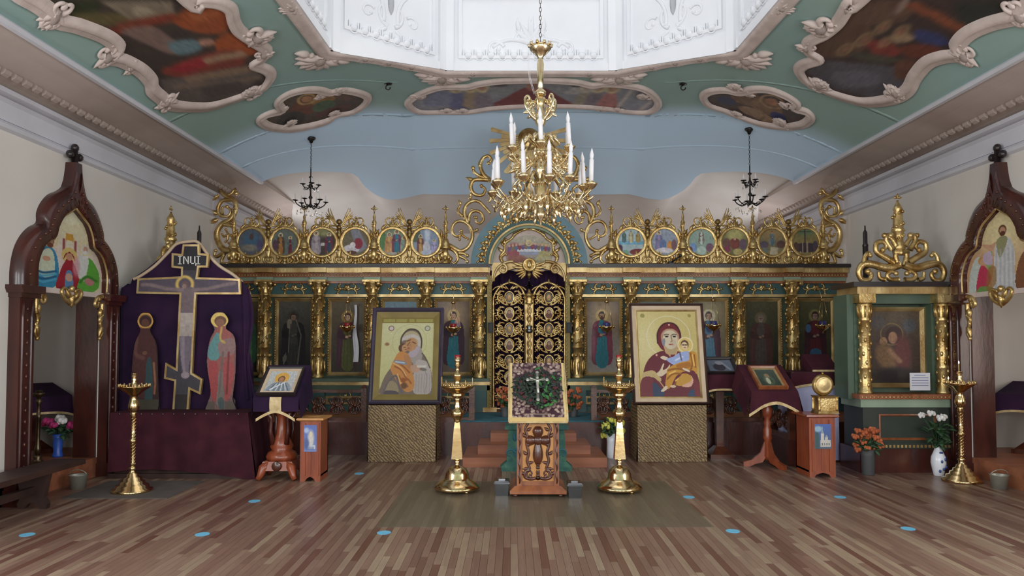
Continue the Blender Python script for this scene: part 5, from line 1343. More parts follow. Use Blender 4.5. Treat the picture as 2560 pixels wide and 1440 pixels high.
# wreath and crucifix on the cloth
def onsl(u, v, d):                                        # u across, v up the slope, d off the surface
    y, z = sl(v/.637); n = .7071; return (u, y-.016-d*.72, z+.02+d*.69)
wr = thing('flower_wreath', 'dark leafy wreath with red flowers lying on the lectern cloth', 'wreath', (0, LY+.05, .9))
lf = MB(); lf2 = MB()
for i in range(260):
    a = random.random()*6.283; r = random.gauss(.15,.045); og = Orn(lambda u,v,d: onsl(.0+u, .29+v, d), None, .4, 5)
    og.leaf((r*math.cos(a), r*math.sin(a)), random.random()*360, .06, .016, 20, d=.02+random.random()*.03, n=4); (lf2 if (i%3==0 and math.cos(a)>-.2) else lf).add_raw(og.m)
part(lf, 'dark_leaves', M['darkleaf'], wr); part(lf2, 'fern_leaves', M['brightleaf'], wr)
for i in range(16):
    a = i*.39; og = Orn(lambda u,v,d: onsl(u, .29+v, d), None, .8); og.b((.165*math.cos(a), .165*math.sin(a)), .022, .035); 
    for q in range(4): og.b((.165*math.cos(a)+.016*math.cos(q*1.57), .165*math.sin(a)+.016*math.sin(q*1.57)), .012, .04)
    part(og.m, 'flower', M['darkrose'], wr)
og = Orn(lambda u,v,d: onsl(u, .29+v, d+.05), None, .6)
og.path([(0,-.16),(0,.17)], .016); og.path([(-.085,.09),(.085,.09)], .014)
for q in ((0,.18),(-.092,.09),(.092,.09),(0,-.15)): og.b(q, .02)
og.path([(0,.07),(0,.02),(.004,-.08)], .02, .011, d=.012); og.b((0,.105), .017, .014); og.path([(-.07,.105),(0,.07),(.07,.105)], .009, d=.01)
solo(og.m, 'altar_crucifix', M['silver'], 'small silver crucifix lying in the middle of the wreath', 'crucifix')

# ---- brass candle stands ------------------------------------------------------
def holders(m, cx, cy, z, r, n, h=.025):
    for i in range(n): a = 2*math.pi*i/n; m.lathe([(.006,0),(.011,h),(.009,h),(.004,.004)], 6, (cx+r*math.cos(a), cy+r*math.sin(a), z))
def stand_a(x, y, label, lit=None):
    t = thing('candle_stand', label, 'candle stand', (x, y, 0), group='tall brass candle stands')
    for i in range(3): a = 2.1*i+1.2; part(MB().lathe([(.02,0),(.022,.012),(.016,.026)], 8, (x+.15*math.cos(a), y+.15*math.sin(a), 0)), 'foot', M['brass'], t)
    part(MB().lathe([(.20,.024),(.216,.03),(.214,.05),(.19,.075),(.15,.10),(.125,.115),(.115,.13),(.11,.17),(.09,.21),(.055,.235),(.03,.245),(.022,.26),(.03,.28),(.018,.30)], 28, (x,y,0)), 'base', M['brass'], t)
    part(MB().frustum(x,y,.30,.31,.06,.06,.105,.105).frustum(x,y,.31,.60,.105,.105,.062,.062).frustum(x,y,.60,.66,.062,.062,.045,.045), 'tapered_shaft', M['brass'], t)
    part(MB().lathe([(.024,.65),(.034,.67),(.03,.68),(.058,.71),(.064,.74),(.055,.77),(.03,.79),(.036,.81),(.026,.83),(.03,.87),(.036,.89)], 18, (x,y,0)), 'knop', M['brass'], t)
    part(MB().lathe([(.03,.88),(.05,.895),(.07,.92),(.06,.925),(.11,.955),(.15,.985),(.158,1.0),(.154,1.008),(.14,1.0),(.0,.995)], 24, (x,y,0)), 'bowl', M['brass'], t)
    h = MB(); holders(h, x, y, .998, .135, 18); holders(h, x, y, .998, .095, 12); part(h, 'candle_holders', M['brass'], t)
    part(MB().lathe([(.05,.995),(.03,1.02),(.028,1.06),(.045,1.09),(.05,1.11),(.02,1.14),(.016,1.18),(.03,1.20),(.022,1.22),(.03,1.24),(.03,1.275),(.025,1.275),(.0,1.25)], 16, (x,y,0)), 'lamp_stem', M['brass'], t)
    part(MB().lathe([(.024,1.262),(.03,1.30),(.026,1.30),(.02,1.27)], 12, (x,y,0)), 'lamp_glass', M['redglass'], t)
    for i, (a, r, hh) in enumerate(((3.3,.15,.09),(-.2,.15,.08),(-.9,.135,.06),(2.6,.135,.05))):
        part(MB().lathe([(.004,0),(.0035,hh),(.0,hh+.004)], 6, (x+r*math.cos(a), y+r*math.sin(a), 1.0)), 'candle', M['wax'], t)
    return t
stand_a(-.765, 6.95, 'tall brass candle stand with square tapered shaft, left of the carved lectern')
stand_a(.79, 6.95, 'tall brass candle stand with square tapered shaft, right of the carved lectern')
def stand_b(x, y, label, mt='brass', s=1.0, plate=.15):
    t = thing('candle_stand', label, 'candle stand', (x, y, 0), group='tall brass candle stands')
    part(MB().lathe([(.175,0),(.186,.008),(.18,.028),(.15,.04),(.145,.065),(.115,.075),(.11,.10),(.085,.11),(.08,.135),(.055,.145),(.05,.17),(.03,.18),(.026,.21),(.036,.225),(.024,.24)], 26, (x,y,0)), 'base', M[mt], t)
    part(MB().lathe([(.024,.24),(.02,.27),(.023,.46),(.034,.475),(.034,.49),(.022,.505),(.02,.70),(.03,.715),(.026,.74),(.03,.76)], 14, (x,y,0)), 'shaft', M[mt], t)
    rp = MB()
    for a0 in (0, 2.09, 4.19): rp.tube([(x+.021*math.cos(a0+i*.5), y+.021*math.sin(a0+i*.5), .26+.44*i/60) for i in range(61)], .006, 4)
    part(rp, 'rope_twist', M[mt], t)
    part(MB().lathe([(.026,.75),(.05,.79),(.052,.82),(.04,.86),(.026,.90),(.036,.915),(.05,.92),(.07,.94),(.12,.975),(plate,.995),(plate+.004,1.004),(plate-.01,1.004),(.0,.99)], 22, (x,y,0)), 'bowl', M[mt], t)
    h = MB(); holders(h, x, y, .995, plate-.015, 16, .03); holders(h, x, y, .993, plate*.62, 10); part(h, 'candle_holders', M[mt], t)
    part(MB().lathe([(.05,.985),(.03,1.0),(.026,1.03),(.018,1.05),(.026,1.07),(.018,1.085),(.03,1.10),(.024,1.12),(.03,1.125),(.0,1.11)], 14, (x,y,0)), 'lamp_stem', M[mt], t)
    return t
stand_b(-3.86, 6.92, 'tall brass candle stand with twisted shaft before the maroon draped crucifixion base')
t = stand_b(4.36, 7.42, 'tall brass candle stand with twisted shaft beside the white roses and the right arch')
for i, (a, r, hh) in enumerate(((3.2,.12,.07),(1.2,.02,.17),(2.6,.1,.05),(3.8,.09,.05),(4.4,.11,.05))):
    b0 = 1.0 if i != 1 else 1.11
    cd = part(MB().lathe([(.005,0),(.0045,hh*.5),(.0,hh*.5+.004)], 6, (4.36+r*math.cos(a), 7.42+r*math.sin(a), b0)), 'candle', M['wax'], t)
    if i < 2:
        fm_ = bpy.data.materials.get('candle_flame')
        if not fm_:
            fm_ = bpy.data.materials.new('candle_flame'); fm_.use_nodes = True; b = fm_.node_tree.nodes['Principled BSDF']; b.inputs['Emission Color'].default_value = (1,.75,.45,1); b.inputs['Emission Strength'].default_value = 9
        part(MB().lathe([(.0,0),(.006,.008),(.005,.018),(0,.032)], 8, (4.36+r*math.cos(a), 7.42+r*math.sin(a), b0+hh*.5+.004)), 'flame', fm_, t, cd)

# ---- steel boxes beside the lectern -------------------------------------------
def steel_box(x, y, w, label):
    t = thing('steel_box', label, 'box', (x, y, 0), group='steel boxes beside the lectern')
    part(MB().frustum(x,y,.0,.115,w*.78,.15,w*.88,.17), 'pan', M['steel'], t)
    part(MB().frustum(x,y,.115,.128,w,.19,w,.19).frustum(x,y,.128,.138,w*.96,.18,w*.84,.15).box(x-.03,x+.03,y-.012,y+.012,.138,.148), 'lid', M['steel'], t)
steel_box(-.335, 6.80, .145, 'stainless steel lidded box on the floor left of the lectern plinth')
steel_box(.335, 6.70, .145, 'stainless steel lidded box on the floor right of the lectern plinth')

# ================================================================== THE TWO LEANING ICONS
def pedestal(x0, x1, y0, y1, h, label):
    m = MB(); n = 16
    def wav(u, v, amp=.006): return amp*math.sin(u*14+v*5)*(1-v)
    m.grid(n, 10, lambda u, v: (x0+(x1-x0)*u, y0-wav(u,v)-.008*(1-v), .004+h*v)); m.grid(6, 10, lambda u, v: (x1+wav(u,v)+.01*(1-v), y0+(y1-y0)*u, .004+h*v))
    m.grid(6, 10, lambda u, v: (x0-wav(u,v)-.01*(1-v), y1+(y0-y1)*u, .004+h*v)); m.grid(n, 10, lambda u, v: (x1+(x0-x1)*u, y1+wav(u,v), .004+h*v)); m.grid(4, 4, lambda u, v: (x0+(x1-x0)*u, y0+(y1-y0)*v, h+.004), False)
    t = thing('draped_pedestal', label, 'pedestal', ((x0+x1)/2, (y0+y1)/2, 0), group='brocade draped pedestals')
    part(m, 'brocade_cover', M['brocade'], t); part(MB().box(x0+.02,x1-.02,y0+.02,y1-.02,0,h-.01), 'stand', M['benchwood'], t)
pedestal(-1.945, -1.145, 8.59, 9.06, .665, 'square pedestal draped in gold brocade under the icon in the violet frame')
pedestal(1.25, 2.07, 8.59, 9.06, .665, 'square pedestal draped in gold brocade under the icon with the red veiled Madonna')
def lean_icon(px, z0, label, frame_mt, cv, mount, mw, mount2, fw=.045, inner='creamframe'):
    """px: bottom-left, bottom-right, top-right, top-left corner pixels"""
    yb, yt = 8.62, 8.90
    bl, br = P(*px[0], yb), P(*px[1], yb); tr, tl = P(*px[2], yt), P(*px[3], yt)
    BL = np.array((bl[0], yb, z0)); BR = np.array((br[0], yb, z0)); zt = (tr[2]+tl[2])/2
    TR = np.array((br[0], yt, zt)); W = br[0]-bl[0]; UP = TR-BR; H = np.linalg.norm(UP); up = UP/H; nrm = np.array((0,-up[2],up[1]))
    f = lambda u, v, d: tuple(BL + np.array((u,0,0)) + up*v + nrm*d)
    t = thing('framed_icon', label, 'icon', tuple((BL+BR)/2), group='large framed icons on pedestals')
    part(MB().sweep([(0,0),(W,0),(W,H),(0,H)], [(0,-.03),(0,.05),(fw*.35,.062),(fw*.7,.05),(fw,.03),(fw,-.03)], f), 'outer_frame', M[frame_mt], t)
    part(MB().prism([(.01,.01),(W-.01,.01),(W-.01,H-.01),(.01,H-.01)], -.03, .0, f), 'backing_board', M['blackwood'], t)
    q = fw
    part(MB().sweep([(q,q),(W-q,q),(W-q,H-q),(q,H-q)], [(0,0),(0,.03),(mount*.5,.024),(mount,.014),(mount,0)], f), 'inner_mount', M[mw], t)
    a = fw+mount
    if mount2:
        part(MB().sweep([(a,a),(W-a,a),(W-a,H-a),(a,H-a)], [(0,0),(0,.018),(mount2*.5,.022),(mount2,.01),(mount2,0)], f), 'gilt_fillet', M['goldflat'], t); a += mount2
    def g(U, V):
        u = a+(W-2*a)*U; v = a+(H-2*a)*V
        return BL[0]+u, BL[1]+up[1]*v+nrm[1]*.009, BL[2]+up[2]*v+nrm[2]*.009
    paint_mesh('icon_painting', cv, g, M['icon'], t)
    # supporting strut
    part(MB().box((bl[0]+br[0])/2-.03,(bl[0]+br[0])/2+.03, yb+.2, yb+.24, z0, z0+.6), 'easel_strut', M['blackwood'], t)
    return t, f, W, H
# left: tender Madonna with child, gold ground
c = Cv(140, 200, (190,182,122), (206,204,160))
c.rect(0,1,.93,1,(140,122,62)).rect(0,1,0,.005,(140,122,62))
for x0,x1 in ((.02,.24),(.27,.48),(.52,.62),(.66,.98)): c.rect(x0,x1,.945,.985,(160,152,84))
c.ring(.54,.68,.33,.23,.012,(176,164,120)).ring(.36,.60,.17,.12,.02,(186,176,130)).ell(.18,.86,.055,.036,(130,90,80)).ell(.18,.86,.04,.026,(206,196,190)).ell(.88,.86,.055,.036,(120,110,90)).ell(.88,.86,.04,.026,(190,190,170)).ell(.11,.65,.05,.025,(180,140,100)).ell(.11,.65,.03,.015,(140,110,80))
c.smooth([(.05,.0),(.03,.10),(.12,.26),(.30,.42),(.42,.52),(.38,.60),(.37,.72),(.46,.82),(.58,.845),(.72,.80),(.77,.70),(.76,.58),(.84,.50),(.96,.34),(1.0,.18),(1.0,.0)],(120,104,92))
c.smooth([(.46,.80),(.58,.825),(.70,.79),(.75,.70),(.72,.62),(.60,.72),(.48,.70),(.40,.72)],(178,166,132))
c.line(spline([(.39,.71),(.46,.735),(.58,.76),(.70,.73),(.74,.66),(.70,.55),(.52,.50)],4),.022,(196,186,180)).line(spline([(.37,.66),(.39,.75),(.48,.83),(.58,.85),(.70,.82),(.77,.72),(.77,.6)],4),.009,(74,62,50))
c.smooth([(.60,.58),(.74,.62),(.80,.50),(.70,.34),(.56,.46),(.52,.52)],(160,150,144)).smooth([(.70,.44),(.92,.40),(.98,.22),(.96,.02),(.66,.02),(.64,.26)],(176,166,160))
c.smooth([(.56,.56),(.66,.62),(.74,.62),(.72,.54),(.64,.48),(.54,.49)],(176,162,170)).ell(.575,.645,.11,.09,(186,140,96),-25).ell(.53,.615,.055,.055,(178,130,90)).line([(.50,.69),(.56,.71)],.006,(90,62,46)).line([(.60,.68),(.66,.66)],.006,(90,62,46)).line([(.55,.68),(.50,.63)],.005,(120,84,60)).line([(.50,.60),(.54,.595)],.006,(140,80,66))
c.ell(.41,.60,.075,.062,(96,66,46)).ell(.45,.597,.055,.05,(190,142,98)).line([(.43,.61),(.47,.61)],.005,(86,58,44)).line([(.46,.58),(.49,.58)],.005,(130,76,62))
c.smooth([(.34,.54),(.46,.545),(.56,.48),(.58,.36),(.66,.18),(.64,.06),(.52,.03),(.40,.10),(.30,.20),(.20,.32),(.24,.42)],(196,134,74)).smooth([(.44,.5),(.56,.48),(.6,.34),(.5,.36)],(176,126,84))
for p in ([(.28,.36),(.42,.30),(.52,.18)],[(.36,.24),(.46,.14),(.54,.10)],[(.30,.42),(.44,.36),(.56,.28)],[(.42,.12),(.52,.2),(.6,.14)]): c.line(spline(p,4),.010,(150,92,48)); 
for p in ([(.25,.40),(.40,.34),(.50,.24)],[(.34,.26),(.40,.14),(.46,.18)]): c.line(spline(p,4),.007,(224,176,116))
c.smooth([(.26,.44),(.44,.43),(.50,.40),(.48,.38),(.30,.40)],(130,136,146)).line([(.29,.42),(.46,.405)],.008,(190,196,206)).smooth([(.58,.36),(.68,.38),(.80,.34),(.76,.30),(.62,.28)],(186,150,126)).line([(.72,.36),(.86,.36)],.014,(206,200,190)).ell(.82,.32,.07,.02,(120,112,100),-10)
c.line(spline([(.08,.02),(.16,.14),(.30,.24),(.38,.10),(.44,.02)],4),.012,(104,94,96)).smooth([(.12,.06),(.2,.17),(.32,.14),(.36,.02),(.12,.0)],(150,134,104)).smooth([(.1,.0),(.14,.05),(.32,.04),(.36,.0)],(84,74,76)).line(spline([(.86,.0),(.9,.2),(.86,.3)],4),.006,(150,140,136))
c.line(spline([(.95,.34),(.86,.47),(.79,.53)],4),.007,(90,78,66)).ell(.45,.18,.05,.03,(150,84,44),-30,.5).ell(.47,.11,.06,.04,(110,74,44),20,.5)
for i in range(6): c.line([(.70+.05*i,.26),(.69+.052*i,.03)],.006,(150,138,136),.6)
c.grain(.025,2)
t, f, W, H = lean_icon([(921,1006),(1104,1008),(1113,772),(938,772)], .675, 'tall icon of a tender Madonna on gold ground in dark violet frame', 'violetframe', c, .07, 'olive', 0, .05)
pane = MB().prism([(.05,.05),(W-.05,.05),(W-.05,H-.05),(.05,H-.05)], .032, .036, f)
gp = bpy.data.materials.new('glass_pane'); gp.use_nodes = True; b = gp.node_tree.nodes['Principled BSDF']; b.inputs['Base Color'].default_value=(.02,.02,.02,1); b.inputs['Roughness'].default_value=.02; b.inputs['Alpha'].default_value=.05
part(pane, 'glass_pane', gp, t)
# right: Madonna in a red veil pointing to the child in ochre
c = Cv(140, 200, (176,158,92), (198,182,122))
c.ell(.12,.6,.25,.3,(214,204,160),0,1.2,.6).ring(.52,.70,.37,.245,.018,(214,206,176)).ell(.09,.95,.04,.025,(150,140,84)).ell(.9,.95,.03,.02,(160,140,80))
c.smooth([(.0,.0),(.03,.18),(.10,.36),(.22,.47),(.40,.53),(.62,.53),(.78,.49),(.92,.36),(1.0,.16),(1.02,.0)],(100,42,50))
c.smooth([(.34,.60),(.34,.74),(.42,.83),(.54,.86),(.66,.83),(.72,.74),(.71,.62),(.66,.54),(.56,.46),(.44,.52)],(108,40,46)).line(spline([(.33,.62),(.335,.74),(.42,.835),(.54,.865),(.66,.835),(.725,.74),(.72,.62)],4),.008,(60,28,34))
c.smooth([(.46,.50),(.64,.50),(.64,.64),(.46,.64)],(172,150,112)).ell(.55,.665,.135,.115,(200,186,160)).smooth([(.42,.72),(.50,.765),(.62,.765),(.68,.71),(.66,.745),(.55,.79),(.44,.755)],(190,178,158)).line(spline([(.41,.64),(.41,.72),(.48,.775),(.60,.78),(.68,.73),(.69,.65)],4),.010,(176,140,110))
c.line(spline([(.42,.66),(.45,.56),(.53,.47)],4),.009,(190,150,110)).line(spline([(.69,.66),(.66,.56),(.62,.47)],4),.009,(190,150,110)).smooth([(.40,.64),(.43,.58),(.46,.63),(.45,.68)],(130,132,140))
for x in (.49,.62): c.ell(x,.70,.03,.011,(60,50,46)); c.ell(x,.70,.012,.008,(20,18,18)); c.line([(x-.04,.718),(x,.728),(x+.035,.72)],.005,(74,58,48))
c.line([(.565,.71),(.578,.645),(.555,.635)],.006,(130,112,92)).line([(.53,.605),(.585,.607)],.007,(150,74,66)).ell(.6,.62,.04,.05,(170,150,126),0,.8,.5).ell(.54,.84,.015,.01,(216,180,150)).ell(.30,.48,.018,.013,(210,160,140)).ell(.70,.49,.014,.01,(206,150,130))
c.smooth([(.05,.27),(.22,.30),(.30,.25),(.36,.20),(.32,.17),(.22,.22),(.05,.21)],(184,160,112)).smooth([(.0,.0),(.03,.2),(.2,.22),(.22,.1),(.2,.0)],(112,52,58)).smooth([(.22,.16),(.34,.10),(.40,.04),(.36,.0),(.22,.0)],(56,66,90)).line([(.30,.2),(.42,.08)],.006,(190,160,110))
c.smooth([(.28,.26),(.34,.30),(.40,.38),(.42,.37),(.39,.31),(.45,.32),(.52,.37),(.51,.34),(.46,.28),(.36,.23)],(206,186,158)).smooth([(.36,.45),(.42,.47),(.5,.44),(.44,.42)],(210,190,164))
c.ell(.80,.60,.125,.088,(206,180,110)).ring(.80,.60,.125,.088,.08,(226,212,170)).ell(.79,.605,.068,.052,(88,62,46)).ell(.785,.59,.055,.045,(214,186,150)).line([(.755,.60),(.78,.60)],.006,(50,36,30)).line([(.80,.60),(.825,.60)],.006,(50,36,30)).line([(.78,.57),(.80,.57)],.006,(150,90,70))
c.smooth([(.46,.43),(.58,.46),(.70,.51),(.86,.52),(.88,.44),(.76,.38),(.60,.36)],(150,164,206)).line([(.62,.42),(.74,.46)],.010,(196,204,226)).line([(.70,.50),(.72,.42)],.008,(90,84,110))
c.smooth([(.86,.52),(.98,.50),(.99,.36),(.96,.26),(.90,.30),(.72,.28),(.60,.22),(.50,.10),(.42,.10),(.44,.22),(.48,.32),(.60,.37),(.72,.40),(.84,.42)],(190,138,56)).smooth([(.62,.36),(.84,.40),(.86,.34),(.7,.32)],(164,106,42))
for p in ([(.48,.30),(.62,.32),(.78,.30)],[(.46,.20),(.56,.26),(.70,.26)],[(.56,.12),(.66,.2),(.8,.22)],[(.88,.50),(.9,.38),(.86,.30)],[(.94,.48),(.95,.34)]): c.line(spline(p,4),.010,(140,88,34))
for p in ([(.50,.26),(.60,.29)],[(.91,.48),(.93,.36)],[(.6,.18),(.7,.23)]): c.line(p,.009,(224,180,96))
c.smooth([(.72,.26),(.86,.24),(.88,.16),(.78,.11),(.68,.12),(.60,.14)],(186,140,60)).smooth([(.70,.12),(.86,.18),(.86,.24),(.90,.18),(.84,.11)],(206,160,140)).smooth([(.34,.06),(.42,.12),(.46,.10),(.40,.06)],(210,190,164)).ell(.55,.115,.05,.015,(206,180,150)).smooth([(.74,.33),(.84,.30),(.84,.28),(.74,.31)],(214,196,176)).smooth([(.80,.0),(.82,.06),(.9,.08),(.92,.0)],(56,66,90)).smooth([(.92,.0),(.9,.2),(1,.14),(1,0)],(112,48,54))
c.grain(.025,2)
lean_icon([(1583,1004),(1772,1002),(1745,762),(1561,760)], .675, 'tall icon of a red veiled Madonna with child, cream and brown frame', 'brownframe', c, .045, 'creamframe', .022, .028)
# ================================================================== WOODEN ARCHES IN THE SIDE WALLS
OUT = [(.80,1.93),(.80,2.08),(.76,2.25),(.68,2.38),(.58,2.47),(.475,2.53),(.47,2.62),(.42,2.72),(.32,2.82),(.2,2.88),(.115,2.94),(.08,3.02),(.06,3.12),(.05,3.2)]
INN = [(.57,1.93),(.57,2.14),(.50,2.29),(.42,2.36),(.33,2.40),(.30,2.50),(.23,2.61),(.12,2.68),(0.0,2.75)]
def arch(s, label, cv):
    fn = lambda u, v, d: (s*(WX-d), AY+u, v)
    t = thing('arch_surround', label, 'arch', (s*(WX-.05), AY, 0), group='carved arches in the side walls')
    o = spline(OUT, 4); i = spline(INN, 4)
    for q in (-1, 1):                                      # the two halves of the ogee head, with a raised inner roll
        m = MB(); n = max(len(o), len(i)); O = [o[round(k*(len(o)-1)/(n-1))] for k in range(n)]; I = [i[round(k*(len(i)-1)/(n-1))] for k in range(n)]
        vs = []
        for a, b in zip(O, I):
            for tt, d in ((0,0),(0,.08),(.25,.115),(.5,.12),(.75,.10),(.92,.12),(1,.09),(1,0)): vs.append(fn(q*(a[0]+(b[0]-a[0])*tt), a[1]+(b[1]-a[1])*tt, d))
        fs = [(k*8+j, k*8+j+1, (k+1)*8+j+1, (k+1)*8+j) for k in range(n-1) for j in range(7)]
        m.add(vs, fs, True); part(m, 'ogee_head', M['darkwood'], t)
        # capital and post
        part(MB().prism([(q*.53,1.86),(q*.83,1.86),(q*.85,1.90),(q*.85,1.93),(q*.53,1.93)], 0, .15, fn).prism([(q*.55,1.82),(q*.81,1.82),(q*.81,1.86),(q*.55,1.86)], 0, .12, fn), 'capital', M['darkwood'], t)
        po = part(MB().prism([(q*.60,0),(q*.80,0),(q*.80,1.82),(q*.60,1.82)], 0, .10, fn).prism([(q*.58,0),(q*.82,0),(q*.82,.14),(q*.58,.14)], 0, .13, fn), 'post', M['darkwood'], t)
        rl = MB()
        for uu in (.64,.76): rl.tube([fn(q*uu, .14+1.66*k/10, .10) for k in range(11)], .016, 6)
        part(rl, 'reeding', M['darkwood'], t, po)
        studs = MB()
        for k in range(16): studs.ball(fn(q*.70, .22+.1*k, .10), .014, .012, .02, 6, 4)
        part(studs, 'carved_studs', M['carvedwood'], t, po)
        # gold fillet along the inner edge, jamb lining
        part(MB().tube([fn(q*a, b, .085) for a, b in i], .012, 5), 'gilt_fillet', M['goldflat'], t)
        part(MB().box(*sorted((s*(WX+.01), s*(WX+.24))), *sorted((AY+q*.60, AY+q*.57)), 0, 1.93), 'jamb_lining', M['darkwood'], t)
        st_ = MB()
        for k in range(14):
            u = k/13; a = o[int(u*(len(o)-8))]; b = i[int(u*(len(i)-3))]; st_.ball(fn(q*(a[0]*.55+b[0]*.45), a[1]*.55+b[1]*.45, .118), .016, .016, .016, 6, 4)
        part(st_, 'carved_bosses', M['carvedwood'], t)
        og = Orn(fn, None, .9)
        e = 1 if q > 0 else -1
        for pth in ([(.52,1.90),(.44,1.88),(.40,1.82),(.44,1.79),(.47,1.84)],[(.53,1.84),(.53,1.72),(.50,1.62),(.54,1.52),(.50,1.46)],[(.53,1.70),(.49,1.66),(.51,1.6)]): og.path(spline([(q*a,b) for a,b in pth],4), .028, .014, d=.06, ball=.022)
        og.leaf((q*.53,1.6), 250 if q>0 else 290, .14, .028, 0, d=.06); og.b((q*.46,1.87), .035, .06); og.leaf((q*.5,1.78), 270, .12, .03, 0, d=.06)
        part(og.m, 'gilt_bracket', M['gold'], t)
    og = Orn(fn, None, .9)
    for q in (-1,1): og.path(spline([(q*.02,1.80),(q*.10,1.84),(q*.16,1.91),(q*.12,1.95),(q*.06,1.93)],4), .026, .014, d=.06, ball=.02); og.leaf((q*.04,1.86), 90-q*40, .1, .025, 0, d=.07)
    og.leaf((0,1.9), 270, .14, .035, 0, d=.06); og.b((0,1.95), .035, .06); og.b((0,1.86), .03, .07)
    part(og.m, 'gilt_centre_bracket', M['gold'], t)
    part(MB().prism([(-.05,3.2),(-.06,3.12),(-.08,3.02),(-.11,2.95),(-.06,2.86),(0,2.77),(.06,2.86),(.11,2.95),(.08,3.02),(.06,3.12),(.05,3.2)], .0, .105, fn), 'neck', M['darkwood'], t)
    part(MB().prism([(-.6,1.89),(.6,1.89),(.6,1.94),(-.6,1.94)], .0, .05, fn), 'lintel', M['stucco'], t)
    og = Orn(fn, None, .9); og.path([(0,3.18),(0,3.30)], .035); 
    og.b((0,3.355), .042); og.b((.075,3.275), .042); og.b((-.075,3.275), .042); og.path([(-.07,3.275),(.07,3.275)], .03); og.path([(0,3.25),(0,3.35)], .03);  part(og.m.moved(lambda x,y,z: (x-s*.06,y,z)), 'finial_cross', M['blackwood'], t)
    poly = [((a if k==0 else -a)/.58*.5+.5 , (b-1.93)/.83) for k in (0,1) for a, b in (i if k == 0 else i[::-1])]
    paint_mesh('lunette_painting', cv, lambda U, V: (s*(WX-.03)+0*U, AY+(.58*(2*U-1))*(1 if s<0 else -1), 1.93+.83*V), M['varnish'], t, poly=poly)
    part(MB().prism([(a,b) for a,b in i]+[(-a,b) for a,b in i[::-1]], .0, .02, fn), 'lunette_board', M['stucco'], t)
    # niche behind
    x0, x1 = s*(WX+.22), s*(WX+1.3)
    nb = MB()
    a, b = sorted((x0, x1))
    nb.box(*sorted((x1, x1+s*.1)), AY-1.1, AY+1.3, 0, 2.4); nb.box(a, b, AY-1.2, AY-1.1, 0, 2.4); nb.box(a, b, AY+1.3, AY+1.4, 0, 2.4); nb.box(a, b, AY-1.2, AY+1.4, 2.3, 2.4)
    struct(nb, 'wall_niche_%s' % ('left' if s < 0 else 'right'), M['bronzewall'])
    struct(MB().box(*sorted((s*(WX+.0), x1)), AY-1.1, AY+1.3, 0, .2), 'floor_niche_%s' % ('left' if s < 0 else 'right'), M['step'])
# left lunette: three robed figures under a crown
c = Cv(110, 150, (206,196,170), (222,212,176))
c.ell(.5,.9,.2,.1,(226,222,190)).ell(.5,.35,.5,.2,(210,190,196),0,1,.6)
c.smooth([(.06,.06),(.04,.3),(.14,.46),(.26,.48),(.34,.36),(.36,.1),(.24,.0)],(52,130,164)).smooth([(.10,.18),(.14,.40),(.24,.46),(.30,.36),(.30,.16),(.2,.12)],(198,204,180)); c.ring(.24,.56,.09,.08,.1,(214,190,130)).ell(.24,.55,.05,.06,(120,76,58)).ell(.24,.545,.038,.048,(190,140,112)); c.ell(.24,.50,.04,.03,(110,64,50))
for k in range(4): c.line(spline([(.06,.1+.035*k),(.16,.07+.035*k),(.32,.12+.03*k)],4),.012,(30,90,130) if k%2 else (80,160,190))
c.ell(.2,.34,.05,.03,(196,150,120)).ell(.5,.62,.06,.05,(206,160,70)).rect(.45,.55,.6,.68,(196,146,60)).rect(.46,.54,.5,.6,(214,206,180)).line([(.42,.6),(.42,.46)],.012,(140,70,70)).line([(.58,.6),(.58,.46)],.012,(140,70,70))
c.ell(.5,.42,.11,.095,(206,180,110)).smooth([(.34,.0),(.38,.22),(.44,.34),(.5,.42),(.56,.34),(.62,.22),(.66,.0)],(150,36,50)).ell(.5,.41,.045,.05,(190,140,110)).smooth([(.45,.0),(.46,.22),(.54,.22),(.56,.0)],(90,130,170)).ell(.5,.16,.05,.05,(190,150,130)).smooth([(.42,.36),(.5,.47),(.58,.36),(.55,.44),(.45,.44)],(130,30,44))
c.smooth([(.62,.0),(.66,.2),(.7,.4),(.82,.42),(.94,.26),(.94,.08),(.8,0)],(90,160,60)).smooth([(.64,.2),(.62,.36),(.7,.5),(.78,.4),(.72,.14)],(206,206,200)); c.ell(.73,.52,.05,.06,(206,200,196)).ell(.73,.53,.035,.04,(190,150,126)).ell(.73,.46,.035,.06,(214,212,208)).ell(.8,.14,.07,.05,(180,120,120)).ring(.73,.54,.09,.08,.1,(214,200,150)).line(spline([(.66,.12),(.76,.2),(.9,.16)],4),.016,(60,120,44)).ell(.6,.3,.05,.12,(206,150,160),0,.6,.7)
c.grain(.03)
arch(-1, 'dark mahogany ogee arch with painting of three robed figures, left wall', c)
c = Cv(110, 150, (206,170,130), (226,206,160))
c.ell(.5,.75,.28,.25,(232,216,166),0,1).ell(.3,.3,.3,.2,(190,140,110),0,1,.7)
c.smooth([(.36,.02),(.38,.3),(.40,.54),(.48,.64),(.58,.62),(.64,.46),(.64,.2),(.66,.0)],(206,206,206)).smooth([(.36,.5),(.26,.56),(.24,.6),(.34,.58),(.42,.6)],(206,160,130)).ell(.5,.73,.05,.06,(100,66,50)).ell(.5,.72,.036,.048,(196,148,118)).ell(.5,.685,.035,.03,(96,60,46)).smooth([(.42,.6),(.5,.66),(.56,.6),(.46,.4)],(150,150,110))
for k in range(5): c.line([(.42+.05*k,.5),(.4+.055*k,.04)],.008,(176,176,184),.7)
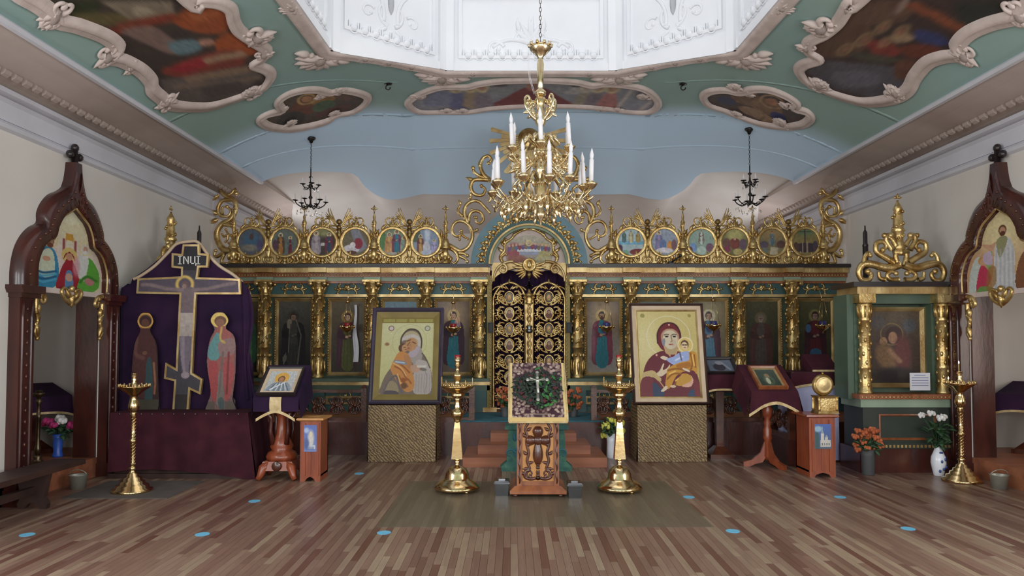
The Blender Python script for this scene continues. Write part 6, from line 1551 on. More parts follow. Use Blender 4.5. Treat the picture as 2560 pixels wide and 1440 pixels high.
c.smooth([(.04,.02),(.06,.28),(.14,.44),(.22,.42),(.16,.2),(.12,.0)],(196,206,200)).smooth([(.14,.02),(.18,.28),(.24,.34),(.34,.2),(.3,.08)],(190,60,90)).ell(.22,.40,.05,.05,(196,150,90)).ell(.23,.385,.035,.04,(206,160,130)).smooth([(.14,.0),(.2,.08),(.34,.06),(.34,0)],(110,150,80)).smooth([(.28,.4),(.36,.5),(.34,.3),(.3,.28)],(140,170,110)).smooth([(.66,.0),(.68,.3),(.8,.46),(.94,.3),(.96,.0)],(130,84,60)).ell(.8,.4,.05,.05,(190,140,110)).smooth([(.24,.46),(.34,.5),(.36,.34),(.26,.36)],(196,176,196)).smooth([(.28,.02),(.4,.1),(.4,.3),(.3,.28)],(150,110,60),.7)
c.grain(.03)
arch(1, 'dark mahogany ogee arch with painting of a white robed figure, right wall', c)

# niche furniture ------------------------------------------------------------------
def cloth_stand(x, y, z0, w, d, h, label, rz=0, cloth='purple', fringe=True, name='draped_lectern'):
    t = thing(name, label, 'lectern', (x, y, z0), rz)
    part(MB().frustum(0,0,0,.05,w*.7,d*.7,w*.7,d*.7).frustum(0,0,.05,.14,w*.6,d*.6,w*.25,d*.25).frustum(0,0,.14,h-.32,w*.2,d*.2,w*.24,d*.24).frustum(0,0,h-.32,h-.2,w*.3,d*.3,w*.7,d*.7), 'pedestal', M['carvedwood'], t, local=True)
    part(MB().prism([(-d/2,h-.2),(d/2,h-.08),(d/2,h),(-d/2,h-.12)], -w/2, w/2, lambda u,v,q: (q,u,v)), 'sloping_desk', M['darkwood'], t, local=True)
    m = MB()
    A, B = w/2+.03, d/2+.03
    top = lambda u, v: (A*(2*u-1), B*(2*v-1), h-.12+.12*v+.012)
    m.grid(10, 6, top)
    drop = .17
    m.grid(10, 4, lambda u, v: (A*(2*u-1)*(1+.05*v), -B-.03*v-.01*math.sin(u*12)*v, h-.108-drop*v*(1+.25*(abs(2*u-1)**3)))); m.grid(8, 4, lambda u, v: (A*(1+.06*v)+.01*math.sin(u*10)*v, B*(2*u-1), h-.108+.12*u-drop*1.2*v)); m.grid(8, 4, lambda u, v: (-A*(1+.06*v), B*(1-2*u), h+.012-.12*u-drop*1.2*v))
    m.grid(10, 4, lambda u, v: (A*(1-2*u), B+.02*v, h+.012-drop*v*1.1))
    part(m, 'cloth', M[cloth], t, local=True)
    if fringe:
        fg_ = MB().grid(10, 1, lambda u, v: (A*(2*u-1)*1.055, -B-.033-.01*math.sin(u*12), h-.108-drop*(1+.25*(abs(2*u-1)**3))+.024*(v-.7)))
        for q in (-1,1): fg_.grid(8, 1, lambda u, v: (q*(A*1.062+.004), B*(2*u-1), h-.108+.12*u-drop*1.2+.024*(v-.7)))
        part(fg_, 'gold_fringe', M['fringe'], t, local=True)
    return t
cloth_stand(-5.52, 7.98, .2, .5, .5, .74, 'purple covered lectern standing inside the left arch', math.radians(52), 'purple')
cloth_stand(5.5, 7.95, .2, .5, .5, .76, 'purple covered lectern standing inside the right arch', math.radians(-52), 'purple')
x, y, z0 = -4.98, 7.24, .2
t = thing('altar_candlestick', 'old bronze candlestick standing inside the left arch', 'candlestick', (x,y,z0))
part(MB().lathe([(.09,0),(.095,.015),(.06,.03),(.035,.06),(.045,.08),(.02,.10)], 14, (x,y,z0)), 'base', M['bronze'], t); part(MB().lathe([(.02,.10),(.03,.16),(.018,.2),(.018,.46),(.03,.48),(.018,.5),(.02,.6),(.035,.63),(.02,.66)], 12, (x,y,z0)), 'shaft', M['bronze'], t); part(MB().lathe([(.02,.66),(.05,.7),(.052,.715),(.03,.71),(.03,.74)], 12, (x,y,z0)), 'drip_pan', M['bronze'], t)

def bouquet(x, y, z, label, vase_prof, vmat, blooms, bmats, leaf_n, leaf_r, stem_h, lm='leafgreen', name='flower_vase', petals=7):
    t = thing(name, label, 'flowers', (x, y, z))
    v = part(MB().lathe(vase_prof, 18, (x,y,z)), 'vase', M[vmat], t)
    top = z+vase_prof[-1][1]
    sm = MB()
    for i, (dx, dy, dz, r) in enumerate(blooms):
        sm.tube([(x,y,top-.06),(x+dx*.4,y+dy*.4,top+dz*.5),(x+dx,y+dy,top+dz)], .005, 4)
        m = MB(); c = (x+dx,y+dy,top+dz); m.ball(c, r*.55, r*.55, r*.5, 8, 5)
        for k in range(petals):
            a = 2*math.pi*k/petals; m.ball((c[0]+r*.5*math.cos(a), c[1]+r*.5*math.sin(a), c[2]-r*.1+.2*r*math.sin(3*a)), r*.42, r*.42, r*.5, 6, 4)
        part(m, 'bloom', M[bmats[i % len(bmats)]], t)
    part(sm, 'stems', M[lm], t)
    lf = MB()
    for i in range(leaf_n):
        a = random.random()*6.283; r = leaf_r*(.25+.75*random.random()); h = stem_h*random.random()
        og = Orn(lambda u,v_,d: (x+(r+u)*math.cos(a)-d*math.sin(a), y+(r+u)*math.sin(a)+d*math.cos(a), top+h+v_), None, 2.2, 5); og.leaf((-.03,-.02), random.uniform(-30,70), .09, .014, -40, n=4); lf.add_raw(og.m)
    if leaf_n: part(lf, 'leaves', M[lm], t)
    return v, t
bouquet(-5.08, 7.72, .2, 'blue vase of magenta and white flowers inside the left arch', [(.05,0),(.055,.02),(.04,.06),(.05,.14),(.045,.2),(.055,.24)], 'blueglass', [(-.10,-.02,.14,.07),(.06,-.03,.15,.06),(.14,.02,.10,.07),(-.02,.06,.17,.06),(.0,-.08,.11,.05)], ['pink','rose','pink','rose','pink'], 26, .14, .1)
x, y = 4.30, 7.72
v, t = bouquet(x, y, 0, 'blue and white porcelain vase of white roses beside the green icon case', [(.045,0),(.05,.01),(.06,.06),(.075,.14),(.07,.20),(.045,.26),(.03,.30),(.034,.34)], 'whitevase', [(-.17,0,.30,.04),(-.08,-.03,.33,.05),(.02,-.03,.28,.055),(.08,.02,.29,.045),(-.13,.05,.31,.035)], ['rose'], 46, .13, .24)
vd = MB()
for i in range(9): a = -1.9+i*.28; h = .06+.02*(i*5%9); vd.ball((x+.074*math.cos(a)*(1 if h<.2 else .8), y+.074*math.sin(a), h), .014, .008, .018, 6, 4)
for i in range(4): a = -1.7+i*.15; vd.ball((x+.048*math.cos(a), y+.048*math.sin(a), .25), .012, .01, .012, 6, 4)
part(vd, 'painted_sprigs', M['cobalt'], t, v)
bl = [(random.uniform(-.13,.13), random.uniform(-.08,.06), random.uniform(.0,.22), .045) for _ in range(26)]
bouquet(3.58, 7.78, 0, 'grey pot of dried orange flowers on the floor before the green icon case', [(.06,0),(.065,.01),(.07,.2),(.085,.27)], 'greyvase', bl, ['orange'], 20, .12, .15, petals=5)
X, Y, Z = P(1530, 1095, 8.75); 
bouquet(X, 8.85, .0, 'white vase of yellow flowers behind the right candle stand', [(.05,0),(.055,.02),(.05,.2),(.06,.30)], 'whitevase', [(-.06,-.02,.10,.07),(.10,-.02,.14,.08),(.12,0,.04,.07),(-.08,.02,-.02,.055),(0,.05,.16,.06)], ['yellow'], 30, .14, .16)
for s, px in ((-1,1262),(1,1434)):
    X, Y, Z = P(px, 1000, 9.6); bl = [(random.uniform(-.09,.09), random.uniform(-.05,.05), random.uniform(-.05,.26), .045) for _ in range(16)]
    bouquet(X, 9.6, SZ, 'orange flower bouquet on the platform %s the lectern, before the gilt doors' % ('left behind' if s < 0 else 'right behind'), [(.05,0),(.05,.02),(.06,.14)], 'greyvase', bl, ['orange'], 16, .1, .14, petals=5)

# ================================================================== CRUCIFIXION GROUP
gx = lambda px, Y=7.95: P(px, 800, Y)[0]
gz = lambda py, Y=7.95: P(1280, py, Y)[2]
g = thing('crucifixion_base', 'maroon draped plinth carrying the painted crucifixion, left wall', 'plinth', (-3.75, 7.8, 0))
part(MB().box(-4.42,-3.02,7.62,8.12,.0,.66).box(-4.46,-2.97,7.57,8.12,0,.05), 'wooden_plinth', M['benchwood'], g)
m = MB(); x0, x1, yf, zt = -4.44, -3.0, 7.56, .685
def skirt(u, v): 
    bot = .07+.03*math.sin(u*5) + (.0 if u < .75 else -.05*(u-.75)*4)
    return (x0+(x1-x0)*u + ((u-.5)*.2)*(1-v)*(u>.5), yf-.03*(1-v)-.012*math.sin(u*34)*(1-v), bot+(zt-bot)*v)
m.grid(50, 10, skirt); m.grid(14, 10, lambda u, v: (x1+.11*(1-v)+.012*math.sin(u*16)*(1-v), yf-.03*(1-v)+(8.12-yf)*u, .03+(zt-.03)*v)); m.grid(8, 4, lambda u, v: (x0+(x1-x0)*u, yf+(8.12-yf)*v, zt))
m.grid(14, 10, lambda u, v: (x0-.02*(1-v), 8.12-(8.12-yf)*u, .03+(zt-.03)*v))
part(m, 'maroon_cloth', M['maroon'], g)
tk = MB()
for k in range(12): tk.ball((x0+.1+(x1-x0-.2)*k/11, yf-.003, zt-.015), .01, .006, .01, 6, 4)
part(tk, 'cloth_pins', M['steel'], g)
# backdrop
b = thing('crucifixion_backdrop', 'tall dark purple velvet backdrop with curved cream edging behind the painted cross', 'backdrop', (-3.8, 8.05, .69))
prof = [(308,1036),(308,720),(330,712),(335,697),(372,672),(410,640),(436,612),(450,608),(480,606),(500,612),(520,640),(555,672),(590,690),(604,705),(612,760),(618,860),(634,915),(636,960),(640,1036)]
pr = [(gx(a,8.05), gz(c_,8.05)) for a, c_ in prof]
m = MB(); m.prism(pr, 8.0, 8.06); part(m, 'velvet_panel', M['purple'], b)
edge = spline([(gx(a,8.0), gz(c_,8.0)) for a, c_ in ((332,698),(352,688),(385,664),(415,634),(438,610),(470,604),(492,606),(515,634),(545,664),(580,686),(604,706))],4)
og = Orn(front(8.0), None, .8); og.path(edge, .018); part(og.m, 'cream_edging', M['creamframe'], b)
m = MB().prism([(gx(a,8.1), gz(c_,8.1)) for a, c_ in ((306,1036),(306,722),(322,710),(340,712),(340,1036))], 8.06, 8.12); part(m, 'navy_side_cloth', M['navy'], b)
m = MB().grid(8, 14, lambda u, v: (gx(600+16*v+(22+8*math.sin(7*v))*u,7.98), 7.99-.025*math.sin(u*9)*(.3+v), gz(700+24*u+(300-30*u)*v,7.98))); part(m, 'hanging_fold', M['purple'], b)
# cross (traced in pixels) with gilt edge and painted body
YC = 7.93
cpx = [(436,1034),(436,936),(414,920),(416,910),(444,908),(449,735),(341,733),(343,697),(452,692),(452,671),(428,668),(428,634),(452,636),(455,612),(495,612),(496,634),(519,636),(517,668),(495,668),(492,694),(598,698),(601,735),(489,735),(482,933),(508,948),(504,985),(478,973),(474,1034)]
cpx[1:5] = [(440,952),(414,946),(417,908),(443,922)]
cp_ = [(gx(a,YC), gz(c_,YC)) for a, c_ in cpx]
ar_ = sum(cp_[i-1][0]*cp_[i][1]-cp_[i][0]*cp_[i-1][1] for i in range(len(cp_)))
if ar_ < 0: cp_ = cp_[::-1]
t = thing('painted_cross', 'large painted eight-ended cross with gold edging and four white letters', 'cross', (gx(465,YC), YC, gz(1034,YC)))
part(MB().prism(cp_, YC-.0, YC+.035), 'cross_board', M['blackwood'], t)
part(MB().sweep(cp_, [(-.004,-.03),(-.004,.008),(.018,.008),(.018,-.0)], front(YC)), 'gilt_edge', M['goldflat'], t)
xs = [p[0] for p in cp_]; zs2 = [p[1] for p in cp_]; bx0, bx1, bz0, bz1 = min(xs), max(xs), min(zs2), max(zs2)
c = Cv(140, 230, (70,66,72), (66,62,72)); U_ = lambda px: (gx(px,YC)-bx0)/(bx1-bx0); V_ = lambda py: (gz(py,YC)-bz0)/(bz1-bz0)
q = lambda pts: [(U_(a),V_(b_)) for a,b_ in pts]
c.rect(0,1,V_(735),V_(697),(90,80,92)).rect(0,1,V_(675),1,(46,44,48)).rect(0,1,0,V_(985),(52,48,46))
c.ring(U_(461),V_(711),.075,.045,.22,(206,176,100))
c.smooth(q([(444,735),(448,722),(460,718),(475,718),(488,722),(490,740),(484,790),(488,840),(478,900),(470,935),(462,935),(452,880),(446,800)]),(112,102,112))
c.smooth(q([(447,735),(462,722),(478,722),(488,735),(482,775),(452,775)]),(120,104,108)).rect(U_(449),U_(484),V_(820),V_(782),(176,164,156)).rect(U_(447),U_(484),V_(840),V_(815),(168,156,150))
c.line(q([(456,725),(415,722),(375,712),(355,712)]),.010,(130,112,114)).line(q([(482,725),(520,722),(560,712),(585,708)]),.010,(130,112,114)).ell(U_(462),V_(712),.035,.022,(110,88,88)).ell(U_(460),V_(716),.02,.014,(150,124,116))
c.line(q([(458,845),(460,900),(466,935)]),.012,(140,126,136)).line(q([(470,845),(468,900),(472,938)]),.010,(116,104,116)).ell(U_(466),V_(938),.04,.02,(150,134,140)); c.grain(.04)
paint_mesh('painted_body', c, flat(bx0, bx1, YC-.006, bz0, bz1), M['paint'], t, poly=[((x-bx0)/(bx1-bx0),(z-bz0)/(bz1-bz0)) for x, z in cp_])
le = MB(); lh0, lh1 = gz(660,YC), gz(641,YC); wd = .006
def stroke(m, a, b_): m.prism([(a[0]-wd,a[1]),(a[0]+wd,a[1]),(b_[0]+wd,b_[1]),(b_[0]-wd,b_[1])], YC-.012, YC-.006)
L0 = [gx(p,YC) for p in (448,460,478,492)]
serif = lambda x, z: le.prism([(x-.02,z-.004),(x+.02,z-.004),(x+.02,z+.004),(x-.02,z+.004)], YC-.012, YC-.006)
stroke(le,(L0[0],lh0),(L0[0],lh1)); serif(L0[0],lh0); serif(L0[0],lh1)
for dx in (0,.05): stroke(le,(L0[1]+dx-.01,lh0),(L0[1]+dx-.01,lh1))
le.prism([(L0[1]-.01,lh1),(L0[1]-.0,lh1),(L0[1]+.042,lh0+.01),(L0[1]+.032,lh0+.01)], YC-.012, YC-.006)
for dx in (0,.045): stroke(le,(L0[2]+dx-.012,lh0),(L0[2]+dx-.012,lh1))
le.prism([(L0[2]-.018,lh0),(L0[2]+.05,lh0),(L0[2]+.05,lh0+.01),(L0[2]-.018,lh0+.01)], YC-.012, YC-.006); le.prism([(L0[2]+.04,lh0-.02),(L0[2]+.05,lh0-.02),(L0[2]+.05,lh0),(L0[2]+.04,lh0)], YC-.012, YC-.006)
stroke(le,(L0[3]+.01,lh0),(L0[3]+.01,lh1)); serif(L0[3]+.01,lh0); serif(L0[3]+.01,lh1)
part(le, 'letters', M['inkwhite'], t)
# the two mourning figures: painted boards cut to outline
def board_figure(label, px0, px1, py0, py1, outline, cv, Y):
    a, b_, z0, z1 = gx(px0,Y), gx(px1,Y), gz(py1,Y), gz(py0,Y)
    t = thing('painted_figure', label, 'figure', ((a+b_)/2, Y, z0), group='painted cut-out figures beside the cross')
    o = spline(outline, 4, True)
    part(MB().prism([(a+(b_-a)*u, z0+(z1-z0)*v) for u, v in o][::-1], Y, Y+.02), 'board', M['blackwood'], t)
    paint_mesh('painting', cv, flat(a, b_, Y-.004, z0, z1), M['paint'], t, poly=o)
    part(MB().prism([(a+(b_-a)*.05,z0),(b_-(b_-a)*.05,z0),(b_-(b_-a)*.05,z0+.14),(b_-(b_-a)*.12,z0+.17),(a+(b_-a)*.12,z0+.17),(a+(b_-a)*.05,z0+.14)], Y+.02, Y+.04), 'foot_block', M['grey'], t)
def blank(): return Cv(70, 200, (70,44,46))
c = Cv(70, 200, (60,38,40)); c.ring(.5,.93,.26,.068,.3,(206,160,84)).ell(.5,.915,.2,.055,(60,38,40)).ell(.5,.90,.13,.04,(96,64,52)).smooth([(.2,.2),(.12,.6),(.3,.82),(.7,.82),(.88,.6),(.84,.2)],(78,46,46)).smooth([(.55,.0),(.56,.5),(.74,.5),(.78,.0)],(52,74,78)).line(spline([(.25,.8),(.2,.6),(.45,.55)],4),.02,(100,66,62)).line([(.8,.5),(.86,.3),(.84,.2)],.012,(140,96,70)).ell(.5,.6,.08,.02,(110,76,60)).rect(0,1,0,.14,(70,66,54)); c.grain(.04)
board_figure('dark cut-out of a mourning woman with gold halo, left of the painted cross', 326, 402, 782, 1034, [(.08,0),(.08,.4),(.16,.68),(.34,.82),(.24,.91),(.34,.985),(.5,1.0),(.66,.985),(.76,.91),(.66,.82),(.88,.68),(.94,.4),(.92,0)], c, 7.90)
c = Cv(70, 200, (120,90,88)); c.ell(.42,.925,.30,.075,(222,192,110)).ell(.45,.915,.2,.05,(110,78,62)).ell(.44,.895,.14,.042,(140,100,80)).smooth([(.2,.2),(.05,.6),(.35,.85),(.7,.84),(.92,.7),(.9,.4),(.8,.15)],(150,88,84)).smooth([(.05,.56),(.1,.68),(.35,.8),(.5,.72),(.5,.6),(.3,.52)],(96,140,140)).smooth([(.36,.1),(.42,.4),(.6,.4),(.58,.1)],(120,112,106)).smooth([(.1,.3),(.3,.1),(.4,.3),(.36,.5),(.1,.5)],(158,72,72)).smooth([(.6,.5),(.92,.48),(.9,.3),(.7,.12),(.58,.3)],(160,78,78)).smooth([(.4,.7),(.9,.74),(.92,.6),(.5,.56)],(140,112,110)).line(spline([(.5,.85),(.46,.74),(.6,.7)],4),.012,(190,160,90)).line([(.55,.6),(.45,.2)],.012,(110,96,92)).line([(.75,.6),(.7,.2)],.012,(120,56,56)).smooth([(.4,.13),(.5,.02),(.62,.06),(.56,.16)],(76,88,88)).rect(0,.3,0,.12,(96,84,76)).rect(.65,1,0,.12,(96,84,76)).ell(.45,.03,.12,.016,(150,110,80)); c.grain(.04)
board_figure('pink and teal cut-out of a mourning young man, right of the painted cross', 518, 592, 781, 1034, [(.02,0),(.06,.1),(.16,.22),(.02,.5),(.1,.72),(.26,.83),(.12,.92),(.26,.99),(.42,1.0),(.58,.99),(.72,.92),(.64,.84),(.95,.74),(.98,.4),(.9,.15),(.98,.08),(.98,0)], c, 7.90)

# ================================================================== ICON CASES
def icon_case(s, label):
    """green case with gilt columns and a carved crest; built for the right side and mirrored"""
    yf = 7.92
    X = lambda px, Y=yf: P(px, 800, Y)[0]
    Zp = lambda py, Y=yf: P(1280, py, Y)[2]
    x0, x1 = X(2146), 4.60
    cx0, cy0 = (x0+x1)/2, yf+.25
    tr = (lambda x, y, z: (x, y, z)) if s > 0 else (lambda x, y, z: (-4.36-(y-cy0), 8.72+(x-cx0), z))   # the left one stands along the wall and faces the nave
    t = thing('icon_case', label, 'icon case', tr(cx0, cy0, 0), group='green icon cases against the side walls')
    q = lambda m: m.moved(tr)
    yb = yf+.45
    p = lambda m, n, mt, par=None: part(q(m), n, M[mt], t, par)
    p(MB().box(x0-.02,x1,yf-.02,yb,0,Zp(1122)), 'plinth', 'darkwood')
    p(MB().box(x0+.03,x1-.03,yf,yb,Zp(1122),Zp(1018)), 'lower_case', 'darkgreen')
    p(MB().sweep([(x0+.2,Zp(1100)),(x1-.2,Zp(1100)),(x1-.2,Zp(1035)),(x0+.2,Zp(1035))], [(0,0),(0,.012),(.014,.016),(.025,0)], front(yf)), 'panel_moulding', 'chestnut')
    dn = MB()
    for k in range(22): dn.box(x0+.05+k*.043,x0+.072+k*.043,yf-.012,yf,Zp(1119),Zp(1112))
    p(dn, 'dentil_row', 'goldflat')
    p(MB().box(x0-.0,x1,yf-.02,yb,Zp(1018),Zp(997)), 'waist_frieze', 'palegreen')
    p(MB().box(x0-.03,x1+.02,yf-.06,yb,Zp(997),Zp(985)), 'waist_shelf', 'chestnut')
    bm = MB()
    for k in range(24): bm.ball((x0+k*.043, yf-.062, Zp(992)), .011, .008, .011, 6, 4)
    p(bm, 'bead_row', 'goldflat')
    p(MB().box(x0+.0,x0+.17,yf+.1,yb,Zp(985),Zp(735)).box(x1-.17,x1,yf+.1,yb,Zp(985),Zp(735)).box(x0,x1,yf+.1,yb,Zp(758),Zp(735)).box(x0+.02,x1-.02,yb-.12,yb-.06,Zp(985),Zp(735)), 'upper_case', 'green')
    p(MB().box(x0-.07,x0-.0,yf+.12,yb,Zp(1000),Zp(735)), 'side_pilaster', 'green')
    p(MB().box(x0-.03,x1+.02,yf-.05,yb,Zp(735),Zp(718)), 'cornice_band', 'goldflat')
    p(MB().box(x0-.09,x1+.03,yf-.10,yb+.03,Zp(718),Zp(706)), 'cornice_cap', 'blackwood')
    fl_ = MB()
    for k in range(16): fl_.box(x0+.02+k*.06,x0+.045+k*.06,yf-.057,yf-.049,Zp(733),Zp(722))
    p(fl_, 'cornice_flutes', 'goldflat')
    for xc in (x0+.085, x1-.085):
        r = .062; z0, z1 = Zp(985), Zp(757)
        co = p(MB().lathe([(r*1.2,z0),(r*1.2,z0+.02),(r,z0+.04),(r,z0+.27),(r*1.1,z0+.28),(r*1.1,z0+.3),(r,z0+.32),(r*.95,z1-.2),(r*1.1,z1-.19),(r*.95,z1-.17),(r*1.25,z1-.03),(r*1.3,z1)], 14, (xc,yf+.04,0)).box(xc-.09,xc+.09,yf-.04,yf+.12,z1,Zp(735)), 'column', 'gold')
        vm = MB()
        for k in range(40):
            a = k*2.4; zz_ = z0+.06+(z1-z0-.26)*k/39; vm.ball((xc+r*.9*math.cos(a), yf+.04+r*.9*math.sin(a), zz_), .019, .019, .03, 6, 4)
        for k in range(10): a = k*.628; vm.tube([(xc+r*math.cos(a),yf+.04+r*math.sin(a),z1-.16),(xc+r*1.25*math.cos(a),yf+.04+r*1.25*math.sin(a),z1-.03)], .012, 5)
        p(vm, 'vine_carving', 'gold', co)
    # painting in its gilt frame
    a, b_, za, zb_ = x0+.19, x1-.17, Zp(972), Zp(765)
    p(MB().sweep([(a,za),(b_,za),(b_,zb_),(a,zb_)], [(0,0),(0,.05),(.02,.06),(.05,.02),(.05,0)], front(yf+.26)), 'picture_frame', 'goldflat')
    c = Cv(90, 150, (58,46,40), (92,78,64))
    c.ell(.5,.42,.42,.34,(70,52,46),0,.5).ell(.50,.66,.17,.13,(60,40,36)).ell(.47,.63,.09,.085,(150,112,86)).ell(.28,.58,.075,.06,(150,112,86)).ring(.45,.68,.22,.15,.06,(120,100,66)).ell(.34,.36,.2,.2,(116,88,60),20,.4).ell(.66,.4,.16,.26,(96,50,48),0,.5).ell(.5,.1,.4,.12,(40,32,32),0,.5).line([(.4,.45),(.6,.3)],.03,(140,104,80)).ell(.8,.8,.14,.1,(80,80,84),0,.6).ell(.2,.85,.14,.1,(84,78,76),0,.6); c.grain(.06)
    ff = flat(a+.05, b_-.05, yf+.25, za+.05, zb_-.05)
    paint_mesh('case_painting', c, lambda U, V: tr(*ff(U, V)), M['varnish'], t)
    # crest: volutes, crown and stacked finial
    zc = Zp(706); xc = (x0+x1)/2 - .03; yc = yf if s > 0 else yf+.22
    og = Orn(front(yc), xc, .9)
    W_ = .47
    og.path(spline([(xc+.02,zc+.20),(xc+.16,zc+.16),(xc+.32,zc+.20),(xc+.42,zc+.20),(xc+.47,zc+.12),(xc+.44,zc+.03),(xc+.36,zc+.03),(xc+.33,zc+.09),(xc+.37,zc+.12)],5), .05, .022, ball=.035)
    og.path(spline([(xc+.42,zc+.18),(xc+.40,zc+.28),(xc+.36,zc+.33),(xc+.34,zc+.30)],4), .03, .018, ball=.028)
    og.path(spline([(xc+.03,zc+.03),(xc+.12,zc+.03),(xc+.16,zc+.08),(xc+.11,zc+.12),(xc+.06,zc+.1)],4), .032, .02, ball=.03); og.path(spline([(xc+.18,zc+.03),(xc+.24,zc+.05),(xc+.25,zc+.12)],4), .03, .02)
    og.path(spline([(xc+.03,zc+.18),(xc+.06,zc+.28),(xc+.05,zc+.36)],4), .035, .03); og.path(spline([(xc+.08,zc+.22),(xc+.18,zc+.28),(xc+.27,zc+.34),(xc+.27,zc+.43),(xc+.20,zc+.45),(xc+.16,zc+.40),(xc+.20,zc+.36)],5), .04, .02, ball=.032)
    og.path(spline([(xc+.10,zc+.36),(xc+.16,zc+.46),(xc+.15,zc+.52),(xc+.11,zc+.52)],4), .034, .022, ball=.036); og.path([(xc,zc+.33),(xc+.08,zc+.34)], .035)
    og.path(spline([(xc+.05,zc+.40),(xc+.10,zc+.48),(xc+.18,zc+.52)],4), .03, .02, ball=.03)
    p(og.m, 'crest_scrolls', 'gold')
    p(MB().lathe([(.06,zc+.34),(.075,zc+.40),(.05,zc+.46),(.055,zc+.56),(.075,zc+.58),(.055,zc+.61),(.048,zc+.75),(.042,zc+.80),(.052,zc+.82),(.035,zc+.86),(.012,zc+.9),(.012,zc+.92)], 14, (xc,yc+.05,0)), 'crest_finial', 'gold')
    fb = MB()
    for k in range(22): a = k*.85; fb.ball((xc+.055*math.cos(a), yc+.05+.055*math.sin(a), zc+.40+.0185*k), .018, .018, .02, 6, 4)
    p(fb, 'finial_beads', 'gold')
    og = Orn(front(yc+.05), None, .7); 
    for an in (90,0,180): og.leaf((xc,zc+.95), an, .05, .014, 0)
    og.b((xc,zc+.95), .014); p(og.m, 'crest_cross', 'gold')
    return t
icon_case(1, 'green icon case with gilt columns and carved gold crest against the right wall')
icon_case(-1, 'icon case with tall gilt crest, mostly hidden behind the crucifixion, left wall')
# printed notice propped on the case
x, y = P(2300, 950, 7.84)[0], 7.84
t = thing('paper_notice', 'white printed paper notice propped on the icon case shelf', 'notice', (x, y, P(1280,985,7.84)[2]))
zA, zB = P(1280,976,7.84)[2], P(1280,932,7.84)[2]
part(MB().prism([(x-.11,zA),(x+.11,zA),(x+.11,zB),(x-.11,zB)], y, y+.004), 'sheet', M['paper'], t)
ln = MB()
for k in range(5): ln.prism([(x-.09+.03*(k==0),zB-.03-.028*k),(x+.09-.03*(k==0),zB-.03-.028*k),(x+.09-.03*(k==0),zB-.022-.028*k),(x-.09+.03*(k==0),zB-.022-.028*k)], y-.0015, y)
part(ln, 'printed_lines', mat('print_grey', (120,128,160), .8), t)
for px, lab in ((498,'slim dark spire rising behind the crucifixion backdrop'),(2163,'slim dark spire rising beside the crest of the icon case')):
    X, Y, Z = P(px, 600, 9.4); zt_ = P(1280, 563, 9.4)[2]
    m = MB().lathe([(.035,SZ),(.035,zt_-.28),(.04,zt_-.27),(.028,zt_-.24),(.028,zt_-.1),(.01,zt_-.06),(.008,zt_-.01),(.0,zt_)], 10, (X,9.4,0)).box(X-.1,X+.1,9.3,9.5,SZ,SZ+.03)
    solo(m, 'banner_pole', M['blackwood'], lab, 'pole', 'banner poles on the platform')

# ================================================================== SIDE LECTERNS, BOXES, TABLE
def tilted_picture(t, c0, w, h, tilt, rz, frame, cv, fw=.03, mount=None, mw=0):
    """picture on a slope, in the local frame of thing t: c0 lower edge centre"""
    ct, st2 = math.cos(tilt), math.sin(tilt)
    f = lambda u, v, d: (c0[0]+u, c0[1]+v*ct-d*st2, c0[2]+v*st2+d*ct)
    part(MB().sweep([(-w/2,0),(w/2,0),(w/2,h),(-w/2,h)], [(0,-.01),(0,.03),(fw*.6,.032),(fw,.016),(fw,-.01)], f), 'picture_frame', M[frame], t, local=True)
    a = fw
    if mount: part(MB().sweep([(-w/2+a,a),(w/2-a,a),(w/2-a,h-a),(-w/2+a,h-a)], [(0,0),(0,.016),(mw,.012),(mw,0)], f), 'picture_mount', M[mount], t, local=True); a += mw
    o = np.array(t.location); R = np.array(Matrix.Rotation(t.rotation_euler.z, 3, 'Z'))
    def g(U, V):
        u = -w/2+a+(w-2*a)*U; v = a+(h-2*a)*V; L_ = np.stack(np.broadcast_arrays(c0[0]+u, c0[1]+v*ct-.006*st2, c0[2]+v*st2+.006*ct), -1)
        return L_[...,0]+o[0], L_[...,1]+o[1], L_[...,2]+o[2]
    paint_mesh('picture', cv, g, M['varnish'], t)
    part(MB().prism([(-w/2+.005,.005),(w/2-.005,.005),(w/2-.005,h-.005),(-w/2+.005,h-.005)], -.01, .0, f), 'picture_back', M['blackwood'], t, local=True)
# left: carved lectern with claw feet
x, y = -2.66, 7.62
t = thing('lectern', 'carved walnut lectern with claw feet and dark cloth, beside the crucifixion', 'lectern', (x, y, 0))
for sx in (-1,1):
    for sy in (-1,1): part(MB().tube([(sx*.10,sy*.10,.17),(sx*.15,sy*.14,.12),(sx*.17,sy*.16,.05),(sx*.19,sy*.17,.012)], [.045,.05,.035,.028], 7), 'claw_foot', M['redwood'], t, local=True)
part(MB().frustum(0,0,.10,.19,.36,.34,.30,.28), 'foot_block', M['redwood'], t, local=True)
part(MB().lathe([(.0,.012),(.03,.012),(.045,.0),(.05,.0)], 12, (0,0,0), True, lambda a,b_,c_: (a, -.172-c_, .145+b_)), 'rosette', M['carvedwood'], t, local=True)
part(MB().lathe([(.15,.19),(.16,.23),(.14,.27),(.10,.29),(.12,.33),(.09,.40),(.06,.46),(.05,.62),(.06,.66),(.085,.70),(.06,.72)], 16), 'turned_stem', M['redwood'], t, local=True)
og = MB()
for k in range(4): a = k*math.pi/2+.785; og.tube([(.1*math.cos(a),.1*math.sin(a),.36),(.13*math.cos(a),.13*math.sin(a),.5),(.12*math.cos(a),.12*math.sin(a),.62),(.16*math.cos(a),.16*math.sin(a),.70)], [.03,.022,.022,.03], 6)
part(og, 'carved_brackets', M['darkwood'], t, local=True)
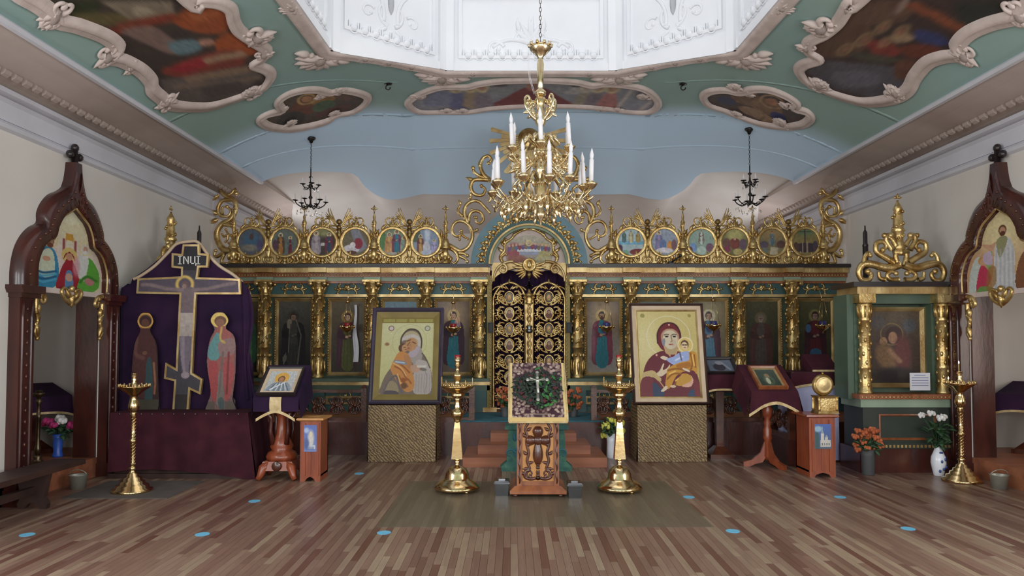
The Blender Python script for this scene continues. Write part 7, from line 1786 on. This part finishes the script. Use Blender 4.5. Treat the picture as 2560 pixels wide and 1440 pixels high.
part(MB().prism([(-.20,.84),(.22,1.16),(.22,.80),(-.15,.72)], -.22, .22, lambda u,v,d: (d,u,v)), 'sloping_desk', M['darkwood'], t, local=True)
m = MB(); 
m.grid(8, 8, lambda u, v: (-.235+.47*u, -.21+.44*v, .85+.32*v)); m.grid(6, 6, lambda u, v: (.235+.02*v, -.21+.44*u, .85+.32*u-(.22+.12*u)*v)); m.grid(6, 6, lambda u, v: (-.235-.02*v, .23-.44*u, 1.17-.32*u-.2*v)); m.grid(8, 4, lambda u, v: (-.235+.47*u, -.212-.006*math.sin(u*20)*v, .85-.14*v))
part(m, 'dark_cloth', M['purple'], t, local=True)
part(MB().grid(4, 10, lambda u, v: (-.06+.12*u, -.222-.012*math.sin(v*3.1), .86-.15*v)).grid(10, 2, lambda u, v: (-.20+.40*u, -.226, .70-.09*(abs(2*u-1)**1.5)+.03*v)), 'ivory_ribbon', M['fringe'], t, local=True)
c = Cv(80, 66, (176,178,176), (190,192,190)); c.ell(.48,.66,.26,.27,(212,166,84)).ell(.48,.60,.13,.16,(120,84,60)).ell(.48,.58,.09,.12,(176,130,98)).smooth([(.1,.02),(.16,.34),(.4,.46),(.6,.46),(.84,.34),(.9,.02)],(140,148,156))
for k in range(9): c.line([(.15+.09*k,.05),(.35+.04*k,.42)],.018,(206,212,216) if k%2 else (96,104,112))
c.line([(.2,.1),(.65,.45)],.03,(214,218,222)); c.grain(.08,2)
tilted_picture(t, (0,-.215,.875), .40, .44, math.radians(37), 0, 'blackwood', c, .028, 'creamframe', .028)
# right: turned-leg lectern with purple cloth
x, y = 2.68, 8.28
t = thing('lectern', 'turned-leg wooden lectern under a plum cloth with gold fringe, beside the donation box', 'lectern', (x, y, 0))
for k in range(3):
    a = -math.pi/2+.4+2.094*k; pts = [(.03,.30),(.08,.16),(.17,.08),(.27,.05),(.27,.0),(.20,.0),(.14,.03),(.06,.05),(.03,.10)]
    part(MB().prism(pts, -.022, .022, lambda u,v,d: (u*math.cos(a)-d*math.sin(a), u*math.sin(a)+d*math.cos(a), v)), 'leg', M['redwood'], t, local=True)
part(MB().lathe([(.03,.08),(.045,.12),(.04,.30),(.055,.33),(.045,.36),(.05,.42),(.035,.46),(.045,.50),(.03,.54),(.05,.58),(.06,.64),(.04,.70),(.035,.78),(.05,.8)], 16), 'turned_stem', M['redwood'], t, local=True)
part(MB().prism([(-.24,.86),(.24,1.13),(.24,1.05),(-.24,.78)], -.24, .24, lambda u,v,d: (d,u,v)), 'sloping_desk', M['redwood'], t, local=True)
m = MB(); m.grid(10, 8, lambda u, v: (-.26+.52*u, -.25+.50*v, .872+.28*v)); dr_ = lambda u: .13+.14*abs(2*u-1)**1.6
m.grid(14, 5, lambda u, v: ((-.26+.52*u)*(1+.14*v), -.252-.03*v-.012*math.sin(u*16)*v, .872-dr_(u)*v)); m.grid(8, 5, lambda u, v: (.26+.07*v, -.25+.5*u, .872+.28*u-(.27+.02*u)*v)); m.grid(8, 5, lambda u, v: (-.26-.07*v, .25-.5*u, 1.152-.28*u-.28*v))
part(m, 'plum_cloth', M['maroon'], t, local=True)
part(MB().grid(14, 1, lambda u, v: ((-.26+.52*u)*1.145, -.286-.012*math.sin(u*16), .872-dr_(u)+.034*(v-.3))).grid(8, 1, lambda u, v: (.334, -.25+.5*u, .872+.28*u-.27-.02*u+.03*v)), 'gold_fringe', M['fringe'], t, local=True)
c = Cv(50, 60, (52,62,52), (74,84,76)); c.ell(.5,.35,.25,.3,(96,104,84),0,.5).ell(.5,.62,.12,.12,(140,120,90)).ell(.45,.3,.1,.2,(176,178,150)).ell(.62,.3,.06,.16,(60,80,60)); c.grain(.06)
tilted_picture(t, (0.0,-.22,.90), .33, .44, math.radians(30), 0, 'chestnut', c, .03, 'goldflat', .022)
# third lectern, half behind the right icon
t = cloth_stand(P(1798,1000,9.0)[0]-.02, 8.95, 0, .42, .42, 1.13, 'dark draped lectern with a grey picture, half hidden behind the red veiled Madonna', 0, 'maroon')
c = Cv(40, 40, (96,104,118), (110,118,132)); c.ell(.45,.4,.25,.3,(60,56,64)).ell(.5,.75,.16,.16,(150,150,160)).line([(.6,.8),(.85,.2)],.05,(140,146,158)); c.grain(.05)
tilted_picture(t, (0,-.215,1.03), .38, .34, math.radians(32), 0, 'blackwood', c, .04)

def donation_box(x0, x1, yf, dep, h, label, pz0, pz1, pal, cut=.06):
    t = thing('donation_box', label, 'box', ((x0+x1)/2, yf+dep/2, 0), group='red wood donation boxes')
    a, b_ = x0+.01, x1-.01; xc = (x0+x1)/2
    part(MB().prism([(a,0),(a+.05,0),(a+.07,.03),(xc,.05),(b_-.07,.03),(b_-.05,0),(b_,0),(b_,h-.03),(a,h-.03)], yf, yf+.02), 'front_board', M['redwood'], t)
    part(MB().box(a,a+.02,yf+.02,yf+dep,0,h-.03).box(b_-.02,b_,yf+.02,yf+dep,0,h-.03).box(a,b_,yf+dep-.02,yf+dep,0.04,h-.03).box(a,b_,yf+.02,yf+dep,.05,.07), 'carcass', M['redwood'], t)
    part(MB().frustum(xc,yf+dep/2,h-.03,h-.018,b_-a+.02,dep+.03,x1-x0+.05,dep+.06).frustum(xc,yf+dep/2,h-.018,h,x1-x0+.05,dep+.06,x1-x0+.04,dep+.05).box(xc-.06,xc+.06,yf+dep/2-.006,yf+dep/2+.006,h,h+.002), 'lid', M['oak'] if pal == 0 else M['redwood'], t)
    for q in (-1,1): part(MB().box(xc+q*(b_-a)*.33-.02, xc+q*(b_-a)*.33+.02, yf-.012, yf, .06, h-.05), 'stile', M['redwood'], t)
    part(MB().box(xc-(b_-a)*.02-.004, xc+(b_-a)*.02+.004, yf-.008, yf, .07, pz0), 'centre_bead', M['redwood'], t)
    c = Cv(60, 84, (120,136,190), (96,116,180)) if pal == 0 else Cv(60, 84, (90,104,120), (84,110,180))
    if pal == 0:
        c.ell(.55,.5,.25,.3,(196,190,190),0,.6).rect(.42,.68,.2,.6,(206,200,196)).ell(.55,.66,.09,.1,(220,206,170)).rect(.3,.9,.1,.25,(190,196,206)).ell(.2,.8,.2,.1,(170,186,220),0,.8).ell(.2,.3,.2,.2,(90,104,150),0,.8)
        for k in range(3): c.line([(.3,.17-.04*k),(.8,.17-.04*k)],.012,(84,96,130),.7)
    else:
        c.rect(.34,.96,.08,.36,(200,196,186)).rect(.36,.56,.36,.62,(206,202,192)).poly([(.36,.62),(.46,.8),(.56,.62)],(150,160,170)).rect(.62,.8,.36,.46,(196,192,184)).poly([(.6,.46),(.71,.58),(.82,.46)],(150,160,170)).line([(.46,.8),(.46,.88)],.012,(220,200,120)).ell(.1,.3,.16,.5,(70,96,100),0,.6).ell(.2,.8,.25,.12,(150,180,200),0,.6)
        for k in range(4): c.rect(.42+.14*k,.48+.14*k,.14,.24,(110,110,116))
    c.grain(.04,2)
    paint_mesh('poster', c, flat(xc-(b_-a)*.30, xc+(b_-a)*.32, yf-.0145, pz0, pz1), M['icon'], t)
    part(MB().box(xc-(b_-a)*.30, xc+(b_-a)*.32, yf-.0135, yf-.012, pz0, pz1), 'poster_sleeve', M['paper'], t)
xa = P(747,1190,7.41)[0]; donation_box(xa, P(803,1190,7.41)[0], 7.41, .30, .645, 'red wood donation box with oak lid and pale blue poster, left floor', .305, .575, 0)
xa = P(2022,1185,7.63)[0]; donation_box(xa, P(2092,1185,7.63)[0], 7.63, .36, .655, 'red wood donation box with church poster carrying the gilt reliquary, right floor', .30, .56, 1)
x, y, z = P(2062,1000,7.82)[0], 7.82, .657
t = thing('gilt_reliquary', 'round gilt reliquary on a small cubic base standing on the right donation box', 'reliquary', (x,y,z))
part(MB().box(x-.095,x+.095,y-.08,y+.08,z+.03,z+.16).frustum(x,y,z,z+.03,.23,.2,.2,.17).frustum(x,y,z+.16,z+.185,.2,.17,.23,.2), 'base', M['gold'], t)
cc = MB()
for sx in (-1,1):
    for sy in (-1,1): cc.lathe([(.018,.03),(.012,.05),(.012,.14),(.018,.16)], 8, (x+sx*.095,y+sy*.08,z))
part(cc, 'corner_columns', M['gold'], t)
part(MB().lathe([(.0,-.035),(.10,-.03),(.118,0),(.10,.03),(0,.035)], 24, (0,0,0), True, lambda a,b_,c_: (x-.02+a, y+c_, z+.30+b_)), 'disc', M['gold'], t)
part(MB().lathe([(.0,.014),(.05,.012),(.075,.004),(.085,.008),(.095,-.004)], 20, (0,0,0), True, lambda a,b_,c_: (x-.02+a, y-.032-c_, z+.30+b_)), 'disc_relief', M['goldflat'], t)
part(MB().ball((x-.02,y,z+.425), .014), 'knob', M['gold'], t)

# table with lilac cloth behind the box
x0, x1, y0, y1 = 3.08, 3.62, 8.55, 9.0; h = 1.06
t = thing('side_table', 'side table with lilac cloth and dark fringed top cloth beside the icon case', 'table', ((x0+x1)/2,(y0+y1)/2,0))
part(MB().box(x0+.03,x1-.03,y0+.03,y1-.03,.02,h-.02), 'table_box', M['benchwood'], t)
part(MB().grid(24, 6, lambda u, v: (x0+(x1-x0)*u, y0-.012*math.sin(u*22)*(1-v)-.01, .03+(h-.04)*v)).grid(10, 6, lambda u, v: (x0-.012*math.sin(u*14)*(1-v)-.01, y1+(y0-y1)*u, .03+(h-.04)*v)), 'lilac_cloth', M['lilac'], t)
part(MB().grid(8, 4, lambda u, v: (x0-.03+(x1-x0+.06)*u, y0-.03+(y1-y0+.06)*v, h+.006)).grid(14, 4, lambda u, v: (x0-.03+(x1-x0+.06)*u, y0-.035-.01*math.sin(u*18)*v, h+.004-(.14+.05*abs(2*u-1))*v)).grid(8, 4, lambda u, v: (x0-.035, y1+(y0-.03-y1)*u, h+.004-.16*v)), 'dark_top_cloth', M['maroon'], t)
part(MB().grid(14, 1, lambda u, v: (x0-.03+(x1-x0+.06)*u, y0-.038-.01*math.sin(u*18), h-.136-.05*abs(2*u-1)+.028*v-.01)), 'gold_fringe', M['fringe'], t)
x, y = 3.50, 8.78
t = thing('book_stand', 'small plum covered book stand with gold fringe on the side table', 'book stand', (x, y, h+.006))
part(MB().prism([(-.2,0),(.16,0),(.16,.16),(.12,.2),(-.18,.02)], -.16, .16, lambda u,v,d: (x+d, y+u, h+.008+v)), 'sloping_block', M['maroon'], t)
part(MB().box(x-.165,x+.165,y-.215,y-.185,h+.008,h+.03), 'gold_fringe', M['fringe'], t)

# green cloth stand in front of the gilt doors, platform carpet, rails
t = thing('green_stand', 'green brocade covered stand behind the lectern on the steps', 'stand', (.02, 8.12, 0))
part(MB().box(-.36,.42,7.98,8.18,.0,.04).frustum(.03,8.08,.04,.1,.8,.2,.66,.14), 'foot', M['rugreen'], t)
part(MB().frustum(.03,8.08,.1,.46,.66,.13,.62,.12), 'panel', M['rugreen'], t); part(MB().box(-.32,.38,7.96,8.2,.46,.50), 'top', M['rugreen'], t)
og = Orn(front(8.015), .03, .6)
for k in range(3): og.c((.12+.07*k,.2), 60, .2, -260, .5, .012, .006); og.leaf((.1+.08*k,.32), 70, .1, .018)
part(og.m, 'raised_pattern', M['tealcarpet'], t)
solo(MB().box(-.9,.92,9.16,10.2,SZ+.001,SZ+.014).box(-.9,.92,9.135,9.16,SZ-.07,SZ+.014), 'platform_carpet', M['tealcarpet'], 'teal carpet lying on the platform before the gilt doors', 'carpet')
def rail(xa, ya, xb, yb2, label, z0=SZ):
    L_ = math.hypot(xb-xa, yb2-ya); ang = math.atan2(yb2-ya, xb-xa)
    t = thing('carved_rail', label, 'railing', (xa, ya, z0), ang, 'carved railings of the platform'); H_ = .40
    part(MB().box(0,L_,-.025,.025,0,.05).box(0,L_,-.03,.03,H_-.035,H_), 'rails', M['carvedwood'], t, local=True)
    for x_ in (0, L_): part(MB().box(x_-.035,x_+.035,-.035,.035,0,H_+.02).frustum(x_,0,H_+.02,H_+.06,.08,.08,.03,.03), 'post', M['carvedwood'], t, local=True)
    og = Orn(lambda u,v,d: (u,-d,v), None, 1.0); n = max(1, round(L_/.26))
    for k in range(n):
        c_ = L_*(k+.5)/n
        for q in (-1,1):
            for b0, an in ((.2,20),(.2,-20),(.12,60),(.28,-60)):
                og.path(curl((c_+q*.01,b0), an if q>0 else 180-an, .22, q*(280 if an>0 else -280), .5, 12), .013, .007, ball=.013)
            og.leaf((c_+q*.05,.2), 90-q*30, .1, .018); og.leaf((c_+q*.05,.2), 270+q*30, .1, .018)
        og.b((c_,.2), .03)
    part(og.m, 'openwork_carving', M['carvedwood'], t, local=True)
    return t
rail(-3.05, 9.2, -2.12, 9.2, 'carved dark wood rail with openwork behind the left donation box')
rail(-1.98, 9.2, -.75, 9.2, 'carved dark wood rail with openwork between left icon and steps')
rail(.80, 9.2, 1.98, 9.2, 'carved dark wood rail with openwork between steps and right icon')
rail(2.12, 9.2, 2.96, 9.2, 'carved dark wood rail with openwork behind the plum cloth lectern')
# low side wall with rail coming forward on the right
struct(MB().box(2.93,3.03,8.3,9.15,0,.30), 'wall_platform_side', M['darkwood'])
rail(2.98, 9.1, 2.98, 8.34, 'carved dark wood rail running forward beside the side table', .30)

# ================================================================== FLOOR THINGS
solo(MB().box(-1.29,1.32,5.62,7.42,.0005,.004), 'vinyl_mat', M['film'], 'worn clear vinyl mat under the lectern and its candle stands', 'mat')
solo(MB().box(-4.35,-3.38,6.62,7.42,.0005,.006), 'grey_mat', M['grey'], 'thin grey mat under the candle stand by the crucifixion', 'mat')
for (px, py), lab in zip(((68,1337),(506,1336),(636,1253),(898,1184),(960,1332),(1832,1328),(1722,1243),(2100,1243),(2270,1322)),
    ('nearest the left edge','in the left foreground','front of the left donation box','before the left brocade pedestal','at the near left corner of the vinyl mat','at the near right corner of the vinyl mat','beside the right side of the vinyl mat','before the right donation box','in the right foreground')):
    x, y, _ = PF(px, py); solo(MB().lathe([(.0,.0005),(.052,.0005),(.052,.003),(.0,.0032)], 24, (x,y,0), False), 'floor_sticker', M['sticker'], 'round blue floor sticker ' + lab, 'sticker', 'blue distance stickers on the floor', (x,y,.0005))
# bench at the left wall
t = thing('wooden_bench', 'low dark wooden bench in front of the left arch', 'bench', (-4.46, 5.8, 0))
part(MB().box(-4.49,-4.19,4.9,6.72,.30,.345), 'seat', M['benchwood'], t)
for yy in (5.15, 6.22):
    pr = [(-4.58,0),(-4.53,0),(-4.50,.04),(-4.46,.055),(-4.42,.04),(-4.39,0),(-4.34,0),(-4.33,.04),(-4.36,.1),(-4.34,.2),(-4.32,.30),(-4.60,.30),(-4.58,.2),(-4.56,.1),(-4.59,.04)]
    part(MB().prism([(a+.11,b_) for a,b_ in pr], yy, yy+.05), 'leg', M['benchwood'], t)
part(MB().box(-4.36,-4.32,4.95,6.3,.13,.19), 'stretcher', M['benchwood'], t)
def bucket(x, y, label, s=1.0):
    t = thing('steel_bucket', label, 'bucket', (x,y,0), group='small steel buckets by the arches')
    part(MB().lathe([(.0,.004),(.055*s,.004),(.055*s,0),(.06*s,0),(.075*s,.12*s),(.08*s,.125*s),(.072*s,.12*s),(.056*s,.01)], 16, (x,y,0)), 'pail', M['silver'], t)
    part(MB().tube([(x+.078*s*math.cos(a), y-.02*math.sin(a), .12*s+.05*s*math.sin(a)) for a in np.linspace(0,math.pi,9)], .004, 5), 'handle', M['silver'], t)
bucket(4.50, 7.06, 'small steel bucket at the foot of the right arch', 1.1)
bucket(-4.46, 7.06, 'small steel bucket at the foot of the left arch', 1.1)
